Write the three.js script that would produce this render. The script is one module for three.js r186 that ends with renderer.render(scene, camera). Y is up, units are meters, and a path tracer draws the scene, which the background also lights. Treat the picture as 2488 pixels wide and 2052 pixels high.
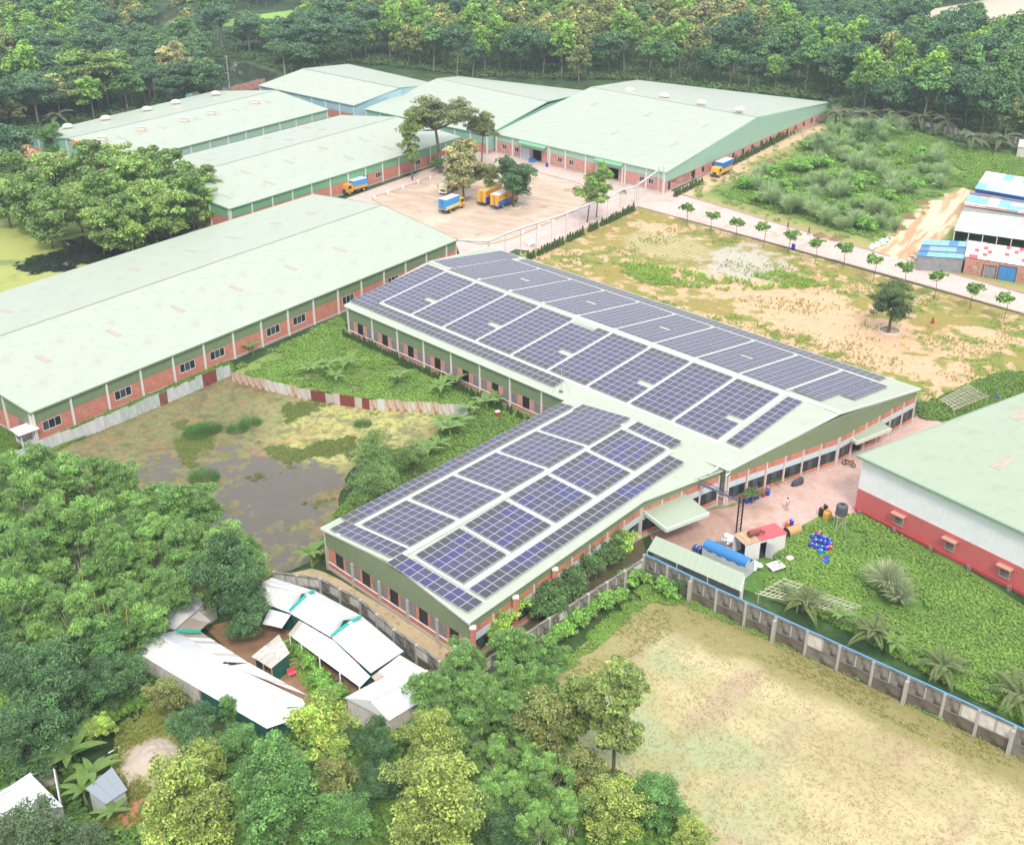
import * as THREE from 'three';
import { mergeGeometries } from 'three/addons/utils/BufferGeometryUtils.js';
import { MarchingCubes } from 'three/addons/objects/MarchingCubes.js';
import { RoundedBoxGeometry } from 'three/addons/geometries/RoundedBoxGeometry.js';

// ---------- camera, sky, sun, exposure ----------
const scene = new THREE.Scene();
const CAM_H = 75, PITCH = 27.3 * Math.PI / 180, FOCAL = 2800 / 2052;   // focal length in picture heights
const camera = new THREE.PerspectiveCamera(2 * Math.atan(0.5 / FOCAL) * 180 / Math.PI, 1024 / 844, 1, 4000);
camera.position.set(0, CAM_H, 0);
camera.rotation.set(-PITCH, 0, 0);
scene.add(camera);
const renderer = new THREE.WebGLRenderer({ antialias: true });
renderer.toneMapping = THREE.LinearToneMapping;
renderer.toneMappingExposure = 1.75;
renderer.shadowMap.enabled = true;
{ // overcast sky: bright cloud layer, a little dimmer and bluer towards the horizon
  const w = 128, h = 64, d = new Float32Array(w * h * 4);
  for (let y = 0; y < h; y++) for (let x = 0; x < w; x++) {
    const e = (y + 0.5) / h * Math.PI - Math.PI / 2, s = Math.max(0, Math.sin(e));
    const k = e > 0 ? 0.42 + 0.78 * s : 0.22, i = (y * w + x) * 4;
    d[i] = k * 0.98; d[i + 1] = k * 1.0; d[i + 2] = k * 1.045; d[i + 3] = 1;
  }
  const t = new THREE.DataTexture(d, w, h, THREE.RGBAFormat, THREE.FloatType);
  t.mapping = THREE.EquirectangularReflectionMapping; t.magFilter = THREE.LinearFilter; t.minFilter = THREE.LinearFilter; t.needsUpdate = true;
  scene.background = t; scene.environment = t;
}
const sun = new THREE.DirectionalLight(0xfff4e2, 1.5);
sun.position.set(25, 190, -20); sun.target.position.set(0, 0, -180);
sun.castShadow = true; sun.shadow.radius = 20; sun.shadow.mapSize.set(2048, 2048);
Object.assign(sun.shadow.camera, { left: -260, right: 260, top: 260, bottom: -260, near: 1, far: 900 });
scene.add(sun, sun.target);
scene.fog = new THREE.FogExp2(0xcfe4f0, 0.00026);

// ---------- helpers ----------
const V = (x, y, z) => new THREE.Vector3(x, y, z);
const C = (r, g, b) => new THREE.Color().setRGB(r, g, b);
function rng(seed) { let s = seed >>> 0; return () => { s = (s + 0x6d2b79f5) | 0; let t = Math.imul(s ^ (s >>> 15), 1 | s); t = (t + Math.imul(t ^ (t >>> 7), 61 | t)) ^ t; return ((t ^ (t >>> 14)) >>> 0) / 4294967296; }; }
const R = rng(7);
const ORD = ['first', 'second', 'third', 'fourth', 'fifth', 'sixth', 'seventh', 'eighth', 'ninth', 'tenth', 'eleventh', 'twelfth', 'thirteenth', 'fourteenth', 'fifteenth', 'sixteenth', 'seventeenth', 'eighteenth', 'nineteenth', 'twentieth'], TENS = ['', '', 'twenty', 'thirty', 'forty', 'fifty', 'sixty'];
const nth = i => i < 20 ? ORD[i] : (i + 1) % 10 ? TENS[Math.floor((i + 1) / 10)] + '-' + ORD[(i + 1) % 10 - 1] : TENS[(i + 1) / 10].replace('y', 'ieth');
const clamp = (x, a = 0, b = 1) => Math.min(b, Math.max(a, x)), lerp = (a, b, t) => a + (b - a) * t;
const sm = (a, b, x) => { const t = clamp((x - a) / (b - a)); return t * t * (3 - 2 * t); };
const mix3 = (a, b, t) => [lerp(a[0], b[0], t), lerp(a[1], b[1], t), lerp(a[2], b[2], t)];
function hash(x, y) { let n = Math.imul(x, 374761393) + Math.imul(y, 668265263) | 0; n = Math.imul(n ^ (n >>> 13), 1274126177); return ((n ^ (n >>> 16)) >>> 0) / 4294967296; }
function vnoise(x, y) {
  const xi = Math.floor(x), yi = Math.floor(y), fx = x - xi, fy = y - yi, u = fx * fx * (3 - 2 * fx), v = fy * fy * (3 - 2 * fy);
  const a = hash(xi, yi), b = hash(xi + 1, yi), c = hash(xi, yi + 1), d = hash(xi + 1, yi + 1);
  return a + (b - a) * u + (c - a) * v + (a - b - c + d) * u * v;
}
function fbm(x, y, o = 4) { let s = 0, a = 0.5, t = 0; for (let i = 0; i < o; i++) { s += a * vnoise(x, y); t += a; a *= 0.5; x = x * 2.03 + 17.3; y = y * 2.03 + 9.1; } return s / t; }
// a point of the place: where the sight line through (x, y) of the 2105-wide photograph meets the level h
function g(x, y, h = 0) {
  const k = 2488 / 2105, dx = (x * k - 1244) / 2800, dy = -(y * k - 1026) / 2800, c = Math.cos(PITCH), s = Math.sin(PITCH);
  const d = V(dx, dy * c - s, -(c + dy * s));
  return d.multiplyScalar((h - CAM_H) / d.y).add(V(0, CAM_H, 0));
}
const S = (x, y, h = 0) => g(x * 2105 / 2488, y * 2105 / 2488, h);
const used = new Map();
function numbered(n) { const k = used.get(n) ?? 0; used.set(n, k + 1); return k ? n + '_' + String(k).padStart(3, '0') : n; }
function tag(o, label, category, group, kind) { o.userData.label = label; if (category) o.userData.category = category; if (group) o.userData.group = group; if (kind) o.userData.kind = kind; return o; }
function thing(name, label, category, pos = V(0, 0, 0), turn = 0, group) {
  const o = new THREE.Group(); o.name = numbered(name); o.position.copy(pos); o.rotation.y = turn; scene.add(o);
  return tag(o, label, category, group);
}
function shade(m) { m.castShadow = true; m.receiveShadow = true; return m; }
// a part: geometry given in the parent's own axes
function part(name, geo, mat, parent, label) { const m = shade(new THREE.Mesh(Array.isArray(geo) ? merge(geo) : geo, mat)); m.name = name; parent.add(m); if (label) m.userData.label = label; return m; }
// a part whose geometry is given in world axes; parent stands unturned in the world
function wpart(name, geo, mat, parent, label) {
  geo = Array.isArray(geo) ? merge(geo) : geo;
  let p = parent, x = 0, y = 0, z = 0; while (p && p !== scene) { x += p.position.x; y += p.position.y; z += p.position.z; p = p.parent; }
  geo.translate(-x, -y, -z); return part(name, geo, mat, parent, label);
}
function merge(list) { const l = list.map(q => { let n = q.index ? q.toNonIndexed() : q.clone(); for (const a of Object.keys(n.attributes)) if (!['position', 'normal', 'uv', 'color'].includes(a)) n.deleteAttribute(a); return n; }); return l.length === 1 ? l[0] : mergeGeometries(l); }
function single(name, geo, mat, label, category, group, kind) { const m = shade(new THREE.Mesh(Array.isArray(geo) ? merge(geo) : geo, mat)); m.name = numbered(name); scene.add(m); return tag(m, label, category, group, kind); }
// recentre a world-space mesh on its own base
function based(m) { const gg = m.geometry; gg.computeBoundingBox(); const b = gg.boundingBox, c = b.getCenter(V()); gg.translate(-c.x, -b.min.y, -c.z); m.position.set(c.x, b.min.y, c.z); return m; }
function clone(root, name, pos, turn = 0, scale = 1, label, group) {
  const o = root.clone(); o.name = numbered(name); scene.add(o); o.position.copy(pos); o.rotation.y = turn;
  if (typeof scale === 'number') o.scale.setScalar(scale); else o.scale.copy(scale);
  o.userData = { ...root.userData }; if (label) o.userData.label = label; if (group) o.userData.group = group; return o;
}
const box = (w, h, d, x = 0, y = 0, z = 0) => new THREE.BoxGeometry(w, h, d).translate(x, y, z);
const rbox = (w, h, d, r, x = 0, y = 0, z = 0) => new RoundedBoxGeometry(w, h, d, 2, r).translate(x, y, z);
const cyl = (r0, r1, h, n = 10, x = 0, y = 0, z = 0) => new THREE.CylinderGeometry(r1, r0, h, n).translate(x, y + h / 2, z);
// round bar between two points
function bar(a, b, r0, r1 = r0, n = 6) {
  const d = b.clone().sub(a), l = d.length(), q = new THREE.CylinderGeometry(r1, r0, l, n, 1).translate(0, l / 2, 0);
  q.applyQuaternion(new THREE.Quaternion().setFromUnitVectors(V(0, 1, 0), d.normalize())); return q.translate(a.x, a.y, a.z);
}
// square bar between two points, w wide and t tall
function beam(a, b, w, t = w) {
  const d = b.clone().sub(a), l = d.length(), z = d.clone().normalize(), x = V(0, 1, 0).cross(z); if (x.length() < 1e-3) x.set(1, 0, 0); x.normalize(); const y = z.clone().cross(x);
  const m = new THREE.Matrix4().makeBasis(x, y, z).setPosition(a.clone().add(b).multiplyScalar(0.5));
  return new THREE.BoxGeometry(w, t, l).applyMatrix4(m);
}
// slab with four top corners (any quad) and a thickness straight down; uv in metres, u along p0-p1
function slab(p, th, uvScale = 1) {
  const u = p[1].clone().sub(p[0]).normalize(), n = u.clone().cross(p[3].clone().sub(p[0])).normalize(), v = n.clone().cross(u);
  const pos = [], uv = [], idx = [], q = p.map(a => a.clone().add(V(0, -th, 0)));
  const up = n.y > 0;
  const face = (a, b, c, d) => { const o = pos.length / 3; for (const k of [a, b, c, d]) { pos.push(k.x, k.y, k.z); const r = k.clone().sub(p[0]); uv.push(r.dot(u) * uvScale, r.dot(v) * uvScale + (r.y < -1e9 ? 1 : 0)); } idx.push(o, o + 1, o + 2, o, o + 2, o + 3); };
  const [a, b, c, d] = p, [e, f, gg, h] = q;
  if (up) { face(a, b, c, d); face(h, gg, f, e); face(e, f, b, a); face(f, gg, c, b); face(gg, h, d, c); face(h, e, a, d); }
  else { face(d, c, b, a); face(e, f, gg, h); face(a, b, f, e); face(b, c, gg, f); face(c, d, h, gg); face(d, a, e, h); }
  const ge = new THREE.BufferGeometry(); ge.setAttribute('position', new THREE.Float32BufferAttribute(pos, 3)); ge.setAttribute('uv', new THREE.Float32BufferAttribute(uv, 2)); ge.setIndex(idx); const r = ge.toNonIndexed(); r.computeVertexNormals(); return r;
}
// flat ground sheet from world points at level y, edge roughened; uv runs 0-1 over its bounding box
function sheet(pts, y, rough = 0, seed = 1) {
  const r = rng(seed), out = [];
  for (let i = 0; i < pts.length; i++) { const a = pts[i], b = pts[(i + 1) % pts.length], n = rough ? Math.max(1, Math.round(a.distanceTo(b) / 1.6)) : 1;
    for (let k = 0; k < n; k++) { const t = k / n; out.push(new THREE.Vector2(lerp(a.x, b.x, t) + (k ? (r() - 0.5) * rough : 0), -lerp(a.z, b.z, t) + (k ? (r() - 0.5) * rough : 0))); } }
  const ge = new THREE.ShapeGeometry(new THREE.Shape(out)); ge.computeBoundingBox(); const b = ge.boundingBox.clone(), p = ge.attributes.position, uv = ge.attributes.uv;
  for (let i = 0; i < p.count; i++) uv.setXY(i, (p.getX(i) - b.min.x) / (b.max.x - b.min.x), (p.getY(i) - b.min.y) / (b.max.y - b.min.y));
  ge.rotateX(-Math.PI / 2).translate(0, y, 0);
  ge.userData = { x0: b.min.x, z0: -b.min.y, w: b.max.x - b.min.x, h: b.max.y - b.min.y }; return ge;
}
const toS = v => Math.round(255 * (v <= 0.0031308 ? 12.92 * clamp(v) : 1.055 * Math.pow(clamp(v), 1 / 2.4) - 0.055));
// colour texture from linear colours, fn(u, v) -> [r, g, b]
function tex(w, h, fn, repeat, linear) {
  const d = new Uint8Array(w * h * 4);
  for (let y = 0; y < h; y++) for (let x = 0; x < w; x++) { const c = fn((x + 0.5) / w, (y + 0.5) / h), i = (y * w + x) * 4; for (let k = 0; k < 3; k++) d[i + k] = linear ? Math.round(255 * clamp(c[k])) : toS(c[k]); d[i + 3] = 255; }
  const t = new THREE.DataTexture(d, w, h); t.magFilter = THREE.LinearFilter; t.minFilter = THREE.LinearMipmapLinearFilter; t.generateMipmaps = true; t.wrapS = t.wrapT = repeat ? THREE.RepeatWrapping : THREE.ClampToEdgeWrapping;
  if (!linear) t.colorSpace = THREE.SRGBColorSpace; t.needsUpdate = true; return t;
}
const grey = (w, h, fn, repeat) => tex(w, h, (u, v) => { const k = fn(u, v); return [k, k, k]; }, repeat, true);
// noise that repeats over 0-1 with n cells
function tnoise(u, v, n, seed = 0) { const x = u * n, y = v * n, xi = Math.floor(x), yi = Math.floor(y), fx = x - xi, fy = y - yi, a = fx * fx * (3 - 2 * fx), b = fy * fy * (3 - 2 * fy), m = k => ((k % n) + n) % n;
  const h00 = hash(m(xi) + seed * 91, m(yi)), h10 = hash(m(xi + 1) + seed * 91, m(yi)), h01 = hash(m(xi) + seed * 91, m(yi + 1)), h11 = hash(m(xi + 1) + seed * 91, m(yi + 1));
  return h00 + (h10 - h00) * a + (h01 - h00) * b + (h00 - h10 - h01 + h11) * a * b; }
const tfbm = (u, v, n, o = 4, s = 0) => { let r = 0, a = 0.5, t = 0; for (let i = 0; i < o; i++) { r += a * tnoise(u, v, n << i, s + i); t += a; a *= 0.5; } return r / t; };
const mat = (color, rough = 0.8, more = {}) => new THREE.MeshStandardMaterial({ color, roughness: rough, ...more });
function withRep(t, sx, sy = sx) { const c = t.clone(); c.repeat.set(sx, sy); c.needsUpdate = true; return c; }
// ---------- materials ----------
const M = {};
{ // corrugated roof sheeting, 8 m tile: ribs, faint sheet joints, weather streaks
  const roofTone = (a, b, st) => withRep(tex(512, 512, (u, v) => {
    const n = tfbm(u, v, 5, 5, 3), s = tnoise(u, 0, 96, 7) * 0.5 + tnoise(u, v * 0.25, 64, 9) * 0.5, j = Math.abs(((v * 2) % 1) - 0.5) > 0.493 ? 0.93 : 1;
    const k = (0.93 + 0.09 * n + 0.035 * (s - 0.5)) * j, t = sm(0.55, 0.85, tfbm(u, v, 9, 4, 21)) * st;
    const c = mix3(a, b, t); return [c[0] * k, c[1] * k, c[2] * k];
  }, true), 1 / 9);
  const ribs = withRep(grey(256, 8, (u) => { const p = (u * 24) % 1; return p < 0.18 ? 1 : p < 0.28 ? 1 - (p - 0.18) * 8 : p > 0.92 ? (p - 0.92) * 12 : 0.1; }, true), 1 / 6);
  const roof = (a, b, st, r = 0.42) => mat(0xffffff, r, { map: roofTone(a, b, st), bumpMap: ribs, bumpScale: 0.03 });
  M.roof = roof([0.42, 0.478, 0.40], [0.365, 0.40, 0.335], 0.6);
  M.roofNear = roof([0.43, 0.48, 0.398], [0.38, 0.42, 0.345], 0.5);
  M.roofI = roof([0.36, 0.425, 0.325], [0.32, 0.37, 0.285], 0.6);
  M.tin = roof([0.80, 0.81, 0.84], [0.62, 0.63, 0.66], 0.35, 0.35);
  M.tinDull = roof([0.62, 0.62, 0.63], [0.40, 0.37, 0.36], 0.7, 0.55);
  M.tinGrey = roof([0.48, 0.48, 0.49], [0.34, 0.33, 0.33], 0.6, 0.6); M.tinRust = roof([0.52, 0.47, 0.45], [0.34, 0.22, 0.18], 0.8, 0.7);
  const clad = (c) => mat(0xffffff, 0.5, { map: withRep(tex(256, 256, (u, v) => { const k = 0.92 + 0.1 * tfbm(u, v, 6, 4, 5) + 0.05 * (tnoise(u, v * 0.2, 48, 4) - 0.5); return [c[0] * k, c[1] * k, c[2] * k]; }, true), 1 / 6), bumpMap: ribs, bumpScale: 0.03 });
  M.cladOlive = clad([0.205, 0.285, 0.165]); M.cladOlive2 = clad([0.215, 0.275, 0.16]); M.cladGreen = clad([0.19, 0.44, 0.25]); M.cladMint = clad([0.36, 0.56, 0.46]); M.cladSea = clad([0.28, 0.52, 0.44]); M.cladBlue = clad([0.36, 0.56, 0.66]);
  M.cladWhite = clad([0.88, 0.92, 0.96]); M.cladRed = clad([0.62, 0.145, 0.15]); M.fascia = mat(C(0.36, 0.47, 0.35), 0.5); M.trim = mat(C(0.62, 0.70, 0.62), 0.5);
  M.sheetBlue = clad([0.05, 0.25, 0.62]); M.wallBlue = clad([0.02, 0.12, 0.55]);
}
const brickTex = (a, b, mortar, st) => withRep(tex(512, 512, (u, v) => {
  const row = Math.floor(v * 40), x = u * 12 + (row % 2) * 0.5, fx = x - Math.floor(x), fy = v * 40 - row, h = hash(((Math.floor(x) % 12) + 12) % 12, row + 77);
  let c = mix3(a, b, h); if (fx < 0.05 || fy < 0.14) c = mix3(c, mortar, 0.75);
  const s = sm(0.5, 0.8, tfbm(u, v, 6, 4, 2)) * st; c = mix3(c, [0.16, 0.11, 0.10], s * 0.55); c = mix3(c, [0.62, 0.5, 0.44], sm(0.6, 0.85, tfbm(u, v, 7, 4, 12)) * st * 0.6); return c;
}, true), 1 / 3);
M.brick = mat(0xffffff, 0.9, { map: brickTex([0.50, 0.15, 0.105], [0.60, 0.23, 0.17], [0.55, 0.33, 0.28], 0.35) });
M.brickPink = mat(0xffffff, 0.9, { map: brickTex([0.50, 0.20, 0.165], [0.60, 0.29, 0.25], [0.6, 0.42, 0.38], 0.45) });
M.brickWorn = mat(0xffffff, 0.9, { map: brickTex([0.50, 0.12, 0.06], [0.58, 0.24, 0.15], [0.70, 0.5, 0.42], 1.0) });
M.brickOld = mat(0xffffff, 0.95, { map: brickTex([0.40, 0.16, 0.12], [0.55, 0.30, 0.24], [0.45, 0.38, 0.34], 0.9) });
const conTex = (c, st, dark = [0.05, 0.045, 0.04]) => withRep(tex(512, 512, (u, v) => {
  const n = tfbm(u, v, 5, 5, 8), k = 0.85 + 0.3 * n; let q = [c[0] * k, c[1] * k, c[2] * k];
  const drip = sm(0.45, 0.8, tnoise(u, v * 0.3, 28, 6) * 0.55 + tfbm(u, v, 6, 4, 31) * 0.5 + 0.1 * (v - 0.5)); return mix3(q, dark, drip * st);
}, true), 1 / 5);
M.concrete = mat(0xffffff, 0.9, { map: conTex([0.46, 0.44, 0.42], 0.25) });
M.concreteOld = mat(0xffffff, 0.95, { map: conTex([0.25, 0.225, 0.205], 0.92) });
M.concreteMoss = mat(0xffffff, 0.95, { map: conTex([0.17, 0.14, 0.105], 0.85, [0.045, 0.04, 0.025]) });
M.plaster = mat(0xffffff, 0.9, { map: conTex([0.66, 0.62, 0.59], 0.22) });
M.block = mat(0xffffff, 0.95, { map: conTex([0.27, 0.28, 0.30], 0.3) });
M.post = mat(C(0.70, 0.70, 0.68), 0.7);
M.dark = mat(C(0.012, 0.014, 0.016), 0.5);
M.glass = mat(C(0.018, 0.028, 0.034), 0.12);
M.glassHaze = mat(C(0.05, 0.075, 0.09), 0.3);
M.shutter = mat(0xffffff, 0.7, { map: conTex([0.22, 0.225, 0.24], 0.2) });
M.alu = mat(C(0.55, 0.56, 0.58), 0.4, { metalness: 0.5 });
M.frameWhite = mat(C(0.72, 0.72, 0.75), 0.45);
M.white = mat(C(0.80, 0.80, 0.80), 0.55);
M.paleBlue = mat(C(0.52, 0.64, 0.71), 0.55);
M.black = mat(C(0.015, 0.015, 0.016), 0.5);
M.rubber = mat(C(0.02, 0.02, 0.022), 0.9);
M.steel = mat(C(0.30, 0.30, 0.32), 0.5, { metalness: 0.4 });
M.steelDark = mat(C(0.05, 0.05, 0.055), 0.6);
M.rust = mat(0xffffff, 0.9, { map: conTex([0.24, 0.085, 0.06], 0.5) });
M.galv = mat(0xffffff, 0.5, { map: conTex([0.56, 0.58, 0.62], 0.3, [0.3, 0.3, 0.32]) });
M.galvGreen = mat(0xffffff, 0.55, { map: conTex([0.47, 0.53, 0.53], 0.35, [0.25, 0.3, 0.26]) });
M.rustSheet = mat(0xffffff, 0.85, { map: conTex([0.58, 0.45, 0.36], 0.85, [0.26, 0.09, 0.05]) });
M.rustSheet2 = mat(0xffffff, 0.85, { map: conTex([0.62, 0.58, 0.55], 0.55, [0.30, 0.14, 0.08]) });
M.maroon = mat(0xffffff, 0.8, { map: conTex([0.24, 0.05, 0.05], 0.5) });
M.wood = mat(0xffffff, 0.85, { map: conTex([0.55, 0.36, 0.22], 0.35, [0.25, 0.13, 0.07]) });
M.woodPale = mat(C(0.62, 0.42, 0.25), 0.85);
M.bamboo = mat(C(0.60, 0.56, 0.46), 0.8);
M.bambooGold = mat(C(0.58, 0.36, 0.10), 0.7);
M.skylight = mat(0xffffff, 0.5, { map: conTex([0.43, 0.38, 0.32], 0.35, [0.30, 0.23, 0.18]) });
M.red = mat(C(0.55, 0.045, 0.05), 0.5); M.redRoof = mat(0xffffff, 0.6, { map: conTex([0.58, 0.10, 0.12], 0.22, [0.36, 0.06, 0.06]) });
M.blue = mat(C(0.02, 0.06, 0.42), 0.45); M.blueLight = mat(C(0.03, 0.22, 0.62), 0.55); M.teal = mat(C(0.02, 0.42, 0.36), 0.6); M.tealDark = mat(C(0.012, 0.11, 0.09), 0.8);
M.yellow = mat(C(0.66, 0.36, 0.035), 0.5); M.orange = mat(C(0.62, 0.20, 0.05), 0.6);
M.trunk = mat(0xffffff, 0.95, { map: conTex([0.20, 0.16, 0.12], 0.6) }); M.trunkPale = mat(0xffffff, 0.95, { map: conTex([0.30, 0.265, 0.22], 0.6) });
M.foliage = new THREE.MeshStandardMaterial({ color: 0xffffff, roughness: 0.6, vertexColors: true, side: THREE.DoubleSide });
M.leafTrans = new THREE.MeshPhysicalMaterial({ color: 0xffffff, roughness: 0.9, vertexColors: true, side: THREE.DoubleSide, transmission: 0.35, thickness: 0 });

// ---------- ground ----------
const noiseGrass = (x, z, a, b, c) => { const n = fbm(x * 0.12, z * 0.12, 4), m = fbm(x * 0.9 + 50, z * 0.9, 3), f = fbm(x * 4, z * 4 + 30, 2); let q = mix3(a, b, sm(0.35, 0.65, n * 0.6 + m * 0.4)); return mix3(q, c, sm(0.5, 0.75, f) * 0.5); };
// lay a sheet whose colours come from fn(x, z, dx) in world metres
function ground(name, pts, y, w, h, fn, o = {}) {
  const ge = sheet(pts, y, o.rough ?? 0, o.seed ?? 3), b = ge.userData, wx = u => b.x0 + u * b.w, wz = v => b.z0 - v * b.h;
  const m = mat(0xffffff, o.r ?? 0.95, { map: tex(w, h, (u, v) => fn(wx(u), wz(v))) });
  if (o.rmap) m.roughnessMap = grey(512, 512, (u, v) => o.rmap(wx(u), wz(v)));
  if (o.bump) { m.bumpMap = grey(o.bs ?? 1024, o.bs ?? 1024, (u, v) => o.bump(wx(u), wz(v))); m.bumpScale = o.bh ?? 0.15; }
  return single(name, ge, m, o.label, o.cat, null, 'structure');
}
const poly = (...l) => l.map(([x, y]) => g(x, y, 0));
{ // soil and undergrowth out to the horizon
  const t = tex(1024, 1024, (u, v) => { const n = tfbm(u, v, 6, 5, 3), m = tfbm(u, v, 40, 4, 5), f = tnoise(u, v, 300, 2); let c = mix3([0.020, 0.050, 0.012], [0.05, 0.105, 0.026], sm(0.35, 0.65, n * 0.4 + m * 0.6)); c = mix3(c, [0.12, 0.095, 0.05], sm(0.58, 0.72, n * 0.5 + m * 0.5) * 0.5); const k = 0.75 + 0.5 * f; return [c[0] * k, c[1] * k, c[2] * k]; }, true);
  t.repeat.set(28, 28); const ge = new THREE.PlaneGeometry(3400, 3400).rotateX(-Math.PI / 2).translate(0, -0.05, -1000);
  single('ground', ge, mat(0xffffff, 1, { map: t }), 'dark green undergrowth and soil beneath the trees', null, null, 'structure');
}
const field = [g(1120, 1395), g(1215, 1310), g(1335, 1222), g(1425, 1240), g(1640, 1330), g(2110, 1556), g(2400, 1700), g(2400, 1900), g(1000, 1900), g(1000, 1640)];
{ const e0 = g(1425, 1250), e1 = g(2105, 1560), ed = e1.clone().sub(e0).normalize(), nx = -ed.z, nz = ed.x;
  const f0 = g(1130, 1390), f1 = g(1330, 1230), fd = f1.clone().sub(f0).normalize();
  const c0 = g(1780, 1560), c1 = g(1400, 1580), c2 = g(1260, 1400);
  const dirt = (x, z) => {
    const dw = Math.abs((x - e0.x) * nx + (z - e0.z) * nz), dl = Math.abs((x - f0.x) * -fd.z + (z - f0.z) * fd.x);
    const al = (x * ed.x + z * ed.z), ac = (x * nx + z * nz), streak = fbm(al * 0.10 + 3, ac * 0.35, 4), str2 = fbm(al * 0.3, ac * 0.08 + 9, 4), n = fbm(x * 0.25, z * 0.25, 4), f = fbm(x * 3.1, z * 3.1, 3), sp = hash(Math.floor(x * 5.2), Math.floor(z * 5.2));
    let c = mix3([0.51, 0.435, 0.255], [0.43, 0.375, 0.205], sm(0.35, 0.68, streak)); c = mix3(c, [0.40, 0.31, 0.215], sm(0.48, 0.68, str2) * 0.8);
    const gr = Math.exp(-((x - c1.x) ** 2 + (z - c1.z) ** 2) / 110) * 0.95 + Math.exp(-((x - c2.x) ** 2 + (z - c2.z) ** 2) / 60) * 0.8;
    c = mix3(c, [0.31, 0.36, 0.15], sm(0.46, 0.9, n * 0.75 + gr * 0.4) * 0.85); c = mix3(c, [0.37, 0.43, 0.28], clamp(gr * sm(0.45, 0.6, n)) * 0.55);
    c = mix3(c, [0.36, 0.28, 0.14], Math.exp(-((x - c0.x) ** 2 + (z - c0.z) ** 2) / 50) * 0.5);
    const edge = sm(6.4 + (n - 0.5) * 5, 3.4 + (n - 0.5) * 4, dw); c = mix3(c, mix3([0.30, 0.25, 0.095], [0.20, 0.21, 0.07], f), edge * 0.9);
    c = mix3(c, mix3([0.30, 0.26, 0.10], [0.22, 0.24, 0.075], f), sm(7, 1.5, dl + (n - 0.5) * 4) * 0.75);
    c = mix3(c, [0.24, 0.19, 0.09], (sm(0.52, 0.7, f) * 0.35 + (sp > 0.85 ? 0.3 : 0)) * (1 - edge * 0.6)); return c;
  };
  ground('field', field, 0.012, 1400, 1400, dirt, { label: 'mown straw coloured field inside the old wall' });
}
// grass lot with sandy patches beside the solar hall
{ const P = poly([1068, 524], [1308, 424], [2105, 648], [2300, 700], [2300, 860], [1960, 900], [1880, 880], [1720, 780], [1075, 528]);
  const sands = [[1600, 610, 20, 9], [1700, 660, 22, 9], [1480, 590, 14, 6], [1850, 745, 17, 4.5], [1560, 570, 10, 5], [2040, 690, 6, 3], [1350, 470, 6, 4]].map(([x, y, a, b]) => [g(x, y), a, b]);
  const gravel = g(1530, 540), patch = g(1370, 505), far = g(1270, 400);
  ground('grass_lot', P, 0.012, 1600, 1400, (x, z) => {
    const n = fbm(x * 0.11 + 4, z * 0.11, 5), m = fbm(x * 0.55, z * 0.55, 4), f = fbm(x * 2.6, z * 2.6, 3), sp = hash(Math.floor(x * 3.1), Math.floor(z * 3.1));
    let c = mix3([0.29, 0.235, 0.065], [0.175, 0.225, 0.04], sm(0.35, 0.62, n)); c = mix3(c, [0.38, 0.26, 0.11], sm(0.47, 0.68, m) * 0.7); c = mix3(c, [0.13, 0.20, 0.03], sm(0.55, 0.75, f) * 0.5);
    let s = 0; for (const [p, a, b] of sands) { const dx = x - p.x, dz = z - p.z, u = (dx * 0.72 + dz * 0.69), w = (-dx * 0.69 + dz * 0.72); s = Math.max(s, 1.15 - Math.sqrt((u / a) ** 2 + (w / b) ** 2)); }
    const sd = sm(-0.06, 0.36, s + (m - 0.5) * 1.5 + (n - 0.5) * 0.7); c = mix3(c, mix3([0.66, 0.44, 0.295], [0.55, 0.345, 0.21], f), sd * (sp > 0.88 ? 0.55 : 0.95));
    const gd = Math.exp(-((x - gravel.x) ** 2 / 90 + (z - gravel.z) ** 2 / 130)); c = mix3(c, mix3([0.52, 0.47, 0.40], [0.36, 0.34, 0.28], f), sm(0.3, 0.75, gd + (m - 0.5) * 0.9));
    const pd = Math.exp(-(((x - patch.x) * 0.75 - (z - patch.z) * 0.66) ** 2 / 60 + ((x - patch.x) * 0.66 + (z - patch.z) * 0.75) ** 2 / 130)), row = Math.sin(((x - patch.x) * 0.66 + (z - patch.z) * 0.75) * 6.6), col = Math.sin(((x - patch.x) * 0.75 - (z - patch.z) * 0.66) * 4.2);
    c = mix3(c, row + col * 0.5 > 0.15 ? [0.56, 0.45, 0.30] : [0.27, 0.27, 0.09], sm(0.35, 0.6, pd) * 0.8); return c;
  }, { label: 'grass lot with bare sandy patches beside the solar hall' });
}
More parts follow.
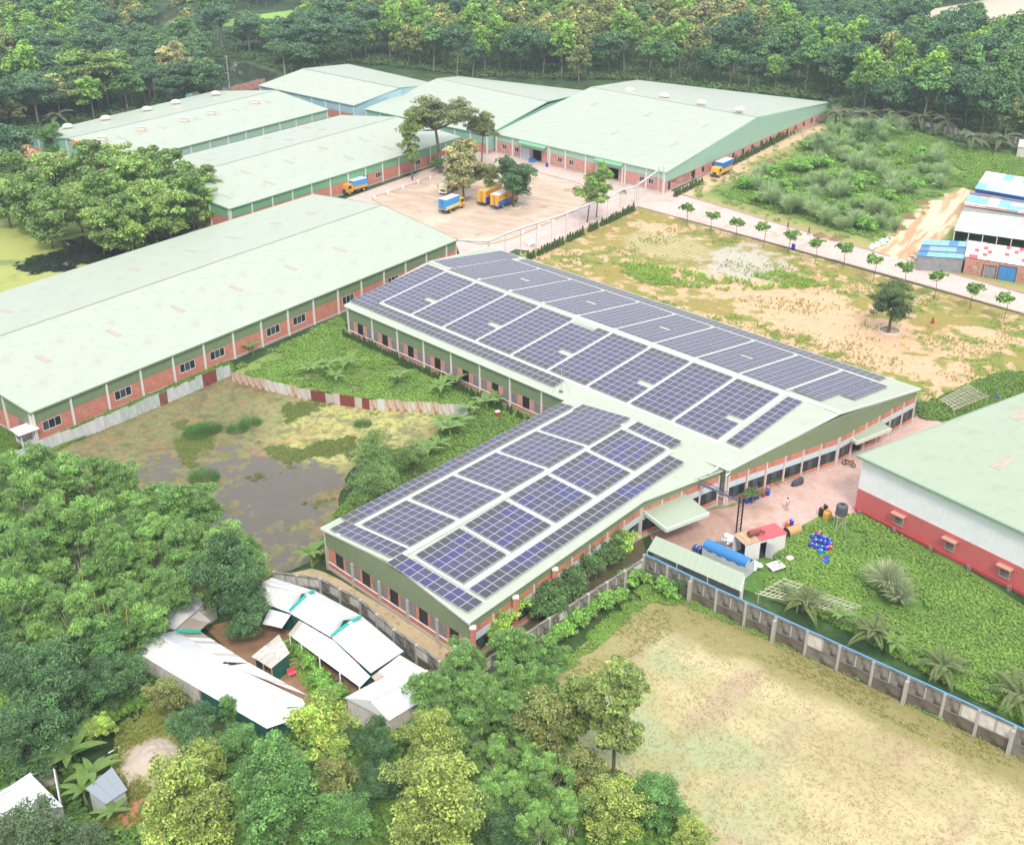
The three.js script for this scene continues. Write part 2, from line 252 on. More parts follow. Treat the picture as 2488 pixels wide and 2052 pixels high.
// overgrown lot and track, right
{ const P = poly([1380, 396], [1530, 318], [1700, 246], [1735, 236], [1990, 300], [2300, 330], [2300, 660], [2105, 600], [1830, 532], [1700, 492]);
  const t0 = g(1835, 540), t1 = g(1945, 425), t2 = g(2010, 380), p0 = g(1395, 392), p1 = g(1495, 345), p2 = g(1690, 262), r0 = g(1380, 402), r1 = g(2090, 600);
  const seg = (x, z, a, b) => { const dx = b.x - a.x, dz = b.z - a.z, t = clamp(((x - a.x) * dx + (z - a.z) * dz) / (dx * dx + dz * dz)); return Math.hypot(x - a.x - t * dx, z - a.z - t * dz); };
  ground('overgrown_lot', P, 0.014, 1400, 1300, (x, z) => {
    const n = fbm(x * 0.1, z * 0.1, 4), m = fbm(x * 0.5 + 7, z * 0.5, 4), f = fbm(x * 2.2, z * 2.2, 3);
    let c = mix3([0.09, 0.18, 0.035], [0.17, 0.29, 0.06], sm(0.35, 0.65, n * 0.5 + m * 0.5)); c = mix3(c, [0.20, 0.27, 0.06], f * 0.4);
    const path = Math.min(seg(x, z, p1, p2) + 1.2, seg(x, z, p0, p1) - 2), road = seg(x, z, r0, r1), track = Math.min(seg(x, z, t0, t1), seg(x, z, t1, t2) + 2.2);
    c = mix3(c, mix3([0.42, 0.33, 0.17], [0.28, 0.28, 0.08], f), sm(9, 2, Math.min(road - 1, seg(x, z, p0, p2)) + (m - 0.5) * 9) * 0.85);
    c = mix3(c, mix3([0.66, 0.49, 0.33], [0.55, 0.36, 0.22], f), sm(4.2, 1.4, path + (m - 0.5) * 3));
    const al = (x - t0.x) * 0.5 + (z - t0.z) * -0.86, ac = (x - t0.x) * 0.86 + (z - t0.z) * 0.5, rut = fbm(ac * 1.4, al * 0.15, 4);
    c = mix3(c, mix3([0.72, 0.55, 0.38], [0.48, 0.28, 0.16], sm(0.35, 0.7, rut)), sm(6.2, 3.4, track + (m - 0.5) * 4)); return c;
  }, { label: 'overgrown green lot with a rutted dirt track' });
}
const herring = (a, b, c) => (x, z) => { const u = (x * 0.72 + z * 0.69), v = (-x * 0.69 + z * 0.72), row = Math.floor(v / 0.42), col = Math.floor(u / 0.42 + (row % 2) * 0.5), h = hash(col, row), n = fbm(x * 0.2, z * 0.2, 4), m = fbm(x * 1.1, z * 1.1, 3), fr = v / 0.42 - row; let q = mix3(a, b, h); if (fr < 0.2) q = mix3(q, c, 0.6); q = mix3(q, [0.42, 0.30, 0.22], sm(0.5, 0.8, n * 0.6 + m * 0.4) * 0.75); return q; };
// paved roads and aprons
const P_ROAD = poly([700, 412], [905, 338], [1000, 300], [1030, 312], [1375, 390], [1396, 399], [1720, 496], [2105, 604], [2300, 660], [2300, 708], [2105, 644], [1880, 580], [1311, 424], [1092, 516], [1060, 512], [960, 560], [925, 470]);
ground('paved_road', P_ROAD, 0.028, 1500, 1200, herring([0.55, 0.42, 0.385], [0.61, 0.49, 0.455], [0.48, 0.35, 0.32]), { label: 'pink brick paved road around the yard' });
const P_YARD = poly([1330, 1085], [1420, 1010], [1500, 985], [1730, 880], [1850, 830], [1886, 846], [1960, 880], [1800, 1000], [1760, 1060], [1715, 1062], [1700, 1052], [1645, 1082], [1560, 1110], [1530, 1150], [1420, 1150], [1340, 1110]);
ground('paved_yard', P_YARD, 0.02, 1400, 1200, (() => { const d0 = g(1440, 1075); const hb = herring([0.50, 0.315, 0.275], [0.57, 0.40, 0.36], [0.64, 0.50, 0.46]); return (x, z) => { const q = hb(x, z), d = Math.hypot(x - d0.x, z - d0.z), n = fbm(x * 0.5, z * 0.5, 4), m = fbm(x * 2, z * 2, 3); return mix3(q, mix3([0.46, 0.32, 0.25], [0.34, 0.20, 0.16], m), sm(11, 5, d + (n - 0.5) * 12) * 0.85); }; })(), { label: 'pink brick paved yard between the halls' });
// bare truck court
const P_COURT = [[764, 406], [810, 392], [850, 378], [875, 368], [905, 354], [1000, 352], [1100, 352], [1150, 366], [1188, 376], [1215, 392], [1208, 414], [1178, 436], [1120, 462], [1060, 488], [1020, 500], [985, 502], [955, 496], [900, 480], [850, 456], [800, 428], [772, 414]];
ground('bare_earth_court', P_COURT.map(([x, y]) => g(x, y)), 0.05, 1100, 1000, (x, z) => {
  const n = fbm(x * 0.12, z * 0.12 + 5, 5), st = fbm(x * 0.22 + z * 0.1, z * 0.9 - x * 0.5, 4), f = fbm(x * 2, z * 2, 3);
  let c = mix3([0.54, 0.425, 0.345], [0.45, 0.335, 0.26], sm(0.3, 0.72, st)); c = mix3(c, [0.66, 0.54, 0.42], sm(0.52, 0.75, n) * 0.7); c = mix3(c, [0.31, 0.16, 0.10], sm(0.62, 0.8, fbm(x * 0.3 + 9, z * 0.3, 4)) * 0.6); return mix3(c, [0.33, 0.30, 0.13], sm(0.6, 0.72, f) * 0.3);
}, { rough: 0.4, label: 'bare earth truck court ringed by the paved road' });
{ // court kerb and road kerbs
  const k = []; const P = P_COURT.map(([x, y]) => g(x, y)); for (let i = 0; i < P.length; i++) { const a = P[i].clone(), b = P[(i + 1) % P.length].clone(); a.y = b.y = 0.07; k.push(beam(a, b, 0.16, 0.14)); }
  tag(based(single('court_kerb', k, mat(C(0.40, 0.24, 0.18), 0.9), '', null)), 'low brick kerb around the bare earth court', null, null, 'structure');
  for (const [l, pts] of [['far', [[1396, 398], [1560, 448], [1720, 495], [1830, 527]]], ['far', [[1880, 541], [2105, 603], [2300, 658]]], ['near', [[1311, 425], [1500, 476], [1700, 531], [1880, 581], [2105, 645], [2300, 709]]]]) {
    const q = []; for (let i = 0; i + 1 < pts.length; i++) { const a = g(...pts[i]), b = g(...pts[i + 1]); a.y = b.y = 0.08; q.push(beam(a, b, 0.28, 0.2)); }
    tag(based(single('road_kerb', q, mat(C(0.42, 0.30, 0.26), 0.9), '')), l + ' side brick kerb of the paved road', null, null, 'structure');
  }
}
// flooded lot between the fences
const P_SWAMP = poly([30, 950], [250, 866], [380, 800], [470, 764], [560, 800], [700, 822], [960, 850], [905, 880], [880, 910], [740, 940], [700, 1010], [700, 1100], [650, 1150], [560, 1180], [400, 1260], [200, 1150]);
{ const duck = (x, z) => { const n = fbm(x * 0.09 + 2, z * 0.09, 4), m = fbm(x * 0.5, z * 0.5, 5); return n * 0.5 + m * 0.5; };
  const A0 = g(780, 830), A1 = g(690, 900), W0 = g(560, 960), W1 = g(330, 960), W2 = g(540, 1040), G0 = g(330, 840), D0 = g(640, 1000), W3 = g(600, 1120), ge = (x, z, p, a) => Math.exp(-((x - p.x) ** 2 + (z - p.z) ** 2) / (a * a));
  const wet = (x, z) => { const w = ge(x, z, W0, 7) * 0.9 + ge(x, z, W2, 9) * 0.85 + ge(x, z, W1, 5) * 0.9 + ge(x, z, D0, 7) * 0.55 + ge(x, z, W3, 6) * 0.5 - ge(x, z, A0, 12) * 0.9 - ge(x, z, A1, 7) * 0.8 - ge(x, z, G0, 9) * 0.5; return sm(0.43, 0.61, w * 0.34 + fbm(x * 0.28 + 9, z * 0.28, 5) * 0.55 + fbm(x * 1.1, z * 1.1 + 7, 4) * 0.5 - 0.22); };
  ground('flooded_lot', P_SWAMP, 0.016, 1500, 1200, (x, z) => {
    const f = fbm(x * 2.2, z * 2.2, 4), m = fbm(x * 0.35 + 31, z * 0.35, 4), d = duck(x, z), sp = fbm(x * 1.3, z * 1.3 + 40, 4);
    let c = mix3([0.30, 0.255, 0.12], [0.22, 0.22, 0.085], m); c = mix3(c, [0.40, 0.385, 0.135], sm(0.35, 0.75, ge(x, z, A0, 13) + ge(x, z, A1, 8) + (f - 0.5) * 0.5)); c = mix3(c, [0.36, 0.20, 0.10], sm(0.50, 0.68, m) * 0.65 * (1 - ge(x, z, A0, 13))); c = mix3(c, [0.14, 0.20, 0.045], sm(0.50, 0.70, sp) * 0.75); c = mix3(c, [0.13, 0.125, 0.06], sm(0.5, 0.75, fbm(x * 0.7 + 3, z * 0.7, 5)) * 0.7);
    c = mix3(c, [0.16, 0.15, 0.075], sm(0.52, 0.72, f) * 0.65); const dk = ge(x, z, A0, 15) + ge(x, z, A1, 9); c = mix3(c, [c[0] * 0.62, c[1] * 0.62, c[2] * 0.6], sm(0.6, 0.1, dk) * 0.7); return mix3(c, [0.085, 0.072, 0.062], wet(x, z) * 0.85);
  }, { label: 'flooded lot with brown water and yellow green duckweed', rmap: (x, z) => 0.95 - 0.85 * wet(x, z), rough: 0.8 });
}
// green banks and lawns
const lawn = (name, pts, y, label, a = [0.10, 0.19, 0.03], b = [0.17, 0.27, 0.05], c = [0.24, 0.22, 0.09], w = 700, o = {}) => ground(name, pts, y, w, w, (x, z) => noiseGrass(x, z, a, b, c), { label, ...o });
lawn('weedy_bank', poly([480, 764], [700, 650], [720, 690], [1110, 858], [1050, 870], [960, 850], [700, 822], [560, 800]), 0.02, 'weedy strip between the rusty fence and the solar hall', [0.09, 0.17, 0.03], [0.16, 0.26, 0.05], [0.36, 0.28, 0.14]);
lawn('grassy_slope', poly([960, 850], [1110, 858], [1000, 900], [700, 1090], [640, 1170], [640, 1140], [700, 1040], [800, 960], [880, 910]), 0.024, 'grassy bank beside the lower solar wing', [0.07, 0.14, 0.025], [0.13, 0.22, 0.04]);
lawn('weedy_lot', poly([1330, 1150], [1420, 1130], [1560, 1090], [1640, 1068], [1735, 1030], [1790, 1040], [2130, 1260], [2300, 1370], [2300, 1600], [2105, 1490], [1690, 1270], [1540, 1215]), 0.014, 'lush green weedy lot behind the blue topped wall', [0.07, 0.155, 0.025], [0.13, 0.25, 0.045], [0.17, 0.28, 0.05], 1024);
lawn('grass_strip', poly([-60, 870], [60, 905], [40, 945], [-60, 990]), 0.014, 'grass beside the white guard hut', [0.09, 0.19, 0.03], [0.15, 0.28, 0.05], [0.16, 0.26, 0.05], 256);
lawn('farm_clearing', poly([240, 1500], [330, 1440], [400, 1500], [380, 1600], [300, 1736], [190, 1736], [230, 1600]), 0.014, 'grassy clearing around the sand heap', [0.13, 0.20, 0.035], [0.20, 0.27, 0.06], [0.34, 0.26, 0.13], 512, { rough: 1.2 });
ground('back_lane', [g(665, 1175), g(700, 1192), g(900, 1316), g(960, 1345), g(900, 1365), g(735, 1262), g(590, 1180), g(640, 1168)], 0.018, 600, 500, (x, z) => mix3(mix3([0.52, 0.41, 0.25], [0.40, 0.32, 0.20], fbm(x * 0.8, z * 0.8, 4)), [0.22, 0.25, 0.09], sm(0.58, 0.72, fbm(x * 1.9, z * 1.9 + 4, 4)) * 0.7), { label: 'sandy lane between the hall and the concrete wall' });
ground('courtyard_soil', poly([420, 1290], [560, 1250], [620, 1330], [770, 1440], [690, 1500], [560, 1420]), 0.018, 500, 400, (x, z) => mix3(mix3([0.36, 0.22, 0.12], [0.20, 0.10, 0.06], fbm(x * 0.9, z * 0.9, 4)), [0.12, 0.19, 0.04], sm(0.6, 0.75, fbm(x * 1.2 + 9, z * 1.2, 4)) * 0.6), { label: 'brown earth courtyard between the tin roofed houses' });
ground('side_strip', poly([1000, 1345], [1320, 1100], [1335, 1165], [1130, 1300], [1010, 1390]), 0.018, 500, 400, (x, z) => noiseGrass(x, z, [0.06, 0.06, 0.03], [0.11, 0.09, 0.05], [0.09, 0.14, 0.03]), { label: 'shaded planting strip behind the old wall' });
ground('planting_bed', poly([1440, 1052], [1505, 1012], [1730, 905], [1890, 835], [1895, 850], [1740, 928], [1560, 1010], [1510, 1040]), 0.05, 500, 300, (x, z) => mix3(mix3([0.40, 0.31, 0.22], [0.26, 0.21, 0.13], fbm(x, z, 4)), [0.12, 0.19, 0.05], sm(0.5, 0.68, fbm(x * 0.7, z * 0.7 + 8, 4)) * 0.8), { label: 'earth planting bed along the hall front' });
// pools
{ const W0 = g(90, 545), W1 = g(185, 520), W2 = g(300, 480); const ge = (x, z, p, a) => Math.exp(-((x - p.x) ** 2 + (z - p.z) ** 2) / (a * a));
  const wet = (x, z) => sm(0.42, 0.55, ge(x, z, W0, 6) * 0.75 + ge(x, z, W1, 9) * 0.85 + ge(x, z, W2, 13) * 0.9 + (fbm(x * 0.35, z * 0.35, 5) - 0.5) * 0.9 - 0.03);
  ground('duckweed_pond', poly([-60, 640], [-60, 440], [60, 400], [200, 380], [420, 430], [460, 445], [440, 480], [200, 560]), 0.016, 1000, 1000, (x, z) => { const f = fbm(x * 1.2, z * 1.2, 4), n = fbm(x * 0.16, z * 0.16 + 3, 4); let c = mix3([0.37, 0.385, 0.10], [0.30, 0.34, 0.10], f); c = mix3(c, [0.17, 0.24, 0.06], sm(0.5, 0.7, n)); return mix3(c, [0.015, 0.02, 0.018], wet(x, z)); }, { label: 'still pond half covered in bright duckweed', rmap: (x, z) => 0.9 - 0.86 * wet(x, z) });
  const water = mat(C(0.05, 0.065, 0.045), 0.06);
  for (const [pts, l] of [[poly([440, 120], [500, 128], [570, 152], [540, 190], [440, 200], [425, 160]), 'dark pond behind the far sheds'], [poly([300, 46], [350, 8], [368, 52], [372, 58], [330, 52]), 'bright pond among the distant trees'], [poly([265, 60], [300, 20], [330, 0], [365, 5], [372, 60], [330, 62]), 'narrow water channel among the distant trees']].slice(0, 2))
    single('pond', sheet(pts, 0.03, 2, 5), water, l, null, null, 'structure');
  single('rice_field', sheet(poly([440, 44], [600, 20], [640, 36], [560, 52], [450, 54]), 0.03, 2, 6), mat(C(0.25, 0.42, 0.08), 0.9), 'bright green field among the distant trees', null, null, 'structure');
  ground('river_sand', poly([1790, 40], [2200, -30], [2300, 30], [2105, 78], [1960, 70], [1850, 62]), 0.03, 512, 512, (x, z) => mix3(mix3([0.62, 0.52, 0.43], [0.50, 0.42, 0.35], fbm(x * 0.05, z * 0.05, 4)), [0.3, 0.33, 0.16], sm(0.55, 0.7, fbm(x * 0.03 + 9, z * 0.03, 4)) * 0.7), { label: 'pale sandy flats beyond the forest' });
}
// ---------- industrial sheds ----------
// frame on a roof slope: O on the eave, U along it, W towards the ridge, N up
function frame(O, E, K) {
  let U = E.clone().sub(O); const L = U.length(); U.normalize(); const w = K.clone().sub(O), W = w.clone().addScaledVector(U, -w.dot(U)); const len = W.length(); W.normalize();
  const N = U.clone().cross(W).normalize(); return { O, U, W, N, L, len, at: (u, v, h = 0) => O.clone().addScaledVector(U, u).addScaledVector(W, v).addScaledVector(N, h), q: new THREE.Quaternion().setFromRotationMatrix(new THREE.Matrix4().makeBasis(U, N, W.clone().negate())) };
}
// where the sight line through (x, y) of the 2105-wide picture meets the slope
function onSlope(f, x, y) { const o = V(0, CAM_H, 0), d = g(x, y, 0).sub(o), t = f.O.clone().sub(o).dot(f.N) / d.dot(f.N), q = o.addScaledVector(d, t).sub(f.O); return [q.dot(f.U), q.dot(f.W)]; }
const inset = (P, d) => P.map((p, i) => { const a = P[(i + P.length - 1) % P.length], b = P[(i + 1) % P.length], n1 = V(-(p.z - a.z), 0, p.x - a.x).normalize(), n2 = V(-(b.z - p.z), 0, b.x - p.x).normalize(); const m = n1.add(n2).normalize(); return p.clone().addScaledVector(m, -d * 1.25); });
const geoCache = new Map();
const cached = (k, f) => { if (!geoCache.has(k)) geoCache.set(k, f()); return geoCache.get(k); };
// one wall: P0 to P1 as seen left to right from outside
function wall(t, P0, P1, spec, top) {
  const d = P1.clone().sub(P0); d.y = 0; const L = d.length(); d.normalize(); const ang = Math.atan2(-d.z, d.x), base = V(P0.x - t.position.x, 0, P0.z - t.position.z);
  const put = (m, x, y, z) => { m.position.copy(base).add(V(d.x * x - d.z * z, y, d.z * x + d.x * z)); m.rotation.y = ang; return m; };
  const wins = (spec.windows || []).map(w => typeof w.x === 'function' ? { ...w, x: w.x(L) } : w).filter(w => w.x - w.w / 2 > 0.05 && w.x + w.w / 2 < L - 0.05);
  for (const b of spec.bands) {
    const sh = new THREE.Shape(), y0 = b.y0, tp = x => b.y1 === 'top' ? top(x) - 0.05 : b.y1; const N = b.y1 === 'top' && spec.peak ? [0, spec.peak, 1] : [0, 1];
    sh.moveTo(0, y0); sh.lineTo(L, y0); for (const k of [...N].reverse()) sh.lineTo(L * k, tp(L * k));
    for (const w of wins) if (w.y0 >= y0 - 0.01 && w.y1 <= (b.y1 === 'top' ? Math.min(tp(0), tp(L)) : b.y1) + 0.01) { const h = new THREE.Path(); const lo = Math.max(w.y0, y0 + 0.002), hi = Math.min(w.y1, tp(0) - 0.002); h.moveTo(w.x - w.w / 2, lo); h.lineTo(w.x - w.w / 2, hi); h.lineTo(w.x + w.w / 2, hi); h.lineTo(w.x + w.w / 2, lo); sh.holes.push(h); }
    const th = b.th ?? 0.22, ge = new THREE.ExtrudeGeometry(sh, { depth: th, bevelEnabled: false }).translate(0, 0, -th + (b.z ?? 0));
    put(part(b.name, ge, b.mat, t), 0, 0, 0);
  }
  for (const w of wins) {
    const key = w.kind + w.w.toFixed(2) + '_' + (w.y1 - w.y0).toFixed(2), h = w.y1 - w.y0, W = w.w;
    if (w.kind === 'shutter') { put(part('shutter', cached(key, () => box(W - 0.05, h - 0.05, 0.1)), M.shutter, t), w.x, (w.y0 + w.y1) / 2, -0.02); continue; }
    if (w.kind === 'panel') { put(part('wall_panel', cached(key, () => box(W - 0.02, h - 0.02, 0.08)), M.paleBlue, t), w.x, (w.y0 + w.y1) / 2, 0.0); continue; }
    if (w.kind === 'open') { put(part('door_frame', cached(key, () => mergeGeometries([box(0.12, h, 0.26, -W / 2 + 0.06), box(0.12, h, 0.26, W / 2 - 0.06), box(W - 0.24, 0.12, 0.26, 0, h / 2 - 0.06)])), M.steel, t), w.x, (w.y0 + w.y1) / 2, -0.12); continue; }
    if (w.kind === 'door') { const f = put(part('door', cached(key, () => box(W - 0.06, h - 0.04, 0.08)), w.mat || M.galv, t), w.x, (w.y0 + w.y1) / 2, 0.0); part('handle', cached('handle', () => box(0.05, 0.3, 0.06)), M.steelDark, f).position.set(W * 0.36, -0.1, 0.06); continue; }
    const n = w.n ?? (W > 2 ? 3 : W > 1.25 ? 2 : 1), dark = w.kind === 'dark';
    const f = put(part('window', cached('f' + key + n, () => { const l = [box(W, 0.07, 0.12, 0, h / 2 - 0.035), box(W, 0.07, 0.12, 0, -h / 2 + 0.035), box(0.07, h - 0.14, 0.12, -W / 2 + 0.035), box(0.07, h - 0.14, 0.12, W / 2 - 0.035)]; for (let i = 1; i < n; i++) l.push(box(0.05, h - 0.14, 0.1, -W / 2 + W * i / n)); return mergeGeometries(l); }), dark || w.kind === 'tinted' ? M.steelDark : M.frameWhite, t), w.x, (w.y0 + w.y1) / 2, -0.06);
    for (let i = 0; i < n; i++) { const p = part('pane', cached('p' + key + n, () => box(W / n - 0.07, h - 0.16, 0.02)), dark ? M.dark : (i + Math.round(w.x)) % 3 ? M.glass : M.glassHaze, f); p.position.set(-W / 2 + W * (i + 0.5) / n, 0, (hash(i, Math.round(w.x * 3)) - 0.5) * 0.04); }
  }
  if (spec.posts) { const { w = 0.3, d: pd = 0.35, y1 = 'top', mat: pm = M.post, xs, n } = spec.posts; const list = xs || Array.from({ length: n + 1 }, (_, i) => 0.15 + (L - 0.3) * i / n);
    for (const x of list) { const h = y1 === 'top' ? top(x) - 0.12 : y1; put(part('post', cached('post' + w + pd + h.toFixed(2), () => box(w, h, pd).translate(0, h / 2, 0)), pm, t), x, 0, 0.06); } }
  if (spec.plinth !== 0) { const h = spec.plinth ?? 0.35; put(part('plinth', box(L + 0.1, h, 0.14, L / 2, h / 2, 0.04), M.concrete, t), 0, 0, 0); }
  if (spec.sill) put(part('sill', box(L, 0.07, 0.12, L / 2, spec.sill, 0.06), M.frameWhite, t), 0, 0, 0);
  return { put, L };
}
function shed(o) {
  const { L0, L1, R1, R0, K0, K1 } = o, c = L0.clone().add(L1).add(R1).add(R0).multiplyScalar(0.25);
  const t = thing(o.name, o.label, 'shed', V(c.x, 0, c.z)); const rm = o.roof || M.roof;
  const sl = (p) => wpart('roof_slope', slab(p, 0.12), rm, t);
  t.left = sl([L0, L1, K1, K0]); if (o.rightPolys) for (const p of o.rightPolys) sl(p); else t.right = sl([R1, R0, K0, K1]);
  const up = V(0, 0.05, 0); wpart('ridge_cap', beam(K0.clone().add(up), K1.clone().add(up), o.cap ? 0.7 : 0.5, 0.06), o.cap || rm, t);
  const dn = V(0, -0.1, 0), fa = o.fascia || M.fascia; const verge = (a, b) => wpart('verge', beam(a.clone().add(dn), b.clone().add(dn), 0.12, 0.28), fa, t);
  verge(L1, K1); verge(K1, o.rightPolys ? o.rightPolys[0][0] : R1); verge(L0, K0); if (!o.noFar) verge(K0, R0);
  wpart('gutter', beam(L0.clone().add(dn), L1.clone().add(dn), 0.2, 0.2), fa, t); if (!o.rightPolys) wpart('gutter', beam(R1.clone().add(dn), R0.clone().add(dn), 0.2, 0.2), fa, t);
  const [l0, l1, r1, r0] = inset([L0, L1, R1, R0].map(p => V(p.x, 0, p.z)), o.inset ?? 0.35), e = L0.y - 0.16, k = K0.y - 0.2;
  const flat = () => e, gab = (P0, P1, K) => { const L = Math.hypot(P1.x - P0.x, P1.z - P0.z), pk = ((K.x - P0.x) * (P1.x - P0.x) + (K.z - P0.z) * (P1.z - P0.z)) / L / L; return [pk, x => x / L < pk ? lerp(e, k, x / L / pk) : lerp(k, e, (x / L - pk) / (1 - pk))]; };
  const [pn, gn] = gab(l1, r1, K1), [pf, gf] = gab(r0, l0, K0);
  if (o.left) wall(t, l0, l1, o.left(Math.hypot(l1.x - l0.x, l1.z - l0.z)), flat);
  const gable = (P0, P1, K, f, pk, fn) => {
    const L = P0.distanceTo(P1), d = P1.clone().sub(P0).divideScalar(L), off = (K.x - P0.x) * -d.z + (K.z - P0.z) * d.x;
    if (Math.abs(off) < 0.9) return wall(t, P0, P1, { peak: pk, ...f(L) }, fn);
    const m = V(K.x, 0, K.z).addScaledVector(V(-d.z, 0, d.x), Math.abs(off) > 0 ? 0.4 : 0), La = P0.distanceTo(m), Lb = m.distanceTo(P1);
    wall(t, P0, m, f(La, 0), x => lerp(e, k, x / La)); wall(t, m, P1, f(Lb, 1), x => lerp(k, e, x / Lb));
  };
  if (o.near) gable(l1, r1, K1, o.near, pn, gn);
  if (o.right) wall(t, r1, r0, o.right(Math.hypot(r0.x - r1.x, r0.z - r1.z)), flat);
  if (o.far) gable(r0, l0, K0, o.far, pf, gf);
  t.fl = frame(L0, L1, K0.clone().add(K1).multiplyScalar(0.5)); t.fr = frame(R1, R0, K0.clone().add(K1).multiplyScalar(0.5)); return t;
}
// translucent roof strips set in the sheeting where the picture shows them
function skylights(t, f, list, w = 0.95, l = 2.9) { for (const [x, y, s = 1] of list) { const [u, v] = onSlope(f, x, y), m = part('skylight', cached('sky' + w + l, () => box(w, 0.05, l)), M.skylight, t); m.position.copy(f.at(u, v, 0.02)).sub(t.position); m.quaternion.copy(f.q); m.scale.z = s; } }
const ventGeo = mergeGeometries([new THREE.SphereGeometry(1.35, 18, 8, 0, 6.2832, 0, 1.57).scale(1, 0.5, 1).translate(0, 0.75, 0), cyl(1.4, 1.4, 0.14, 18, 0, 0.63, 0), cyl(0.85, 0.85, 0.72, 14, 0, 0, 0)].map(q => q.toNonIndexed()));
const ventMat = mat(C(0.74, 0.66, 0.60), 0.6);
function vents(t, f, list, geo = ventGeo) { for (const [x, y] of list) { const [u, v] = onSlope(f, x, y), m = part('roof_vent', geo, ventMat, t); m.position.copy(f.at(u, v, -0.1)).sub(t.position); } }
const boxVent = mergeGeometries([rbox(2.6, 0.35, 1.3, 0.14, 0, 1.05, 0), box(2.0, 0.9, 0.9, 0, 0.45, 0), box(2.3, 0.12, 1.1, 0, 0.25, 0)].map(q => q.toNonIndexed()));
const plain = (cladMat, brickTop, o = {}) => (L) => ({ bands: [{ name: 'brick_wall', mat: o.brick || M.brick, y0: 0, y1: brickTop }, { name: 'cladding', mat: cladMat, y0: brickTop, y1: 'top', th: 0.12, z: 0.04 }], posts: o.nopost ? null : { n: Math.max(1, Math.round(L / (o.bay ?? 6))) }, windows: o.windows ? o.windows(L) : [], plinth: o.plinth });

// A: the solar hall, its lower wing B
const EA = 5.4;
const A = { L0: S(837, 742, EA), L1: S(1772, 1141, EA), R1: S(2238, 944, EA), R0: S(1191, 599, EA), K0: S(1045, 635, 7.7), K1: S(2042, 1003, 7.7) };
const bayWin = (L, n, x0 = 0) => { const out = [], b = L / n; for (let i = 0; i < n; i++) { const o = x0 + i * b; out.push({ kind: 'shutter', x: o + b * 0.13, w: 1.15, y0: 1.25, y1: 2.85 }, { kind: 'dark', x: o + b * 0.5, w: 1.4, y0: 1.15, y1: 3.0, n: 1 }, { kind: 'shutter', x: o + b * 0.85, w: 1.15, y0: 1.25, y1: 2.85 }); } return out; };
const frontBays = (L, n, doors = []) => { const w = [], b = L / n; for (let i = 0; i < n; i++) { const x = (i + 0.5) * b; if (doors.includes(i)) { w.push({ kind: 'open', x, w: b - 0.5, y0: 0.02, y1: 3.1 }); continue; } w.push({ kind: 'tinted', x, w: b - 0.3, y0: 0.9, y1: 2.5, n: 3 }); for (let k = 0; k < 2; k++) w.push({ kind: 'panel', x: x + (k - 0.5) * (b - 0.3) / 2, w: (b - 0.32) / 2, y0: 2.51, y1: 3.34 }); } return w; };
const front = (n0, doors) => (L, seg) => { const n = n0 || Math.max(2, Math.round(L / 3.1)); if (!n0) doors = seg ? [1] : []; return ({ bands: [{ name: 'brick_wall', mat: M.brickWorn, y0: 0, y1: 4.25, th: 0.3 }, { name: 'cladding', mat: M.cladOlive2, y0: 4.25, y1: 'top', th: 0.1, z: 0.05 }], windows: frontBays(L, n, doors), posts: { n, w: 0.2, d: 0.16, y1: 4.3, mat: M.plaster } }); };
const hallA = shed({ name: 'solar_hall', label: 'long shed with pale green roof covered in solar panels', ...A, roof: M.roofNear, fascia: M.trim, cap: M.trim,
  left: (L) => ({ bands: [{ name: 'brick_wall', mat: M.brickPink, y0: 0, y1: 3.05 }, { name: 'cladding', mat: M.cladOlive, y0: 3.05, y1: 'top', th: 0.12, z: 0.05 }], windows: bayWin(L, 12), posts: { n: 12, w: 0.22, d: 0.25 }, sill: 1.1 }),
  near: front(0), right: plain(M.cladOlive, 3), far: plain(M.cladOlive, 3) });
const B = { L0: S(1377, 972, EA), L1: S(779, 1283, EA), R1: S(1141, 1514, EA), Rb: S(1565, 1218, EA), Rj: S(1759, 1143, EA - 0.45), K0: S(1545, 1025, 6.35), K1: S(950, 1364, 6.3) };
const Kb = B.K1.clone().lerp(B.K0, 0.68);
const hallB = shed({ name: 'solar_wing', label: 'lower solar panelled wing jutting towards the tin roofed houses', ...B, R0: B.Rj, roof: M.roofNear, fascia: M.trim, cap: M.trim, noFar: true,
  rightPolys: [[B.R1, B.Rb, Kb, B.K1], [B.Rb, B.Rj, B.K0, Kb]],
  left: (L) => ({ bands: [{ name: 'brick_wall', mat: M.brickPink, y0: 0, y1: 3.0 }, { name: 'cladding', mat: M.cladOlive, y0: 3.0, y1: 'top', th: 0.12, z: 0.05 }], windows: bayWin(L, 7), posts: { n: 7 } }),
  near: (L) => ({ bands: [{ name: 'brick_wall', mat: M.brick, y0: 0, y1: 3.0 }, { name: 'cladding', mat: M.cladOlive2, y0: 3.0, y1: 'top', th: 0.12, z: 0.05 }], windows: bayWin(L, 5), posts: { n: 5, y1: 3.05, w: 0.32, mat: M.concrete }, sill: 1.1 }) });
{ // the wing's long front follows the bend of its eave
  const P = inset([B.L0, B.L1, B.R1, B.Rb, B.Rj].map(p => V(p.x, 0, p.z)), 0.35);
  wall(hallB, P[2], P[3], front(9)(P[2].distanceTo(P[3])), () => EA - 0.16); wall(hallB, P[3], P[4], front(4, [1])(P[3].distanceTo(P[4])), () => EA - 0.2);
  for (const k of [0.004, 0.225, 0.445]) { const p = P[2].clone().lerp(P[3], k), n = V(P[3].z - P[2].z, 0, -(P[3].x - P[2].x)).normalize().multiplyScalar(-0.3); wpart('brick_pier', box(0.6, 4.6, 0.6, p.x + n.x, 2.3, p.z + n.z), M.brick, hallB); wpart('pier_cap', box(0.66, 0.12, 0.66, p.x + n.x, 4.66, p.z + n.z), M.white, hallB); }
}
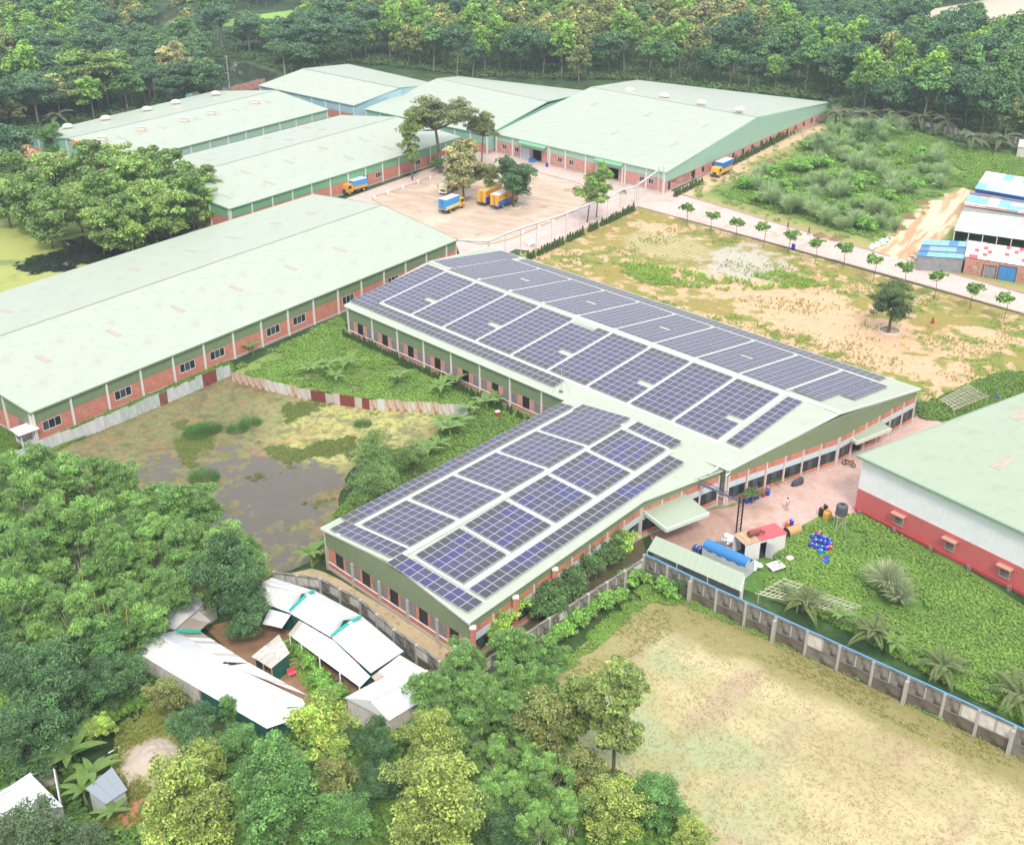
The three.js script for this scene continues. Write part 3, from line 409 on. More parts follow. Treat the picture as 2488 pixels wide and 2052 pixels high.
const fAl = hallA.fl, fAr = hallA.fr, fBl = hallB.fl;
const fBr = frame(B.R1, B.Rb, B.K0.clone().add(B.K1).multiplyScalar(0.5)); const fBL = frame(B.L0, B.L1, B.K0.clone().add(B.K1).multiplyScalar(0.5));
{ // walkways between the arrays
  const wm = mat(C(0.66, 0.66, 0.70), 0.5), strip = (t, f, u0, v0, u1, v1) => { const m = part('walkway', box(u1 - u0, 0.05, v1 - v0), wm, t); m.position.copy(f.at((u0 + u1) / 2, (v0 + v1) / 2, 0.04)).sub(t.position); m.quaternion.copy(f.q); };
  strip(hallA, fAl, 4.2, 3.85, 75, 4.3); for (let i = 0; i < 10; i++) strip(hallA, fAl, 4.12 + 7.5 * i, 4.4, 4.5 + 7.5 * i, 18.6);
  strip(hallA, fAl, 2, 18.75, 78, 19.2); strip(hallA, fAr, 5, 2.85, 78, 3.25); for (let i = 0; i < 10; i++) strip(hallA, fAr, 10.3 + 7.52 * i, 3.5, 10.66 + 7.52 * i, 18.2);
  const LB = fBL.L, LR = fBr.L; strip(hallB, fBL, LB - 43, 2.55, LB, 3.05); for (let i = 0; i < 6; i++) strip(hallB, fBL, LB - 3.0 - 7.68 * i, 3.2, LB - 2.7 - 7.68 * i, 11.3); strip(hallB, fBr, LR - 26.6, 3.75, LR + 12, 4.35); for (let i = 0; i < 6; i++) strip(hallB, fBr, LR - 26.6 + 7.68 * i, 4.5, LR - 26.25 + 7.68 * i, 11.3);
}
{ // antenna on the low roof edge
  const p = fAl.at(47.4, 1.2, 0.1), t = thing('antenna_mast', 'slim guyed mast with blue tip on the solar hall roof edge', 'antenna', p);
  part('pole', cyl(0.05, 0.035, 3.6, 8), M.galv, t); part('base_plate', box(0.5, 0.08, 0.5, 0, 0.0, 0), M.rust, t); part('tip', new THREE.SphereGeometry(0.12, 10, 8).translate(0, 3.7, 0), M.blueLight, t);
  for (const [x, z] of [[1.3, 0.9], [-1.3, 0.7], [0.2, -1.3]]) part('guy_wire', bar(V(0, 2.6, 0), V(x, 0.0, z), 0.015, 0.015, 4), M.steel, t);
}
// canopies over the two front doors
function canopy(t, a, b, c, d, h, mName = 'canopy') { wpart(mName, slab([a, b, c, d], 0.3), M.roofI, t); for (const p of [a, b]) { const q = p.clone(); q.y -= 0.35; } wpart('canopy_fascia', beam(a.clone().add(V(0, -0.2, 0)), b.clone().add(V(0, -0.2, 0)), 0.16, 0.5), M.trim, t); wpart('canopy_fascia', beam(d.clone().add(V(0, -0.2, 0)), a.clone().add(V(0, -0.2, 0)), 0.16, 0.5), M.trim, t); }
canopy(hallA, g(1762, 908, 3.2), g(1833, 880, 3.2), g(1785, 848, 3.6), g(1722, 875, 3.6));
canopy(hallB, g(1370, 1087, 3.3), g(1458, 1053, 3.3), g(1410, 1014, 3.7), g(1322, 1049, 3.7));

// C: the long shed at left
const EC = 4.9;
const winC = (L) => { const out = [], b = 5.86; for (let i = 0; i * b < L - 3; i++) { if (i === 5 || i % 2 === 0 && i !== 6 || i === 7) out.push({ kind: 'glass', x: i * b + b * 0.47, w: 2.9, y0: 1.3, y1: 2.75, n: 3 }); } return out; };
const C0 = S(71, 1003, EC), C1 = S(1112, 582, EC), CK = S(927, 497, 7.4), CL = S(761, 471, EC), cu = C1.clone().sub(C0).normalize();
const CLn = S(0, 710, EC), CKn = S(0, 814, 7.4), gd = (() => { const e = C0.clone(), k = S(0, 952, 5.35); return k.sub(e).setY(0).normalize(); })();
const cw = cu.clone().cross(V(0, 1, 0)).normalize().negate(); // away from the camera side
const toLine = (p, a, d) => a.clone().addScaledVector(d, p.clone().sub(a).dot(d));
const kDir = CK.clone().sub(CKn).setY(0).normalize(), lDir = CL.clone().sub(CLn).setY(0).normalize();
const wC = Math.abs(CK.clone().sub(C0).dot(cw)), wC2 = Math.abs(CL.clone().sub(C0).dot(cw));
const nearK = (() => { const k = C0.clone().addScaledVector(cw, Math.sign(CK.clone().sub(C0).dot(cw)) * wC); const q = toLine(k, CK, kDir); q.y = 7.4; return q; })();
const nearL = (() => { const k = C0.clone().addScaledVector(cw, Math.sign(CK.clone().sub(C0).dot(cw)) * wC2); const q = toLine(k, CL, lDir); q.y = EC; return q; })();
const hallC = shed({ name: 'long_shed', label: 'very long shed with bare pale green roof and red brick wall, at left', L0: CL, L1: nearL, R1: C0, R0: C1, K0: CK, K1: nearK, fascia: mat(C(0.20, 0.28, 0.17), 0.5),
  right: (L) => ({ bands: [{ name: 'brick_wall', mat: M.brick, y0: 0, y1: 2.95 }, { name: 'cladding', mat: M.cladOlive, y0: 2.95, y1: 'top', th: 0.12, z: 0.05 }], windows: winC(L), posts: { xs: Array.from({ length: 16 }, (_, i) => Math.min(L - 0.2, 0.15 + i * 5.86)) } }),
  near: plain(M.cladOlive, 2.95, { windows: (L) => [5, 11, 17].map(k => ({ kind: 'shutter', x: L - k + 2, w: 1.2, y0: 1.2, y1: 2.7 })) }), left: plain(M.cladOlive, 2.9), far: plain(M.cladOlive, 2.9) });
skylights(hallC, hallC.fr, [[88, 737], [233, 684], [365, 634], [485, 592], [597, 550], [699, 513]]);
skylights(hallC, hallC.fl, [[13, 640], [276, 554], [393, 516], [475, 488], [640, 438], [565, 459]]);

// D: shed beyond it, bright green cladding
const ED = 5;
const ddir = S(1074, 347, ED).sub(S(556, 507, ED)).setY(0).normalize(), dw = V(ddir.z, 0, -ddir.x);
const D1 = S(556, 507, ED), D0 = S(1120, 332, ED), dOff = (p, k, y) => { const q = p.clone().addScaledVector(dw, k); q.y = y; return q; };
const sg = Math.sign(S(485, 414, 7).sub(D1).dot(dw)), wD = Math.abs(S(485, 414, 7.2).sub(D1).dot(dw)), wD2 = Math.abs(S(446, 378, ED).sub(D1).dot(dw));
const hallD = shed({ name: 'green_clad_shed', label: 'shed with bright green cladding facing the truck court', R1: D1, R0: D0, K1: dOff(D1, sg * wD, 7.2), K0: dOff(D0, sg * wD, 7.2), L1: dOff(D1, sg * wD2, ED), L0: dOff(D0, sg * wD2, ED), fascia: mat(C(0.25, 0.42, 0.28), 0.5),
  right: (L) => ({ bands: [{ name: 'brick_wall', mat: M.brick, y0: 0, y1: 2.9 }, { name: 'cladding', mat: M.cladGreen, y0: 2.9, y1: 'top', th: 0.12, z: 0.05 }], posts: { n: 13 }, windows: [{ kind: 'open', x: L * 0.535, w: 2.4, y0: 0.02, y1: 2.85 }, { kind: 'glass', x: L * 0.305, w: 2.2, y0: 1.3, y1: 2.6 }, { kind: 'glass', x: L * 0.6, w: 2.4, y0: 1.3, y1: 2.6 }, { kind: 'glass', x: L * 0.785, w: 2.0, y0: 1.3, y1: 2.5 }] }),
  near: plain(M.cladGreen, 2.9), left: plain(M.cladGreen, 2.9), far: plain(M.cladGreen, 2.9) });
const z2 = (x, y) => [(600 + 0.266 * x) / 1.18195, (130 + 0.266 * y) / 1.18195], c1 = (x, y, k) => [x * 0.3336, y * 0.3336, k];
skylights(hallD, hallD.fr, [z2(930, 950), z2(700, 860), z2(380, 985), z2(1070, 785), z2(1400, 700), z2(1280, 860), c1(1660, 1125), c1(1395, 1210), c1(1515, 1060)], 0.95, 3.2); skylights(hallD, hallD.fl, [z2(200, 770), z2(375, 785), z2(550, 678), z2(690, 692), c1(1280, 985)], 0.95, 3);
// E: far left shed with round vents
const EE = 5;
const E1 = S(236, 410, EE), hallE = (() => { const R0 = S(798, 265, EE), K0 = S(670, 219, 7.2), L0 = S(520, 221, EE), L1 = S(55, 331, EE), K1 = S(164, 335, 7.2), Rv = S(405, 366, EE).sub(R0).normalize(), R1 = (() => { const d = K1.clone().sub(L1).setY(0).normalize(), q = R0.clone().sub(L1), n = V(-d.z, 0, d.x); return R0.clone().addScaledVector(Rv, -q.dot(n) / Rv.dot(n)); })();
  return shed({ name: 'vented_shed', label: 'shed with round white roof vents in two rows, at far left', L0, L1, R1, R0, K0, K1, fascia: mat(C(0.30, 0.46, 0.37), 0.5), right: plain(M.cladMint, 2.7), near: plain(M.cladSea, 2.7), left: plain(M.cladMint, 2.7), far: plain(M.cladMint, 2.7) }); })();
vents(hallE, hallE.fl, [[139, 264], [217, 247], [302, 228], [361, 214], [443, 196]]);
vents(hallE, hallE.fr, [[209, 288], [290, 268], [378, 249], [434, 234], [524, 212]], boxVent);
skylights(hallE, hallE.fr, [c1(995, 785), c1(1220, 730), c1(1450, 675), c1(1650, 625), c1(745, 850)], 0.9, 2.6);
// F and G: sheds at the back, gable towards the yard
const backShed = (name, label, L0, L1, R1, R0, K0, K1, clad, fas) => shed({ name, label, L0, L1, R1, R0, K0, K1, fascia: fas, left: plain(clad, 2.6), near: plain(clad, 0.9, { nopost: true }), right: plain(clad, 2.6), far: plain(clad, 2.6) });
const hallF = backShed('rear_shed', 'rearmost shed with pale blue gable, beneath the dark trees', S(627, 207, 5.2), S(860, 256, 5.2), S(1062, 204, 5.2), S(846, 155, 5.2), S(737, 166, 8.4), S(972, 213, 8.4), M.cladBlue, mat(C(0.22, 0.36, 0.36), 0.5));
const hallG = backShed('middle_rear_shed', 'rear shed with sea green gable, between two other roofs', S(885, 264, 5.2), S(1185, 327, 5.2), S(1440, 222, 5.2), S(1114, 185, 5.2), S(1063, 190, 7.6), S(1331, 246, 8), M.cladSea, mat(C(0.25, 0.46, 0.36), 0.5));
// H: the big hall with two loading doors
const EH = 5;
const winH = (L) => { const o = []; for (const k of [0.055, 0.135, 0.405, 0.475, 0.875, 0.925]) o.push({ kind: 'glass', x: L * k, w: 1.5, y0: 1.3, y1: 2.6, n: 2 }); o.push({ kind: 'open', x: L * 0.265, w: 3.2, y0: 0.02, y1: 3.1 }, { kind: 'open', x: L * 0.72, w: 3.2, y0: 0.02, y1: 3.1 }); return o; };
const hallH = shed({ name: 'loading_hall', label: 'big hall with two loading doors and four round roof vents', L0: S(1201, 323, EH), L1: S(1619, 418, EH), R1: S(2013, 248, EH), R0: S(1548, 194, EH), K0: S(1437, 211, 9), K1: S(1839, 284, 9), fascia: mat(C(0.42, 0.60, 0.50), 0.5),
  left: (L) => ({ bands: [{ name: 'brick_wall', mat: M.brickPink, y0: 0, y1: 3.12 }, { name: 'cladding', mat: M.cladMint, y0: 3.12, y1: 'top', th: 0.12, z: 0.05 }], windows: winH(L), posts: { xs: [0.004, 0.11, 0.165, 0.335, 0.345, 0.44, 0.56, 0.625, 0.77, 0.785, 0.9, 0.996].map(k => k * L) } }),
  near: (L) => ({ bands: [{ name: 'brick_wall', mat: M.brickPink, y0: 0, y1: 2.5 }, { name: 'cladding', mat: M.cladMint, y0: 2.5, y1: 'top', th: 0.12, z: 0.05 }], windows: [{ kind: 'dark', x: 2.0, w: 1.0, y0: 0.05, y1: 2.2, n: 1 }, { kind: 'open', x: 13.2, w: 3, y0: 0.02, y1: 2.45 }, ...Array.from({ length: 15 }, (_, i) => ({ kind: 'dark', x: 6.2 + i * 5.4 + (i > 0 ? 1.5 : 0), w: 1.2, y0: 1.0, y1: 2.2, n: 1 }))] }), right: plain(M.cladMint, 2.5), far: plain(M.cladMint, 2.5) });
vents(hallH, hallH.fr, [[1295, 189], [1366, 201], [1442, 215], [1520, 229]].map(([x, y]) => [x, y]));
skylights(hallH, hallH.fl, [[1223, 213], [1333, 235], [1264, 273], [1386, 297], [1453, 257]], 0.95, 3.2);
{ const put = (a, b) => { const P = hallH.fl, p = (u, v, h) => P.at(u * P.L, v, h); wpart('canopy', slab([p(a, -1.6, -0.5), p(b, -1.6, -0.5), p(b, 0.3, -0.2), p(a, 0.3, -0.2)], 0.15), M.cladGreen, hallH); wpart('canopy_fascia', beam(p(a, -1.6, -0.55), p(b, -1.6, -0.55), 0.1, 0.4), M.cladGreen, hallH); };
  put(0.17, 0.335); put(0.625, 0.775);
  const P = hallH.fl; for (const [k, w] of [[0.20, 2.9], [0.655, 2.9]]) { const m = part('sliding_door', box(w, 3.0, 0.08), mat(C(0.44, 0.52, 0.62), 0.5), hallH); m.position.copy(P.at(k * P.L, 0, 0)).sub(hallH.position).setY(1.55); m.rotation.y = Math.atan2(-P.U.z, P.U.x); m.position.add(V(P.W.x, 0, P.W.z).normalize().multiplyScalar(0.2)); } }
// I: white and red hall at right
{ const EI = 7.8, I1 = S(2084, 1106, EI), I2 = S(2510, 1303, EI), I0 = S(2488, 952, EI + 1.9);
  const U = I2.clone().sub(I1).setY(0).normalize(), W = I0.clone().sub(I1).setY(0).normalize(), w = 42, K1 = I1.clone().addScaledVector(W, w).setY(EI + 2.6), E = I1.clone().addScaledVector(U, 60), K2 = E.clone().addScaledVector(W, w).setY(EI + 2.6);
  const c = I1.clone().add(E).multiplyScalar(0.5), t = thing('red_white_hall', 'tall hall with white upper wall and red lower wall, at right edge', 'shed', V(c.x, 0, c.z));
  wpart('roof_slope', slab([I1, E, K2, K1], 0.14), M.roofI, t); const R2 = K1.clone().addScaledVector(W, 20).setY(EI + 1.4), R3 = K2.clone().addScaledVector(W, 20).setY(EI + 1.4); wpart('roof_slope', slab([R3, R2, K1, K2], 0.14), M.roofI, t);
  const dn = V(0, -0.12, 0), fm = mat(C(0.24, 0.36, 0.26), 0.5); wpart('gutter', beam(I1.clone().add(dn), E.clone().add(dn), 0.3, 0.32), fm, t); wpart('verge', beam(I1.clone().add(dn), K1.clone().add(dn), 0.16, 0.3), fm, t); wpart('verge', beam(K1.clone().add(dn), R2.clone().add(dn), 0.16, 0.3), fm, t);
  const a = I1.clone().addScaledVector(W, 0.5).addScaledVector(U, 0.4).setY(0), b = E.clone().addScaledVector(W, 0.5).setY(0), d = R2.clone().addScaledVector(U, 0.4).setY(0);
  const louv = Array.from({ length: 9 }, (_, i) => 6.2 + i * 6.9);
  wall(t, a, b, { bands: [{ name: 'lower_wall', mat: M.cladRed, y0: 0, y1: 3.3, th: 0.2, z: 0.04 }, { name: 'upper_wall', mat: M.cladWhite, y0: 3.3, y1: 'top', th: 0.2 }], plinth: 0 }, () => EI - 0.2);
  wall(t, d, a, { bands: [{ name: 'lower_wall', mat: M.cladRed, y0: 0, y1: 3.3, th: 0.2, z: 0.04 }, { name: 'upper_wall', mat: M.cladWhite, y0: 3.3, y1: EI - 0.2, th: 0.2 }], plinth: 0 }, () => EI - 0.2);
  const ang = Math.atan2(-U.z, U.x), out = W.clone().negate(), lv = mergeGeometries([box(1.3, 0.1, 0.14, 0, 0.6, 0), box(1.3, 0.1, 0.14, 0, -0.6, 0), box(0.1, 1.1, 0.14, -0.6, 0, 0), box(0.1, 1.1, 0.14, 0.6, 0, 0), ...Array.from({ length: 7 }, (_, i) => box(1.1, 0.03, 0.12, 0, -0.48 + i * 0.16, 0).rotateX(0.0))].map(q => q.toNonIndexed())), hood = rbox(1.8, 0.22, 0.7, 0.06);
  const lm = mat(C(0.42, 0.33, 0.30), 0.7), hm = mat(C(0.55, 0.30, 0.22), 0.8);
  for (const x of louv) { const p = a.clone().addScaledVector(U, x).addScaledVector(out, 0.12); const m = part('louvre_vent', lv, lm, t); m.position.set(p.x - t.position.x, 1.75, p.z - t.position.z); m.rotation.y = ang; const h = part('vent_hood', hood, hm, t); h.position.copy(m.position).add(V(out.x * 0.25, 0.85, out.z * 0.25)); h.rotation.y = ang; const k = part('vent_backing', box(1.1, 1.1, 0.02), M.dark, m); k.position.z = -0.06; }
  const p0 = a.clone().addScaledVector(out, 0.35).setY(0.7), p1 = b.clone().addScaledVector(out, 0.35).setY(0.7); wpart('pipe', bar(p0, p1, 0.1, 0.1, 8), M.red, t);
  for (let i = 0; i < 12; i++) { const p = a.clone().addScaledVector(U, 1 + i * 5).addScaledVector(out, 0.35); wpart('plinth_pier', box(0.5, 0.7, 0.5, p.x, 0.35, p.z), M.concreteOld, t); }
  const f = frame(I1, E, K1); skylights(t, f, [[2062, 951], [2100, 852]], 1.3, 3.4); }
// ---------- solar arrays: each block of panels is a thing, each panel a part ----------
{ const pa = 2.27, pb = 1.125, px = 2.31, pz = 1.155;
  const glassTex = (c, e) => tex(128, 64, (u, v) => { const gx = (u * 24) % 1, gy = (v * 6) % 1, line = gx < 0.07 || gy < 0.09; const k = 0.85 + 0.3 * hash(Math.floor(u * 24), Math.floor(v * 6) + 7 * e); return line ? [c[0] * 2.2 + 0.02, c[1] * 2.2 + 0.02, c[2] * 1.5 + 0.03] : [c[0] * k, c[1] * k, c[2] * k]; }, true);
  const gm = (c, e) => new THREE.MeshPhysicalMaterial({ map: glassTex(c, e), color: 0xffffff, roughness: 0.22, clearcoat: 0.7, clearcoatRoughness: 0.1, specularIntensity: 0.7 });
  const glass = [gm([0.023, 0.021, 0.082], 1), gm([0.018, 0.019, 0.068], 2), gm([0.030, 0.026, 0.08], 3), gm([0.019, 0.019, 0.036], 4), gm([0.014, 0.017, 0.11], 5)];
  const fr = mat(C(0.56, 0.56, 0.62), 0.4, { metalness: 0.2 });
  const top = (x) => new THREE.PlaneGeometry(pa / 2 - 0.05, pb - 0.06).rotateX(-Math.PI / 2).translate(x, 0.0225, 0);
  const geo = mergeGeometries([box(pa, 0.04, pb).toNonIndexed(), mergeGeometries([top(-pa / 4 + 0.0), top(pa / 4 - 0.0)]).toNonIndexed()], true);
  const mats = glass.map(x => [fr, x]); const r = rng(99);
  function array(f, u0, v0, cols, rows, label, o = {}) {
    const t = thing('solar_array', label, 'solar array'); t.position.copy(f.at(u0, v0, 0.16)); t.quaternion.copy(f.q); t.userData.group = o.group;
    const rail = []; for (let j = 0; j < rows; j += Math.max(1, rows - 1)) part('mounting_rail', box(cols * px, 0.06, 0.05, cols * px / 2, -0.06, -(j + 0.5) * pz), M.alu, t);
    const dk = r();
    for (let i = 0; i < cols; i++) for (let j = 0; j < rows; j++) {
      if (o.skip && o.skip(i, j)) continue; const edge = (j === 0 || j === rows - 1) && r() < 0.75 || ((i === 0 && o.lo) || (i === cols - 1 && o.hi)) && r() < 0.3; const q = r();
      const m = shade(new THREE.Mesh(geo, mats[edge ? 3 : o.blue && q < 0.35 ? 4 : q < 0.45 ? 0 : q < 0.8 ? 1 : 2])); m.name = 'solar_panel'; m.position.set((i + 0.5) * px, (r() - 0.5) * 0.012, -(j + 0.5) * pz); t.add(m);
    }
    return t;
  }
  const ord = ['first', 'second', 'third', 'fourth', 'fifth', 'sixth', 'seventh', 'eighth', 'ninth', 'tenth'];
  const GA = 'solar arrays on the long hall', GB = 'solar arrays on the lower wing';
  for (let i = 0; i < 9; i++) array(fAl, 4.6 + 7.5 * i, 4.45, 3, 12, `large solar block on the long hall's front slope, ${ord[i]} from the far gable`, { group: GA, skip: (a, b) => (i % 2 === 0 && a === 2 && b === 4) || (i === 4 && b === 11 && a < 2) });
  array(fAl, -0.5, 1.35, 2, 15, "tall two-column solar strip along the long hall's far gable, front slope", { group: GA });
  array(fAl, 4.25, 1.35, 18, 2, "long two-row solar strip along the long hall's front eave", { group: GA });
  array(fAl, 72.7, 4.6, 1, 12, "narrow one-column solar strip at the near end of the long hall's front slope", { group: GA });
  for (let i = 0; i < 9; i++) array(fAr, 10.8 + 7.52 * i, 3.45, 3, 13, `large solar block on the long hall's rear slope, ${ord[8 - i]} from the far gable`, { group: GA, skip: (a, b) => i % 2 === 1 && a === 1 && b === 6 });
  array(fAr, 5.5, 3.7, 2, 12, "two-column solar block near the front gable on the long hall's rear slope", { group: GA });
  array(fAr, 3.0, 3.9, 1, 8, "short one-column solar strip nearest the front gable, long hall's rear slope", { group: GA });
  array(fAr, 78.4, 0.6, 2, 15, "two-column solar strip along the long hall's far gable, rear slope", { group: GA });
  array(fAr, 5.0, 0.5, 31, 2, "very long two-row solar strip along the long hall's rear eave", { group: GA });
  for (let i = 0; i < 5; i++) array(fBL, fBL.L - 10.05 - 7.68 * i, 3.3, 3, 7, `solar block on the lower wing's left slope, ${ord[i]} from the near gable`, { group: GB, blue: 0 });
  array(fBL, fBL.L - 2.75 - 17 * px, 0.1, 17, 2, "long two-row solar strip along the lower wing's left eave", { group: GB });
  array(fBL, fBL.L - 2.6, 1.2, 1, 9, "solar strip along the near gable, left of the lower wing's ridge", { group: GB });
  array(fBL, fBL.L - 43.3, 2.9, 1, 7, "short solar strip left of the lower wing's ridge, against the long hall", { group: GB });
  for (let i = 0; i < 5; i++) array(fBr, fBr.L - 26.2 + 7.68 * i, 4.55, 3, 6, `solar block on the lower wing's right slope, ${ord[i]} from the near gable`, { group: GB, blue: 1 });
  array(fBr, fBr.L - 29.3, 1.1, 1, 10, "solar strip along the near gable, right of the lower wing's ridge", { group: GB, blue: 1 });
  array(fBr, fBr.L - 26.4, 1.25, 16, 2, "long two-row solar strip along the lower wing's right eave", { group: GB, blue: 1 });
  array(fBr, fBr.L + 12.3, 4.2, 1, 6, "short solar strip right of the lower wing's ridge, against the long hall", { group: GB });
}
// ---------- small houses, walls and fences ----------
const lp = (a, b, t) => a.clone().lerp(b, t);
// roof of separate sheets over four corners: a-b front edge, d-c back edge
function sheetRoof(t, a, b, c, d, n, m, mats, seed = 1, name = 'roof_sheet') {
  const r = rng(seed); for (let j = 0; j < m; j++) for (let i = 0; i < n; i++) {
    const q = (u, v) => lp(lp(a, b, u), lp(d, c, u), v), u0 = i / n, u1 = (i + 0.985) / n, v0 = j / m - (j ? 0.01 : 0), v1 = (j + 1) / m, up = V(0, (i % 2) * 0.012 + (m - j) * 0.012 + r() * 0.01, 0);
    wpart(name, slab([q(u0, v0), q(u1, v0), q(u1, v1), q(u0, v1)].map(p => p.add(up)), 0.025), mats[Math.floor(r() * mats.length)], t);
  }
}
function wallQuad(t, name, p, q, h0, h1, m, th = 0.14, y0 = 0) { // upright wall from p to q with end heights h0, h1
  const d = q.clone().sub(p).setY(0), L = d.length(), s = new THREE.Shape(); s.moveTo(0, y0); s.lineTo(L, y0); s.lineTo(L, h1); s.lineTo(0, h0);
  const ge = new THREE.ExtrudeGeometry(s, { depth: th, bevelEnabled: false }).translate(0, 0, -th / 2).rotateY(Math.atan2(-d.z, d.x)).translate(p.x, 0, p.z); return wpart(name, ge, m, t);
}
const flatP = p => V(p.x, 0, p.z), mid = (...l) => { const q = V(); for (const p of l) q.add(p); return q.divideScalar(l.length); };
// one-slope or gabled house from its roof corners; a-b front eave, c-d back eave, k0-k1 ridge (over the a-d and b-c ends)
function house(name, label, cat, o) {
  const { a, b, c, d } = o, m = mid(a, b, c, d), t = thing(name, label, cat, V(m.x, 0, m.z)); const ov = o.over ?? 0.3;
  const P = [a, b, c, d].map(x => flatP(x).lerp(flatP(m), ov / flatP(x).distanceTo(flatP(m))));
  const n = o.n ?? 6, mats = o.mats || [M.tin];
  if (o.k0) { sheetRoof(t, a, b, o.k1, o.k0, n, o.m ?? 1, mats, 3); sheetRoof(t, c, d, o.k0, o.k1, n, o.m ?? 1, o.mats2 || mats, 4); wpart('ridge_cap', beam(lp(o.k0, o.k1, -0.01).add(V(0, 0.05, 0)), lp(o.k0, o.k1, 1.01).add(V(0, 0.05, 0)), 0.35, 0.05), o.cap || mats[0], t); }
  else sheetRoof(t, a, b, c, d, n, o.m ?? 1, mats, 5);
  const W = o.wall || M.plaster, hs = [a, b, c, d].map(x => x.y - 0.08), nm = o.wallName || 'wall';
  if (!o.open?.includes(0)) wallQuad(t, nm, P[0], P[1], hs[0], hs[1], o.walls?.[0] || W); if (!o.open?.includes(2)) wallQuad(t, nm, P[2], P[3], hs[2], hs[3], W);
  const end = (x, y, hx, hy, k) => { wallQuad(t, nm, x, y, hx, hy, W); if (k) { const dd = y.clone().sub(x), L = dd.length(), s2 = new THREE.Shape(), pk = clamp(flatP(k).sub(x).dot(dd) / L / L); s2.moveTo(0, hx); s2.lineTo(L, hy); s2.lineTo(L * pk, k.y - 0.1); wpart('gable', new THREE.ExtrudeGeometry(s2, { depth: 0.1, bevelEnabled: false }).translate(0, 0, -0.05).rotateY(Math.atan2(-dd.z, dd.x)).translate(x.x, 0, x.z), W, t); } };
  if (!o.open?.includes(1)) end(P[1], P[2], hs[1], hs[2], o.hip1 ? null : o.k1); if (!o.open?.includes(3)) end(P[3], P[0], hs[3], hs[0], o.hip0 ? null : o.k0);
  if (o.hip1) wpart('hip_sheet', slab([b.clone().add(V(0, 0.03, 0)), c.clone().add(V(0, 0.03, 0)), o.k1.clone().add(V(0, 0.06, 0)), lp(o.k1, o.k0, 0.02).add(V(0, 0.06, 0))], 0.03), mats[0], t);
  if (o.hip0) wpart('hip_sheet', slab([d.clone().add(V(0, 0.03, 0)), a.clone().add(V(0, 0.03, 0)), o.k0.clone().add(V(0, 0.06, 0)), lp(o.k0, o.k1, 0.02).add(V(0, 0.06, 0))], 0.03), mats[0], t);
  if (o.posts) for (let i = 0; i <= o.posts; i++) { const x = lp(P[0], P[1], i / o.posts), h = lerp(hs[0], hs[1], i / o.posts); wpart('post', box(0.14, h, 0.14, x.x, h / 2, x.z), o.postMat || M.white, t); }
  t.corners = P; t.hs = hs; return t;
}
// wall of posts and panels along ground points
function panelWall(name, label, pts, H, bay, o = {}) {
  const m = mid(...pts), t = thing(name, label, 'wall', V(m.x, 0, m.z)); const r = rng(o.seed ?? 5);
  for (let s = 0; s + 1 < pts.length; s++) { const a = pts[s], b = pts[s + 1], L = a.distanceTo(b), n = Math.max(1, Math.round(L / bay)), ang = Math.atan2(-(b.z - a.z), b.x - a.x), dir = b.clone().sub(a).normalize(), out = V(-dir.z, 0, dir.x).multiplyScalar(o.side ?? 1);
    const put = (nm, ge, mt, k, y) => { const p = lp(a, b, k), q = part(nm, ge, mt, t); q.position.set(p.x - t.position.x, y, p.z - t.position.z); q.rotation.y = ang; return q; };
    for (let i = 0; i <= n; i++) { if (s && !i) continue; put('post', cached('wp' + H, () => rbox(0.3, H + 0.06, 0.34, 0.03)), o.post || M.concrete, i / n, H / 2); if (o.buttress && i % 4 === 2) { const p = lp(a, b, i / n).addScaledVector(out, 0.3), q = part('buttress', cached('bt' + H, () => box(0.34, H * 0.9, 0.4)), M.concrete, t); q.position.set(p.x - t.position.x, H * 0.45, p.z - t.position.z); q.rotation.y = ang; } }
    const w = L / n; for (let i = 0; i < n; i++) { const c = (i + 0.5) / n, hl = H * (o.low ?? 0.45);
      put('lower_panel', box(w - 0.3, hl - 0.08, 0.16), r() < 0.7 ? M.concreteMoss : M.concreteOld, c, hl / 2); put('rail', box(w - 0.3, 0.14, 0.26), M.concreteOld, c, hl + 0.02);
      for (const e of [-1, 1]) put('upper_panel', box(w / 2 - 0.22, H - hl - 0.24, 0.14), r() < (o.clean ?? 0.12) ? M.plaster : M.concreteOld, c + e * 0.25 / n, (H + hl) / 2 - 0.02); put('stub', box(0.16, H - hl - 0.24, 0.2), M.concrete, c, (H + hl) / 2 - 0.02); put('coping', box(w - 0.28, 0.12, 0.3), M.concreteOld, c, H - 0.06);
      if (o.blue) put('blue_coping', box(w, 0.08, 0.14), M.blueLight, c, H + 0.1).material = o.blueMat; } }
  return t;
}
function tinFence(name, label, pts, H, w, pick, seed) {
  const m = mid(...pts), t = thing(name, label, 'fence', V(m.x, 0, m.z)), r = rng(seed);
  for (let s = 0; s + 1 < pts.length; s++) { const a = pts[s], b = pts[s + 1], L = a.distanceTo(b), n = Math.round(L / w); for (let i = 0; i < n; i++) { const p = lp(a, b, i / n), q = lp(a, b, (i + 0.99) / n), h = H * (0.9 + 0.2 * r()), o = (r() - 0.5) * 0.08; p.z += o; q.z += o; const [mt, nm] = pick(s, i / n, r); const d = q.clone().sub(p), sh = part('tin_sheet', box(d.length(), h, 0.04), mt, t); sh.position.set((p.x + q.x) / 2 - t.position.x, h / 2, (p.z + q.z) / 2 - t.position.z); sh.rotation.set((r() - 0.5) * 0.08, Math.atan2(-d.z, d.x), 0); sh.rotation.order = 'YXZ'; } for (let i = 0; i <= n; i += 2) { const p = lp(a, b, i / n); wpart('fence_post', box(0.09, H * 1.02, 0.09, p.x, H / 2, p.z - 0.08), M.wood, t); } }
  return t;
}
const blueCap = mat(C(0.12, 0.33, 0.58), 0.5);
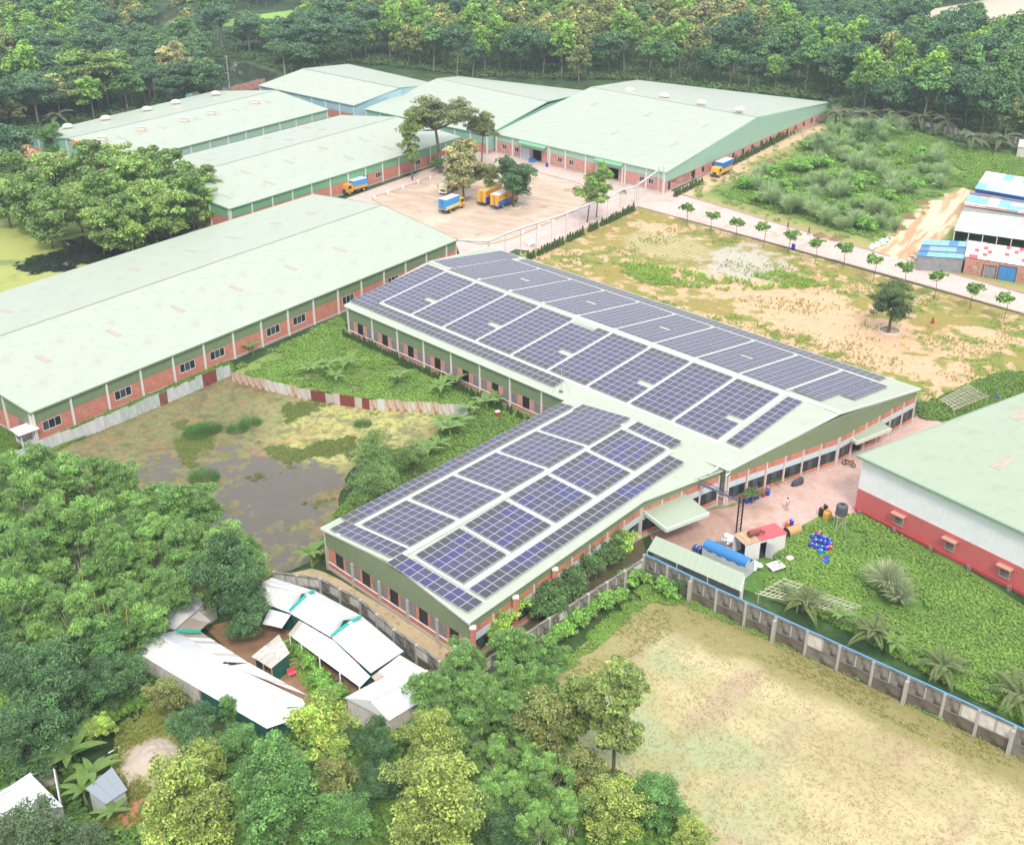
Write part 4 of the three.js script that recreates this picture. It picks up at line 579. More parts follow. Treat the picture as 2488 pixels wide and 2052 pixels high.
{ const corner = g(1322, 1187), w1 = panelWall('boundary_wall', 'long stained concrete wall topped with a blue strip, along the field', [corner, g(1470, 1260), g(1933, 1478), g(2150, 1582)], 3.1, 3.7, { blue: 1, blueMat: blueCap, buttress: 1, seed: 2 });
  panelWall('boundary_wall', 'mossy concrete wall between the solar wing and the field', [g(985, 1408), g(1128, 1312), g(1318, 1190)], 2.6, 3.2, { seed: 3, low: 0.5 });
  panelWall('boundary_wall', 'curved whitewashed concrete wall behind the tin roofed houses', [g(566, 1210), g(661, 1224), g(743, 1268), g(812, 1330), g(905, 1396)], 2.3, 2.9, { seed: 4, clean: 0.75, low: 0.42 });
  panelWall('boundary_wall', 'low grey wall behind the overgrown lot, beneath the palms', [g(1712, 238), g(1800, 250), g(1900, 268), g(1985, 290), g(2120, 306)], 2.6, 4, { seed: 6, clean: 0.5 });
  const bw = thing('brick_wall_section', 'old brick wall beside the dark pond', 'wall', flatP(g(500, 192))); const a = g(472, 196), b = g(545, 176); for (let i = 0; i < 5; i++) { const p = lp(a, b, i / 5), q = lp(a, b, (i + 0.98) / 5); wallQuad(bw, 'wall_panel', p, q, 2.4, 2.4, M.brickOld, 0.25); wpart('pier', box(0.4, 2.6, 0.4, p.x, 1.3, p.z), M.brickOld, bw); }
  tinFence('tin_fence', 'grey corrugated tin fence along the long shed', [g(38, 952), g(250, 868), g(345, 828), g(474, 772)], 2.0, 1.25, (s, k, r) => s === 1 && k > 0.8 ? [M.rust] : s === 2 && k > 0.5 && k < 0.72 ? [M.maroon] : s === 0 ? [r() < 0.7 ? M.galv : M.tinDull] : [r() < 0.65 ? M.galvGreen : M.galv], 8);
  tinFence('tin_fence', 'rusty patchwork tin fence across the flooded lot', [g(478, 784), g(545, 802), g(640, 824), g(760, 842), g(870, 848), g(966, 858)], 1.75, 1.2, (s, k, r) => s < 1 ? [r() < 0.8 ? M.rustSheet : M.rust] : s === 2 && k < 0.9 ? [r() < 0.6 ? M.maroon : M.tinRust] : [r() < 0.4 ? M.rustSheet : r() < 0.6 ? M.rustSheet2 : r() < 0.75 ? M.tinDull : M.galvGreen], 9);
}
// right hand shacks
const Z = (x, y, h) => S(2188 + 0.1728 * x, 400 + 0.1728 * y, h);
const sheetSky = mat(0xffffff, 0.5, { map: M.tin.map, bumpMap: M.tin.bumpMap, bumpScale: 0.03, color: C(0.28, 0.62, 0.92) }), sheetWhite = mat(C(0.78, 0.72, 0.70), 0.6), sheetAqua = mat(C(0.42, 0.72, 0.80), 0.5), sheetRed = mat(C(0.36, 0.12, 0.12), 0.7);
{ const t1 = house('blue_walled_shack', 'shack with white and sky blue roof and deep blue wall, topmost at right', 'house', { a: Z(1050, 325, 3), b: Z(2000, 490, 3), c: Z(2200, 250, 3.9), d: Z(1210, 90, 3.9), n: 7, m: 3, mats: [sheetWhite, sheetWhite, sheetAqua, sheetSky], wall: M.wallBlue });
  wpart('eave_strip', beam(Z(1050, 330, 2.95), Z(2000, 495, 2.95), 0.5, 0.12), sheetSky, t1);
  const t2 = house('patchwork_shack', 'shack with red striped and sky blue roof, second from the top at right', 'house', { a: Z(890, 575, 2.8), b: Z(1950, 730, 2.8), c: Z(2050, 560, 3.5), d: Z(990, 385, 3.5), n: 7, m: 4, mats: [sheetSky, sheetSky, M.tinRust, sheetWhite, M.tinDull], wall: M.galv });
  for (const k of [0.04, 0.14, 0.9, 0.97]) wpart('roof_batten', beam(lp(Z(890, 575, 2.92), Z(990, 385, 3.62), k), lp(Z(1950, 730, 2.92), Z(2050, 560, 3.62), k), 0.22, 0.08), sheetRed, t2);
  const t3 = house('open_shack', 'long open shack with grey sheet roof, middle of the right hand row', 'house', { a: Z(750, 930, 2.9), b: Z(2000, 1100, 2.9), c: Z(2100, 790, 3.9), d: Z(870, 650, 3.9), n: 10, m: 6, mats: [M.tinDull, M.tinDull, M.tinGrey], wall: M.rust, open: [0], posts: 6 });
  wpart('shelf', beam(lp(t3.corners[0], t3.corners[1], 0.15).setY(1.3), lp(t3.corners[0], t3.corners[1], 0.4).setY(1.3), 0.6, 0.08), M.galv, t3);
  const t4 = house('blue_roofed_shack', 'shack with sky blue roof and grey block wall beside the road', 'house', { a: Z(235, 1280, 2.9), b: Z(900, 1322, 2.9), c: Z(950, 1080, 3.6), d: Z(330, 1050, 3.6), n: 5, m: 3, mats: [sheetSky, sheetSky, M.sheetBlue], wall: M.block });
  for (const k of [0.34, 0.68]) wpart('roof_batten', beam(lp(Z(235, 1280, 3.05), Z(330, 1050, 3.75), k), lp(Z(900, 1322, 3.05), Z(950, 1080, 3.75), k), 0.3, 0.06), sheetRed, t4);
  const t5 = house('brick_shop', 'brick building with rust blotched white roof and blue gate, by the road', 'house', { a: Z(905, 1295, 3.3), b: Z(2000, 1470, 3.3), c: Z(2060, 1220, 4.0), d: Z(955, 1070, 4.0), n: 18, m: 5, mats: [sheetWhite, sheetWhite, sheetWhite, M.redRoof, M.rustSheet2, M.tin], wall: M.brickOld });
  const [p, q] = t5.corners, dd = q.clone().sub(p).normalize(), nn = V(-dd.z, 0, dd.x), ang = Math.atan2(-dd.z, dd.x); const at = (k, y, o) => lp(p, q, k).addScaledVector(nn, o).setY(y).sub(t5.position);
  const dr = (k, w, h, mt, name, lbl) => { for (const e of [-1, 1]) { const m = part(name, box(w / 2 - 0.04, h, 0.08), mt, t5, lbl); m.position.copy(at(k, h / 2 + 0.1, 0.12)).addScaledVector(dd, e * w / 4); m.rotation.y = ang; } const f = part('door_frame', mergeGeometries([box(w + 0.16, 0.1, 0.16, 0, h + 0.16, 0), box(0.1, h + 0.1, 0.16, -w / 2 - 0.05, h / 2 + 0.05, 0), box(0.1, h + 0.1, 0.16, w / 2 + 0.05, h / 2 + 0.05, 0)]), M.steelDark, t5); f.position.copy(at(k, 0, 0.12)); f.rotation.y = ang; };
  dr(0.34, 2.2, 2.2, M.block, 'door', 'grey double door'); dr(0.58, 3.0, 2.6, M.sheetBlue, 'gate_leaf', 'bright blue gate leaf'); wpart('pier', box(0.35, 3.1, 0.35, lp(p, q, 0.27).x, 1.55, lp(p, q, 0.27).z), M.brickOld, t5);
}
// tin roofed farm houses
const A1 = (x, y, h) => S(320 + 0.19 * x, 1370 + 0.19 * y, h), A2 = (x, y, h) => S(660 + 0.19 * x, 1390 + 0.19 * y, h), A3 = (x, y, h) => S(0.3943 * x, 1368 + 0.3943 * y, h);
const tinM = [M.tin, M.tin, mat(0xffffff, 0.35, { map: M.tin.map, bumpMap: M.tin.bumpMap, bumpScale: 0.03, color: C(0.92, 0.93, 0.98) })];
{ const E = 2.5, K = 3.7, v = 2.1;
  const t = house('tin_roofed_house', 'long tin roofed house on the near side of the courtyard, left section', 'house', { a: A1(20, 1110, E), b: A1(850, 1600, E), c: A1(1190, 1240, E), d: A1(560, 850, E), k0: A1(310, 905, K), k1: A1(935, 1275, K), hip1: 1, n: 9, mats: tinM, wall: M.plaster });
  sheetRoof(t, A1(1500, 1265, v), A1(890, 875, v), A1(560, 860, E - 0.05), A1(1180, 1250, E - 0.05), 10, 1, [M.tin, M.tin, M.tinDull, M.tinRust, M.skylight], 15, 'veranda_sheet'); for (const k of [0, 0.25, 0.5, 0.75, 1]) { const p = lp(A1(1490, 1262, v), A1(900, 882, v), k); wpart('post', box(0.12, v, 0.12, p.x, v / 2, p.z), M.white, t); }
  const t2 = house('tin_roofed_house', 'long tin roofed house on the near side of the courtyard, right section', 'house', { a: A1(850, 1600, E), b: S(648, 1770, E), c: S(770, 1715, E), d: A1(1260, 1290, E), k0: A1(1105, 1345, K), k1: S(722, 1745, K), hip0: 1, n: 11, mats: tinM, wall: M.tealDark });
  sheetRoof(t2, S(745, 1688, v), A1(1500, 1265, v), A1(1260, 1300, E - 0.05), S(680, 1665, E - 0.05), 8, 1, [M.tin, M.tin, M.tin, M.skylight], 17, 'veranda_sheet');
  sheetRoof(t2, A1(850, 1600, E), A1(1110, 1350, K - 0.1), A1(1250, 1280, E + 0.2), A1(930, 1270, K - 0.1), 1, 1, tinM, 19, 'valley_sheet');
  const t3 = house('tin_roofed_wing', 'short tin roofed wing at the upper left of the courtyard', 'house', { a: A1(540, 845, E), b: A1(940, 500, E), c: A1(700, 350, K - 0.3), d: A1(200, 710, K - 0.3), n: 6, mats: tinM, wall: M.plaster });
  sheetRoof(t3, A1(880, 840, v), A1(1010, 725, v), A1(860, 600, E - 0.1), A1(560, 850, E - 0.1), 3, 1, [M.tin, M.skylight, M.tinDull], 21, 'veranda_sheet'); wallQuad(t3, 'wall', A1(890, 840, 0), A1(1090, 690, 0), 1.9, 1.9, M.plaster);
  const ridgeT = (t, a, b) => wpart('teal_ridge', beam(a, b, 0.4, 0.08), M.teal, t);
  ridgeT(t3, A1(560, 850, K - 0.4), A1(880, 860, E)); 
  const e = 2.5, k = 3.9; // row along the curved wall
  const r1 = house('tin_roofed_house', 'tin roofed house by the curved wall, first from the left', 'house', { a: A2(-260, 330, e), b: A2(225, 520, e), c: A2(560, 240, e), d: A2(0, 70, e), k0: A2(-130, 130, k), k1: A2(300, 240, k), hip1: 1, n: 6, mats: tinM, wall: M.tealDark });
  sheetRoof(r1, A2(-120, 660, v), A2(130, 715, v), A2(245, 545, e - 0.1), A2(-30, 470, e - 0.1), 3, 1, [M.tin, M.skylight, M.tin], 23, 'veranda_sheet');
  const r2 = house('tin_roofed_house', 'middle tin roofed house by the curved wall, with teal ridge at its left', 'house', { a: A2(225, 520, e), b: A2(765, 835, e), c: A2(1150, 560, e), d: A2(560, 240, e), k0: A2(445, 285, k), k1: A2(880, 550, k), hip1: 1, n: 7, mats: tinM, wall: M.tealDark });
  ridgeT(r2, A2(225, 490, e + 0.2), A2(445, 285, k + 0.05)); ridgeT(r2, A2(445, 285, k + 0.05), A2(545, 225, e + 0.6));
  sheetRoof(r2, A2(210, 790, v), A2(610, 1090, v), A2(800, 880, e - 0.1), A2(350, 615, e - 0.1), 8, 1, [M.tin, M.tin, M.tin, M.skylight], 25, 'veranda_sheet');
  const r3 = house('tin_roofed_house', 'tin roofed house by the curved wall, third from the left', 'house', { a: A2(765, 835, e), b: A2(1270, 1290, e), c: A2(1690, 1010, e), d: A2(1150, 560, e), k0: A2(995, 640, k), k1: A2(1400, 960, k), hip1: 1, n: 7, mats: tinM, wall: M.tealDark });
  ridgeT(r3, A2(755, 810, e + 0.2), A2(995, 640, k + 0.05)); ridgeT(r3, A2(995, 640, k + 0.05), A2(1135, 560, e + 0.6));
  sheetRoof(r3, A2(610, 1090, v), A2(1130, 1470, v), A2(1262, 1335, e - 0.1), A2(800, 880, e - 0.1), 8, 1, [M.tin, M.tin, M.tin, M.skylight], 27, 'veranda_sheet'); for (const [x, y] of [[230, 800], [380, 910], [610, 1090], [870, 1290], [1120, 1455]]) { const p = A2(x, y, v); wpart('post', box(0.13, v, 0.13, p.x, v / 2, p.z), M.white, r3); }
  wallQuad(r3, 'wall', A2(480, 900, 0), A2(1150, 1400, 0), 2.2, 2.2, M.brick);
  const r4 = house('tin_roofed_shed', 'small low tin shed between the curved wall houses', 'house', { a: A2(1320, 1390, 2.3), b: A2(1790, 1150, 2.3), c: A2(1640, 1060, 2.6), d: A2(1275, 1335, 2.6), n: 4, mats: [M.tin, M.tin, M.skylight], wall: M.tealDark });
  house('tin_roofed_house', 'tin roofed house at the lower right end of the courtyard', 'house', { a: A2(1500, 1900, e), b: A2(2170, 1500, e), c: A2(1790, 1150, e), d: A2(930, 1605, e), k0: A2(1250, 1640, 3.6), k1: A2(1995, 1265, 3.6), n: 9, hip0: 1, mats: tinM, wall: M.plaster });
  const hut = house('courtyard_hut', 'small open hut with weathered brown roof in the courtyard', 'house', { a: A1(1530, 1185, 2.0), b: A1(1780, 1340, 2.0), c: A1(2020, 1140, 2.3), d: A1(1880, 900, 2.3), n: 3, m: 2, mats: [M.rustSheet2, M.tinRust, M.rustSheet2], wall: M.tealDark, open: [0], posts: 2, postMat: M.wood }); 
  const s6 = house('tin_roofed_house', 'white tin roofed house at the bottom left edge', 'house', { a: A3(-120, 1580, 2.6), b: A3(390, 1500, 2.6), c: A3(350, 1250, 2.6), d: A3(-100, 1440, 2.6), k0: A3(-110, 1500, 3.8), k1: A3(190, 1300, 3.9), n: 6, mats: tinM, wall: M.plaster });
  const s7 = house('grey_roofed_hut', 'small hut with slate grey roof beside the banana plants, bottom left', 'house', { a: A3(650, 1485, 1.9), b: A3(785, 1395, 1.9), c: A3(690, 1255, 2.5), d: A3(525, 1390, 2.5), n: 3, mats: [M.block, mat(C(0.26, 0.30, 0.35), 0.6)], wall: M.galv });
  const gp = thing('white_grid_frame', 'white panel frame with dark bars leaning on the grey roofed hut', 'panel', flatP(A3(690, 1430, 0))); { const a = A3(630, 1470, 0.9), b = A3(680, 1505, 0.7), c = A3(755, 1440, 0.8), d = A3(700, 1352, 1.9); for (let i = 0; i < 3; i++) for (let j = 0; j < 2; j++) { const q = (u, w) => lp(lp(a, d, u), lp(b, c, u), w); wpart('white_pane', slab([q(i / 3 + 0.02, j / 2 + 0.03), q((i + 1) / 3 - 0.02, j / 2 + 0.03), q((i + 1) / 3 - 0.02, (j + 1) / 2 - 0.03), q(i / 3 + 0.02, (j + 1) / 2 - 0.03)].reverse(), 0.04), M.white, gp); } for (const u of [0, 1 / 3, 2 / 3, 1]) wpart('bar', beam(lp(a, d, u), lp(b, c, u), 0.06, 0.08), M.steelDark, gp); for (const w of [0, 0.5, 1]) wpart('bar', beam(lp(a, b, w), lp(d, c, w), 0.06, 0.08), M.steelDark, gp); }
  const rr = house('rusty_roofed_lean_to', 'little rusty red tin roof at the near corner of the solar wing', 'house', { a: S(1118, 1600, 1.9), b: S(1162, 1604, 1.9), c: S(1128, 1562, 2.3), d: S(1080, 1590, 2.3), n: 4, mats: [M.redRoof, M.tinRust, M.rust], wall: M.maroon, over: 0.15 });
}
// far houses at the left edge and a kiosk at the right edge
house('far_house', 'blue roofed house at the far left edge', 'house', { a: S(-14, 218, 3), b: S(16, 216, 3), c: S(10, 199, 4), d: S(-16, 196, 4), n: 4, mats: [M.sheetBlue, M.blueLight], wall: mat(C(0.42, 0.36, 0.22), 0.8) });
house('far_house', 'red roofed house among the trees at upper left', 'house', { a: S(-16, 96, 3.4), b: S(16, 98, 3.4), c: S(12, 76, 5), d: S(-16, 78, 5), n: 4, mats: [M.redRoof, M.tinRust], wall: M.plaster });
house('far_shed', 'teal roofed shed among the upper left trees', 'house', { a: S(-12, 122, 2.6), b: S(18, 118, 2.6), c: S(14, 104, 3.4), d: S(-12, 108, 3.4), n: 3, mats: [mat(C(0.10, 0.5, 0.48), 0.6)], wall: M.plaster }); house('far_shed', 'grey and teal roofed shed behind the vented shed', 'house', { a: S(450, 236, 2.6), b: S(486, 228, 2.6), c: S(478, 222, 3.2), d: S(450, 228, 3.2), n: 3, mats: [M.tin, M.tinDull, mat(C(0.10, 0.5, 0.48), 0.6)], wall: M.plaster }); house('far_shed', 'small pale roof behind palms at upper left', 'house', { a: S(96, 246, 2.4), b: S(122, 242, 2.4), c: S(118, 230, 3), d: S(92, 232, 3), n: 3, mats: [M.tin], wall: M.plaster });
{ const h = house('roadside_kiosk', 'small pale kiosk at the right edge beyond the overgrown lot', 'house', { a: S(2474, 356, 2.6), b: S(2506, 360, 2.6), c: S(2504, 340, 2.8), d: S(2478, 338, 2.8), n: 2, mats: [M.tin], wall: M.plaster });
  const p = g(57, 915), t = thing('guard_hut', 'white guard hut with flat roof by the tin fence corner', 'guard hut', flatP(p), 0.85); part('roof', slab([V(-1.5, 2.45, 1.2), V(1.5, 2.45, 1.2), V(1.5, 2.65, -1.2), V(-1.5, 2.65, -1.2)], 0.1), M.tin, t); for (const x of [-1, 1]) for (const z of [-0.8, 0.8]) part('post', box(0.1, 2.4, 0.1, x, 1.2, z), M.white, t); for (const [w, d, x, z] of [[2, 0.06, 0, 0.8], [2, 0.06, 0, -0.8], [0.06, 1.6, -1, 0], [0.06, 1.6, 1, 0]]) part('half_wall', box(w, 1.05, d, x, 0.55, z), M.galv, t); part('chair', [box(0.45, 0.06, 0.45, 0.2, 0.5, 0), box(0.45, 0.5, 0.05, 0.2, 0.78, -0.2), box(0.4, 0.45, 0.4, 0.2, 0.25, 0)], M.wood, t); part('floor', box(2.1, 0.08, 1.7, 0, 0.04, 0), M.concrete, t); }
// ---------- vehicles ----------
function wheelGeo(r, w) { return mergeGeometries([new THREE.TorusGeometry(r - 0.13, 0.13, 8, 18), new THREE.CylinderGeometry(r - 0.06, r - 0.06, w * 0.8, 16).rotateX(Math.PI / 2)].map(q => q.toNonIndexed())); }
const tyreG = wheelGeo(0.48, 0.28), hubG = new THREE.CylinderGeometry(0.24, 0.24, 0.3, 12).rotateX(Math.PI / 2), hubM = mat(C(0.4, 0.36, 0.3), 0.6);
function truck(name, label, o) { // x forward, base on the ground, centred
  const t = thing(name, label, 'truck'); const L = o.L ?? 4.9, cx = 2.0, bx = cx - 0.95 - L / 2, H = o.H ?? 2.1, by = o.by ?? 0.95, W = 2.2;
  part('chassis', [box(L + 2, 0.22, 0.8, bx + 0.9, 0.78, 0), box(0.2, 0.25, 2.1, bx - L / 2 + 0.1, 0.6, 0), box(1.2, 0.4, 0.5, bx + 0.8, 0.6, 0.8), box(1.2, 0.4, 0.5, bx + 0.8, 0.6, -0.8)], M.steelDark, t);
  const axle = [cx + 0.25, ...(o.axles ?? [bx - L * 0.22])]; axle.forEach((x, i) => { for (const s of [-1, 1]) { const w = part('wheel', tyreG, M.rubber, t); w.position.set(x, 0.48, s * 0.95); part('hub', hubG, hubM, w).position.z = s * 0.04; if (i) { const w2 = part('wheel', tyreG, M.rubber, t); w2.position.set(x, 0.48, s * 0.66); } } });
  { const s = new THREE.Shape(); s.moveTo(-0.85, 0); s.lineTo(0.85, 0); s.lineTo(0.95, 0.75); s.lineTo(0.72, 1.62); s.quadraticCurveTo(0.66, 1.78, 0.45, 1.8); s.lineTo(-0.7, 1.82); s.quadraticCurveTo(-0.85, 1.8, -0.85, 1.62); s.closePath();
    const cab = part('cab', new THREE.ExtrudeGeometry(s, { depth: W - 0.25, bevelEnabled: true, bevelSize: 0.06, bevelThickness: 0.08, bevelSegments: 2 }).translate(cx, 0.6, -(W - 0.25) / 2), o.cab, t);
    part('windscreen', box(0.05, 0.72, W - 0.45).rotateZ(0.26).translate(cx + 0.87, 1.78, 0), M.glass, cab); for (const z of [-1, 1]) { part('side_window', box(0.9, 0.62, 0.04, cx + 0.08, 1.82, z * (W / 2 - 0.02)), M.glass, cab); part('headlight', cyl(0.13, 0.13, 0.06, 12).rotateZ(-Math.PI / 2).translate(cx + 0.93, 0.98, z * 0.72), M.white, cab); part('mirror', [box(0.06, 0.34, 0.18, cx + 0.75, 1.7, z * (W / 2 + 0.22)), box(0.04, 0.04, 0.25, cx + 0.75, 1.75, z * (W / 2 + 0.1))], M.black, cab); part('door_line', box(0.02, 1.3, 0.03, cx - 0.42, 1.35, z * (W / 2 - 0.035)), M.steelDark, cab); }
    part('grille', box(0.06, 0.34, 1.1, cx + 0.98, 1.12, 0), M.black, cab); part('bumper', rbox(0.2, 0.28, W, 0.05, cx + 0.98, 0.62, 0), o.bumper || M.steelDark, t); }
  const lo = o.lo ?? 0.75; part('lower_body', rbox(L, lo, W, 0.04, bx, by + lo / 2, 0), o.loMat, t); if (o.stripe) part('body_stripe', box(L + 0.015, 0.2, W + 0.03, bx, by + lo + 0.1, 0), M.white, t);
  const y1 = by + lo + (o.stripe ? 0.2 : 0); part('upper_body', rbox(L, H - lo, W + 0.02, 0.05, bx, y1 + (H - lo) / 2, 0), o.hiMat, t); part('roof', rbox(L - 0.04, 0.08, W - 0.04, 0.03, bx, y1 + H - lo + 0.02, 0), o.roof, t);
  const rd = []; for (let i = 0; i < 7; i++) for (const z of [-1, 1]) rd.push(box(0.06, H - lo - 0.1, 0.03, bx - L / 2 + 0.3 + i * (L - 0.6) / 6, y1 + (H - lo) / 2, z * (W / 2 + 0.015))); part('body_ribs', rd, o.hiMat, t).userData.kind = 'stuff';
  for (const z of [-1, 1]) { part('rear_door', box(0.05, H - 0.2, W / 2 - 0.1, bx - L / 2 - 0.03, by + H / 2 + 0.1, z * (W / 4)), o.rear || o.hiMat, t); part('door_bar', box(0.05, H - 0.3, 0.04, bx - L / 2 - 0.07, by + H / 2 + 0.1, z * 0.2), M.steelDark, t); part('tail_light', box(0.05, 0.14, 0.2, bx - L / 2 - 0.02, 0.82, z * 0.85), M.red, t); }
  if (o.mark) part('emblem', [box(0.5, 0.16, 0.02).rotateZ(0.5).translate(bx - 0.3, by + lo + 0.75, W / 2 + 0.03), box(0.5, 0.16, 0.02).rotateZ(-0.5).translate(bx + 0.05, by + lo + 0.75, W / 2 + 0.035), box(0.3, 0.3, 0.02).rotateZ(0.8).translate(bx - 0.12, by + lo + 0.6, W / 2 + 0.04)], M.black, t);
  t.userData.rear = bx - L * 0.22; t.userData.front = cx + 0.25; return t;
}
// set a truck by where its near side rear and front wheels touch the ground
function park(t, rear, front, side) { const d = front.clone().sub(rear).setY(0).normalize(), n = V(-d.z, 0, d.x), m = rear.clone().lerp(front, 0.5), k = (t.userData.rear + t.userData.front) / 2; t.rotation.y = Math.atan2(-d.z, d.x); const p = m.addScaledVector(n, -side * 0.95).addScaledVector(d, -k); t.position.set(p.x, 0.04, p.z); delete t.userData.rear; delete t.userData.front; return t; }
const tarp = mat(C(0.55, 0.60, 0.64), 0.7), skyB = mat(C(0.05, 0.30, 0.66), 0.45), deepB = mat(C(0.02, 0.055, 0.36), 0.45), cabY = mat(C(0.72, 0.42, 0.05), 0.4), boxY = mat(C(0.72, 0.38, 0.04), 0.5), royal = mat(C(0.02, 0.12, 0.55), 0.45), paleY = mat(C(0.62, 0.50, 0.20), 0.6);
park(truck('box_truck', 'blue box truck with yellow cab and yellow base, left in the earth court', { cab: cabY, loMat: mat(C(0.70, 0.52, 0.14), 0.5), hiMat: skyB, roof: tarp, stripe: 1, lo: 0.55 }), S(1094, 518), S(1123, 506), 1);
park(truck('box_truck', 'long yellow box truck with navy base, left of the pair under the tree', { cab: cabY, loMat: deepB, hiMat: boxY, roof: paleY, lo: 1.3, H: 2.7, L: 7.6, by: 0.75, axles: [-2.5, -4] }), S(1190, 497), S(1226, 478), 1);
park(truck('box_truck', 'yellow box truck with bright blue base and white roof under the tree', { cab: mat(C(0.7, 0.26, 0.04), 0.5), loMat: royal, hiMat: boxY, roof: M.white, lo: 1.15, H: 2.55, L: 6.4, by: 0.75, mark: 1 }), S(1219, 507), S(1256, 490), 1);
park(truck('box_truck', 'yellow and white truck half hidden behind the flowering tree', { cab: mat(C(0.70, 0.60, 0.42), 0.5), loMat: mat(C(0.7, 0.45, 0.12), 0.5), hiMat: mat(C(0.5, 0.62, 0.7), 0.5), roof: tarp, stripe: 1, bumper: M.white }), S(1112, 461), S(1088, 474), -1);
park(truck('box_truck', 'small blue truck with orange cab at the green clad loading door', { cab: mat(C(0.70, 0.33, 0.03), 0.5), loMat: mat(C(0.70, 0.33, 0.03), 0.5), hiMat: skyB, roof: tarp, lo: 0.7, L: 4.4, H: 2.0 }), S(879, 466), S(854, 473), -1);
park(truck('box_truck', 'blue and yellow truck parked beside the loading hall side wall', { cab: cabY, loMat: cabY, hiMat: mat(C(0.02, 0.16, 0.55), 0.5), roof: tarp, lo: 1.0, H: 2.5, L: 5.4, by: 0.85 }), S(1776, 419), S(1743, 434), -1);
park(truck('panel_van', 'white van half hidden behind the court trees', { cab: M.white, loMat: M.white, hiMat: M.white, roof: M.white, L: 3, H: 1.6, by: 0.7 }), S(1096, 402), S(1078, 410), -1);
// motorcycle, x forward
function motorbike(label, p, turn, body) { const t = thing('motorcycle', label, 'motorcycle', p, turn); for (const x of [-0.62, 0.62]) { const w = part('wheel', new THREE.TorusGeometry(0.27, 0.06, 8, 18).translate(0, 0.33, 0), M.rubber, t); w.position.x = x; part('hub', new THREE.CylinderGeometry(0.1, 0.1, 0.1, 10).rotateX(Math.PI / 2).translate(0, 0.33, 0), M.alu, w); }
  part('frame', [bar(V(-0.62, 0.33, 0), V(0, 0.5, 0), 0.035), bar(V(0.62, 0.33, 0.06), V(0.42, 0.95, 0.05), 0.03), bar(V(0.62, 0.33, -0.06), V(0.42, 0.95, -0.05), 0.03), bar(V(0, 0.45, 0), V(0.42, 0.88, 0), 0.035)], M.steelDark, t); part('tank', new THREE.SphereGeometry(0.2, 12, 10).scale(1.4, 0.8, 0.75).translate(0.2, 0.8, 0), body, t); part('seat', rbox(0.75, 0.12, 0.26, 0.05, -0.3, 0.78, 0), M.black, t); part('engine', rbox(0.36, 0.32, 0.24, 0.05, 0.06, 0.45, 0), M.steel, t); part('handlebar', [bar(V(0.4, 0.98, -0.34), V(0.4, 0.98, 0.34), 0.02), new THREE.SphereGeometry(0.09, 10, 8).translate(0.52, 0.88, 0)], M.steelDark, t); part('tail_fairing', rbox(0.35, 0.14, 0.2, 0.05, -0.55, 0.68, 0), body, t); return t; }
motorbike('red motorcycle leaning beside the pale hall corner', S(2062, 1132, 0.03), -0.6, M.red); motorbike('dark motorcycle on the paved road by the loading door', S(1514, 471, 0.03), -0.4, mat(C(0.1, 0.02, 0.02), 0.5));
{ const r = rng(3), p = S(1938, 1176, 0.03), t = thing('covered_motorcycle', 'motorcycle under a dark grey cover at the planting bed edge', 'motorcycle', p, 0.55); const ge = new THREE.SphereGeometry(1, 22, 14, 0, 6.2832, 0, 1.62), a = ge.attributes.position; for (let i = 0; i < a.count; i++) { const x = a.getX(i), y = a.getY(i), z = a.getZ(i), k = 1 + 0.09 * Math.sin(x * 9 + z * 5) * (1 - y) + 0.05 * (r() - 0.5); a.setXYZ(i, x * 1.05 * k, Math.max(0, y * (0.85 + 0.35 * sm(0, 0.6, x))), z * 0.42 * k); } ge.computeVertexNormals(); part('cover', ge, mat(C(0.06, 0.055, 0.085), 0.7), t); for (const x of [-0.72, 0.72]) part('wheel', new THREE.TorusGeometry(0.24, 0.06, 8, 16).translate(x, 0.3, 0), M.rubber, t); }
// ---------- drums, tanks, container and yard clutter ----------
const drumG = new THREE.LatheGeometry([[0.001, 0], [0.29, 0], [0.29, 0.28], [0.305, 0.3], [0.29, 0.32], [0.29, 0.58], [0.305, 0.6], [0.29, 0.62], [0.29, 0.88], [0.27, 0.9], [0.26, 0.87], [0.001, 0.87]].map(q => new THREE.Vector2(...q)), 18), canG = new THREE.LatheGeometry([[0.001, 0], [0.26, 0], [0.28, 0.05], [0.28, 0.72], [0.24, 0.86], [0.12, 0.94], [0.1, 1.0], [0.001, 1.0]].map(q => new THREE.Vector2(...q)), 16), lidG = cyl(0.07, 0.07, 0.05, 10);
function drum(label, p, m, group, o = {}) { const t = thing(o.name || 'drum', label, 'drum', p, 0, group); const b = part('body', o.can ? canG : drumG, m, t); const l = part('cap', lidG, o.cap || M.white, t); l.position.set(o.can ? 0 : 0.14, o.can ? 1.0 : 0.87, 0); if (o.s) t.scale.setScalar(o.s); if (o.lie !== undefined) { t.rotation.set(0, o.lie, Math.PI / 2); t.position.y += 0.3; } return t; }
const Y4 = (x, y, h = 0.03) => S(1750 + 0.2375 * x, 900 + 0.2375 * y, h), R2c = (x, y, h = 0.03) => S(1658 + 0.3943 * x, 684 + 0.3943 * y, h), Z4 = (x, y, h = 0.03) => S(1540 + 0.19952 * x, 1240 + 0.19952 * y, h);
[[272, 1350], [305, 1335], [340, 1318], [376, 1304]].forEach(([x, y], i) => drum(`blue plastic drum along the hall front, ${nth(i)} from the left of four`, Y4(x, y), M.blue, 'row of four blue drums', { can: 1, s: 1.1 })); drum('red drum beside the row of blue drums', Y4(436, 1284), M.red, null, { s: 1.0, cap: M.red }); drum('blue drum standing right of the red drum by the hall', Y4(482, 1270), M.blue, null, { can: 1, s: 1.1 });
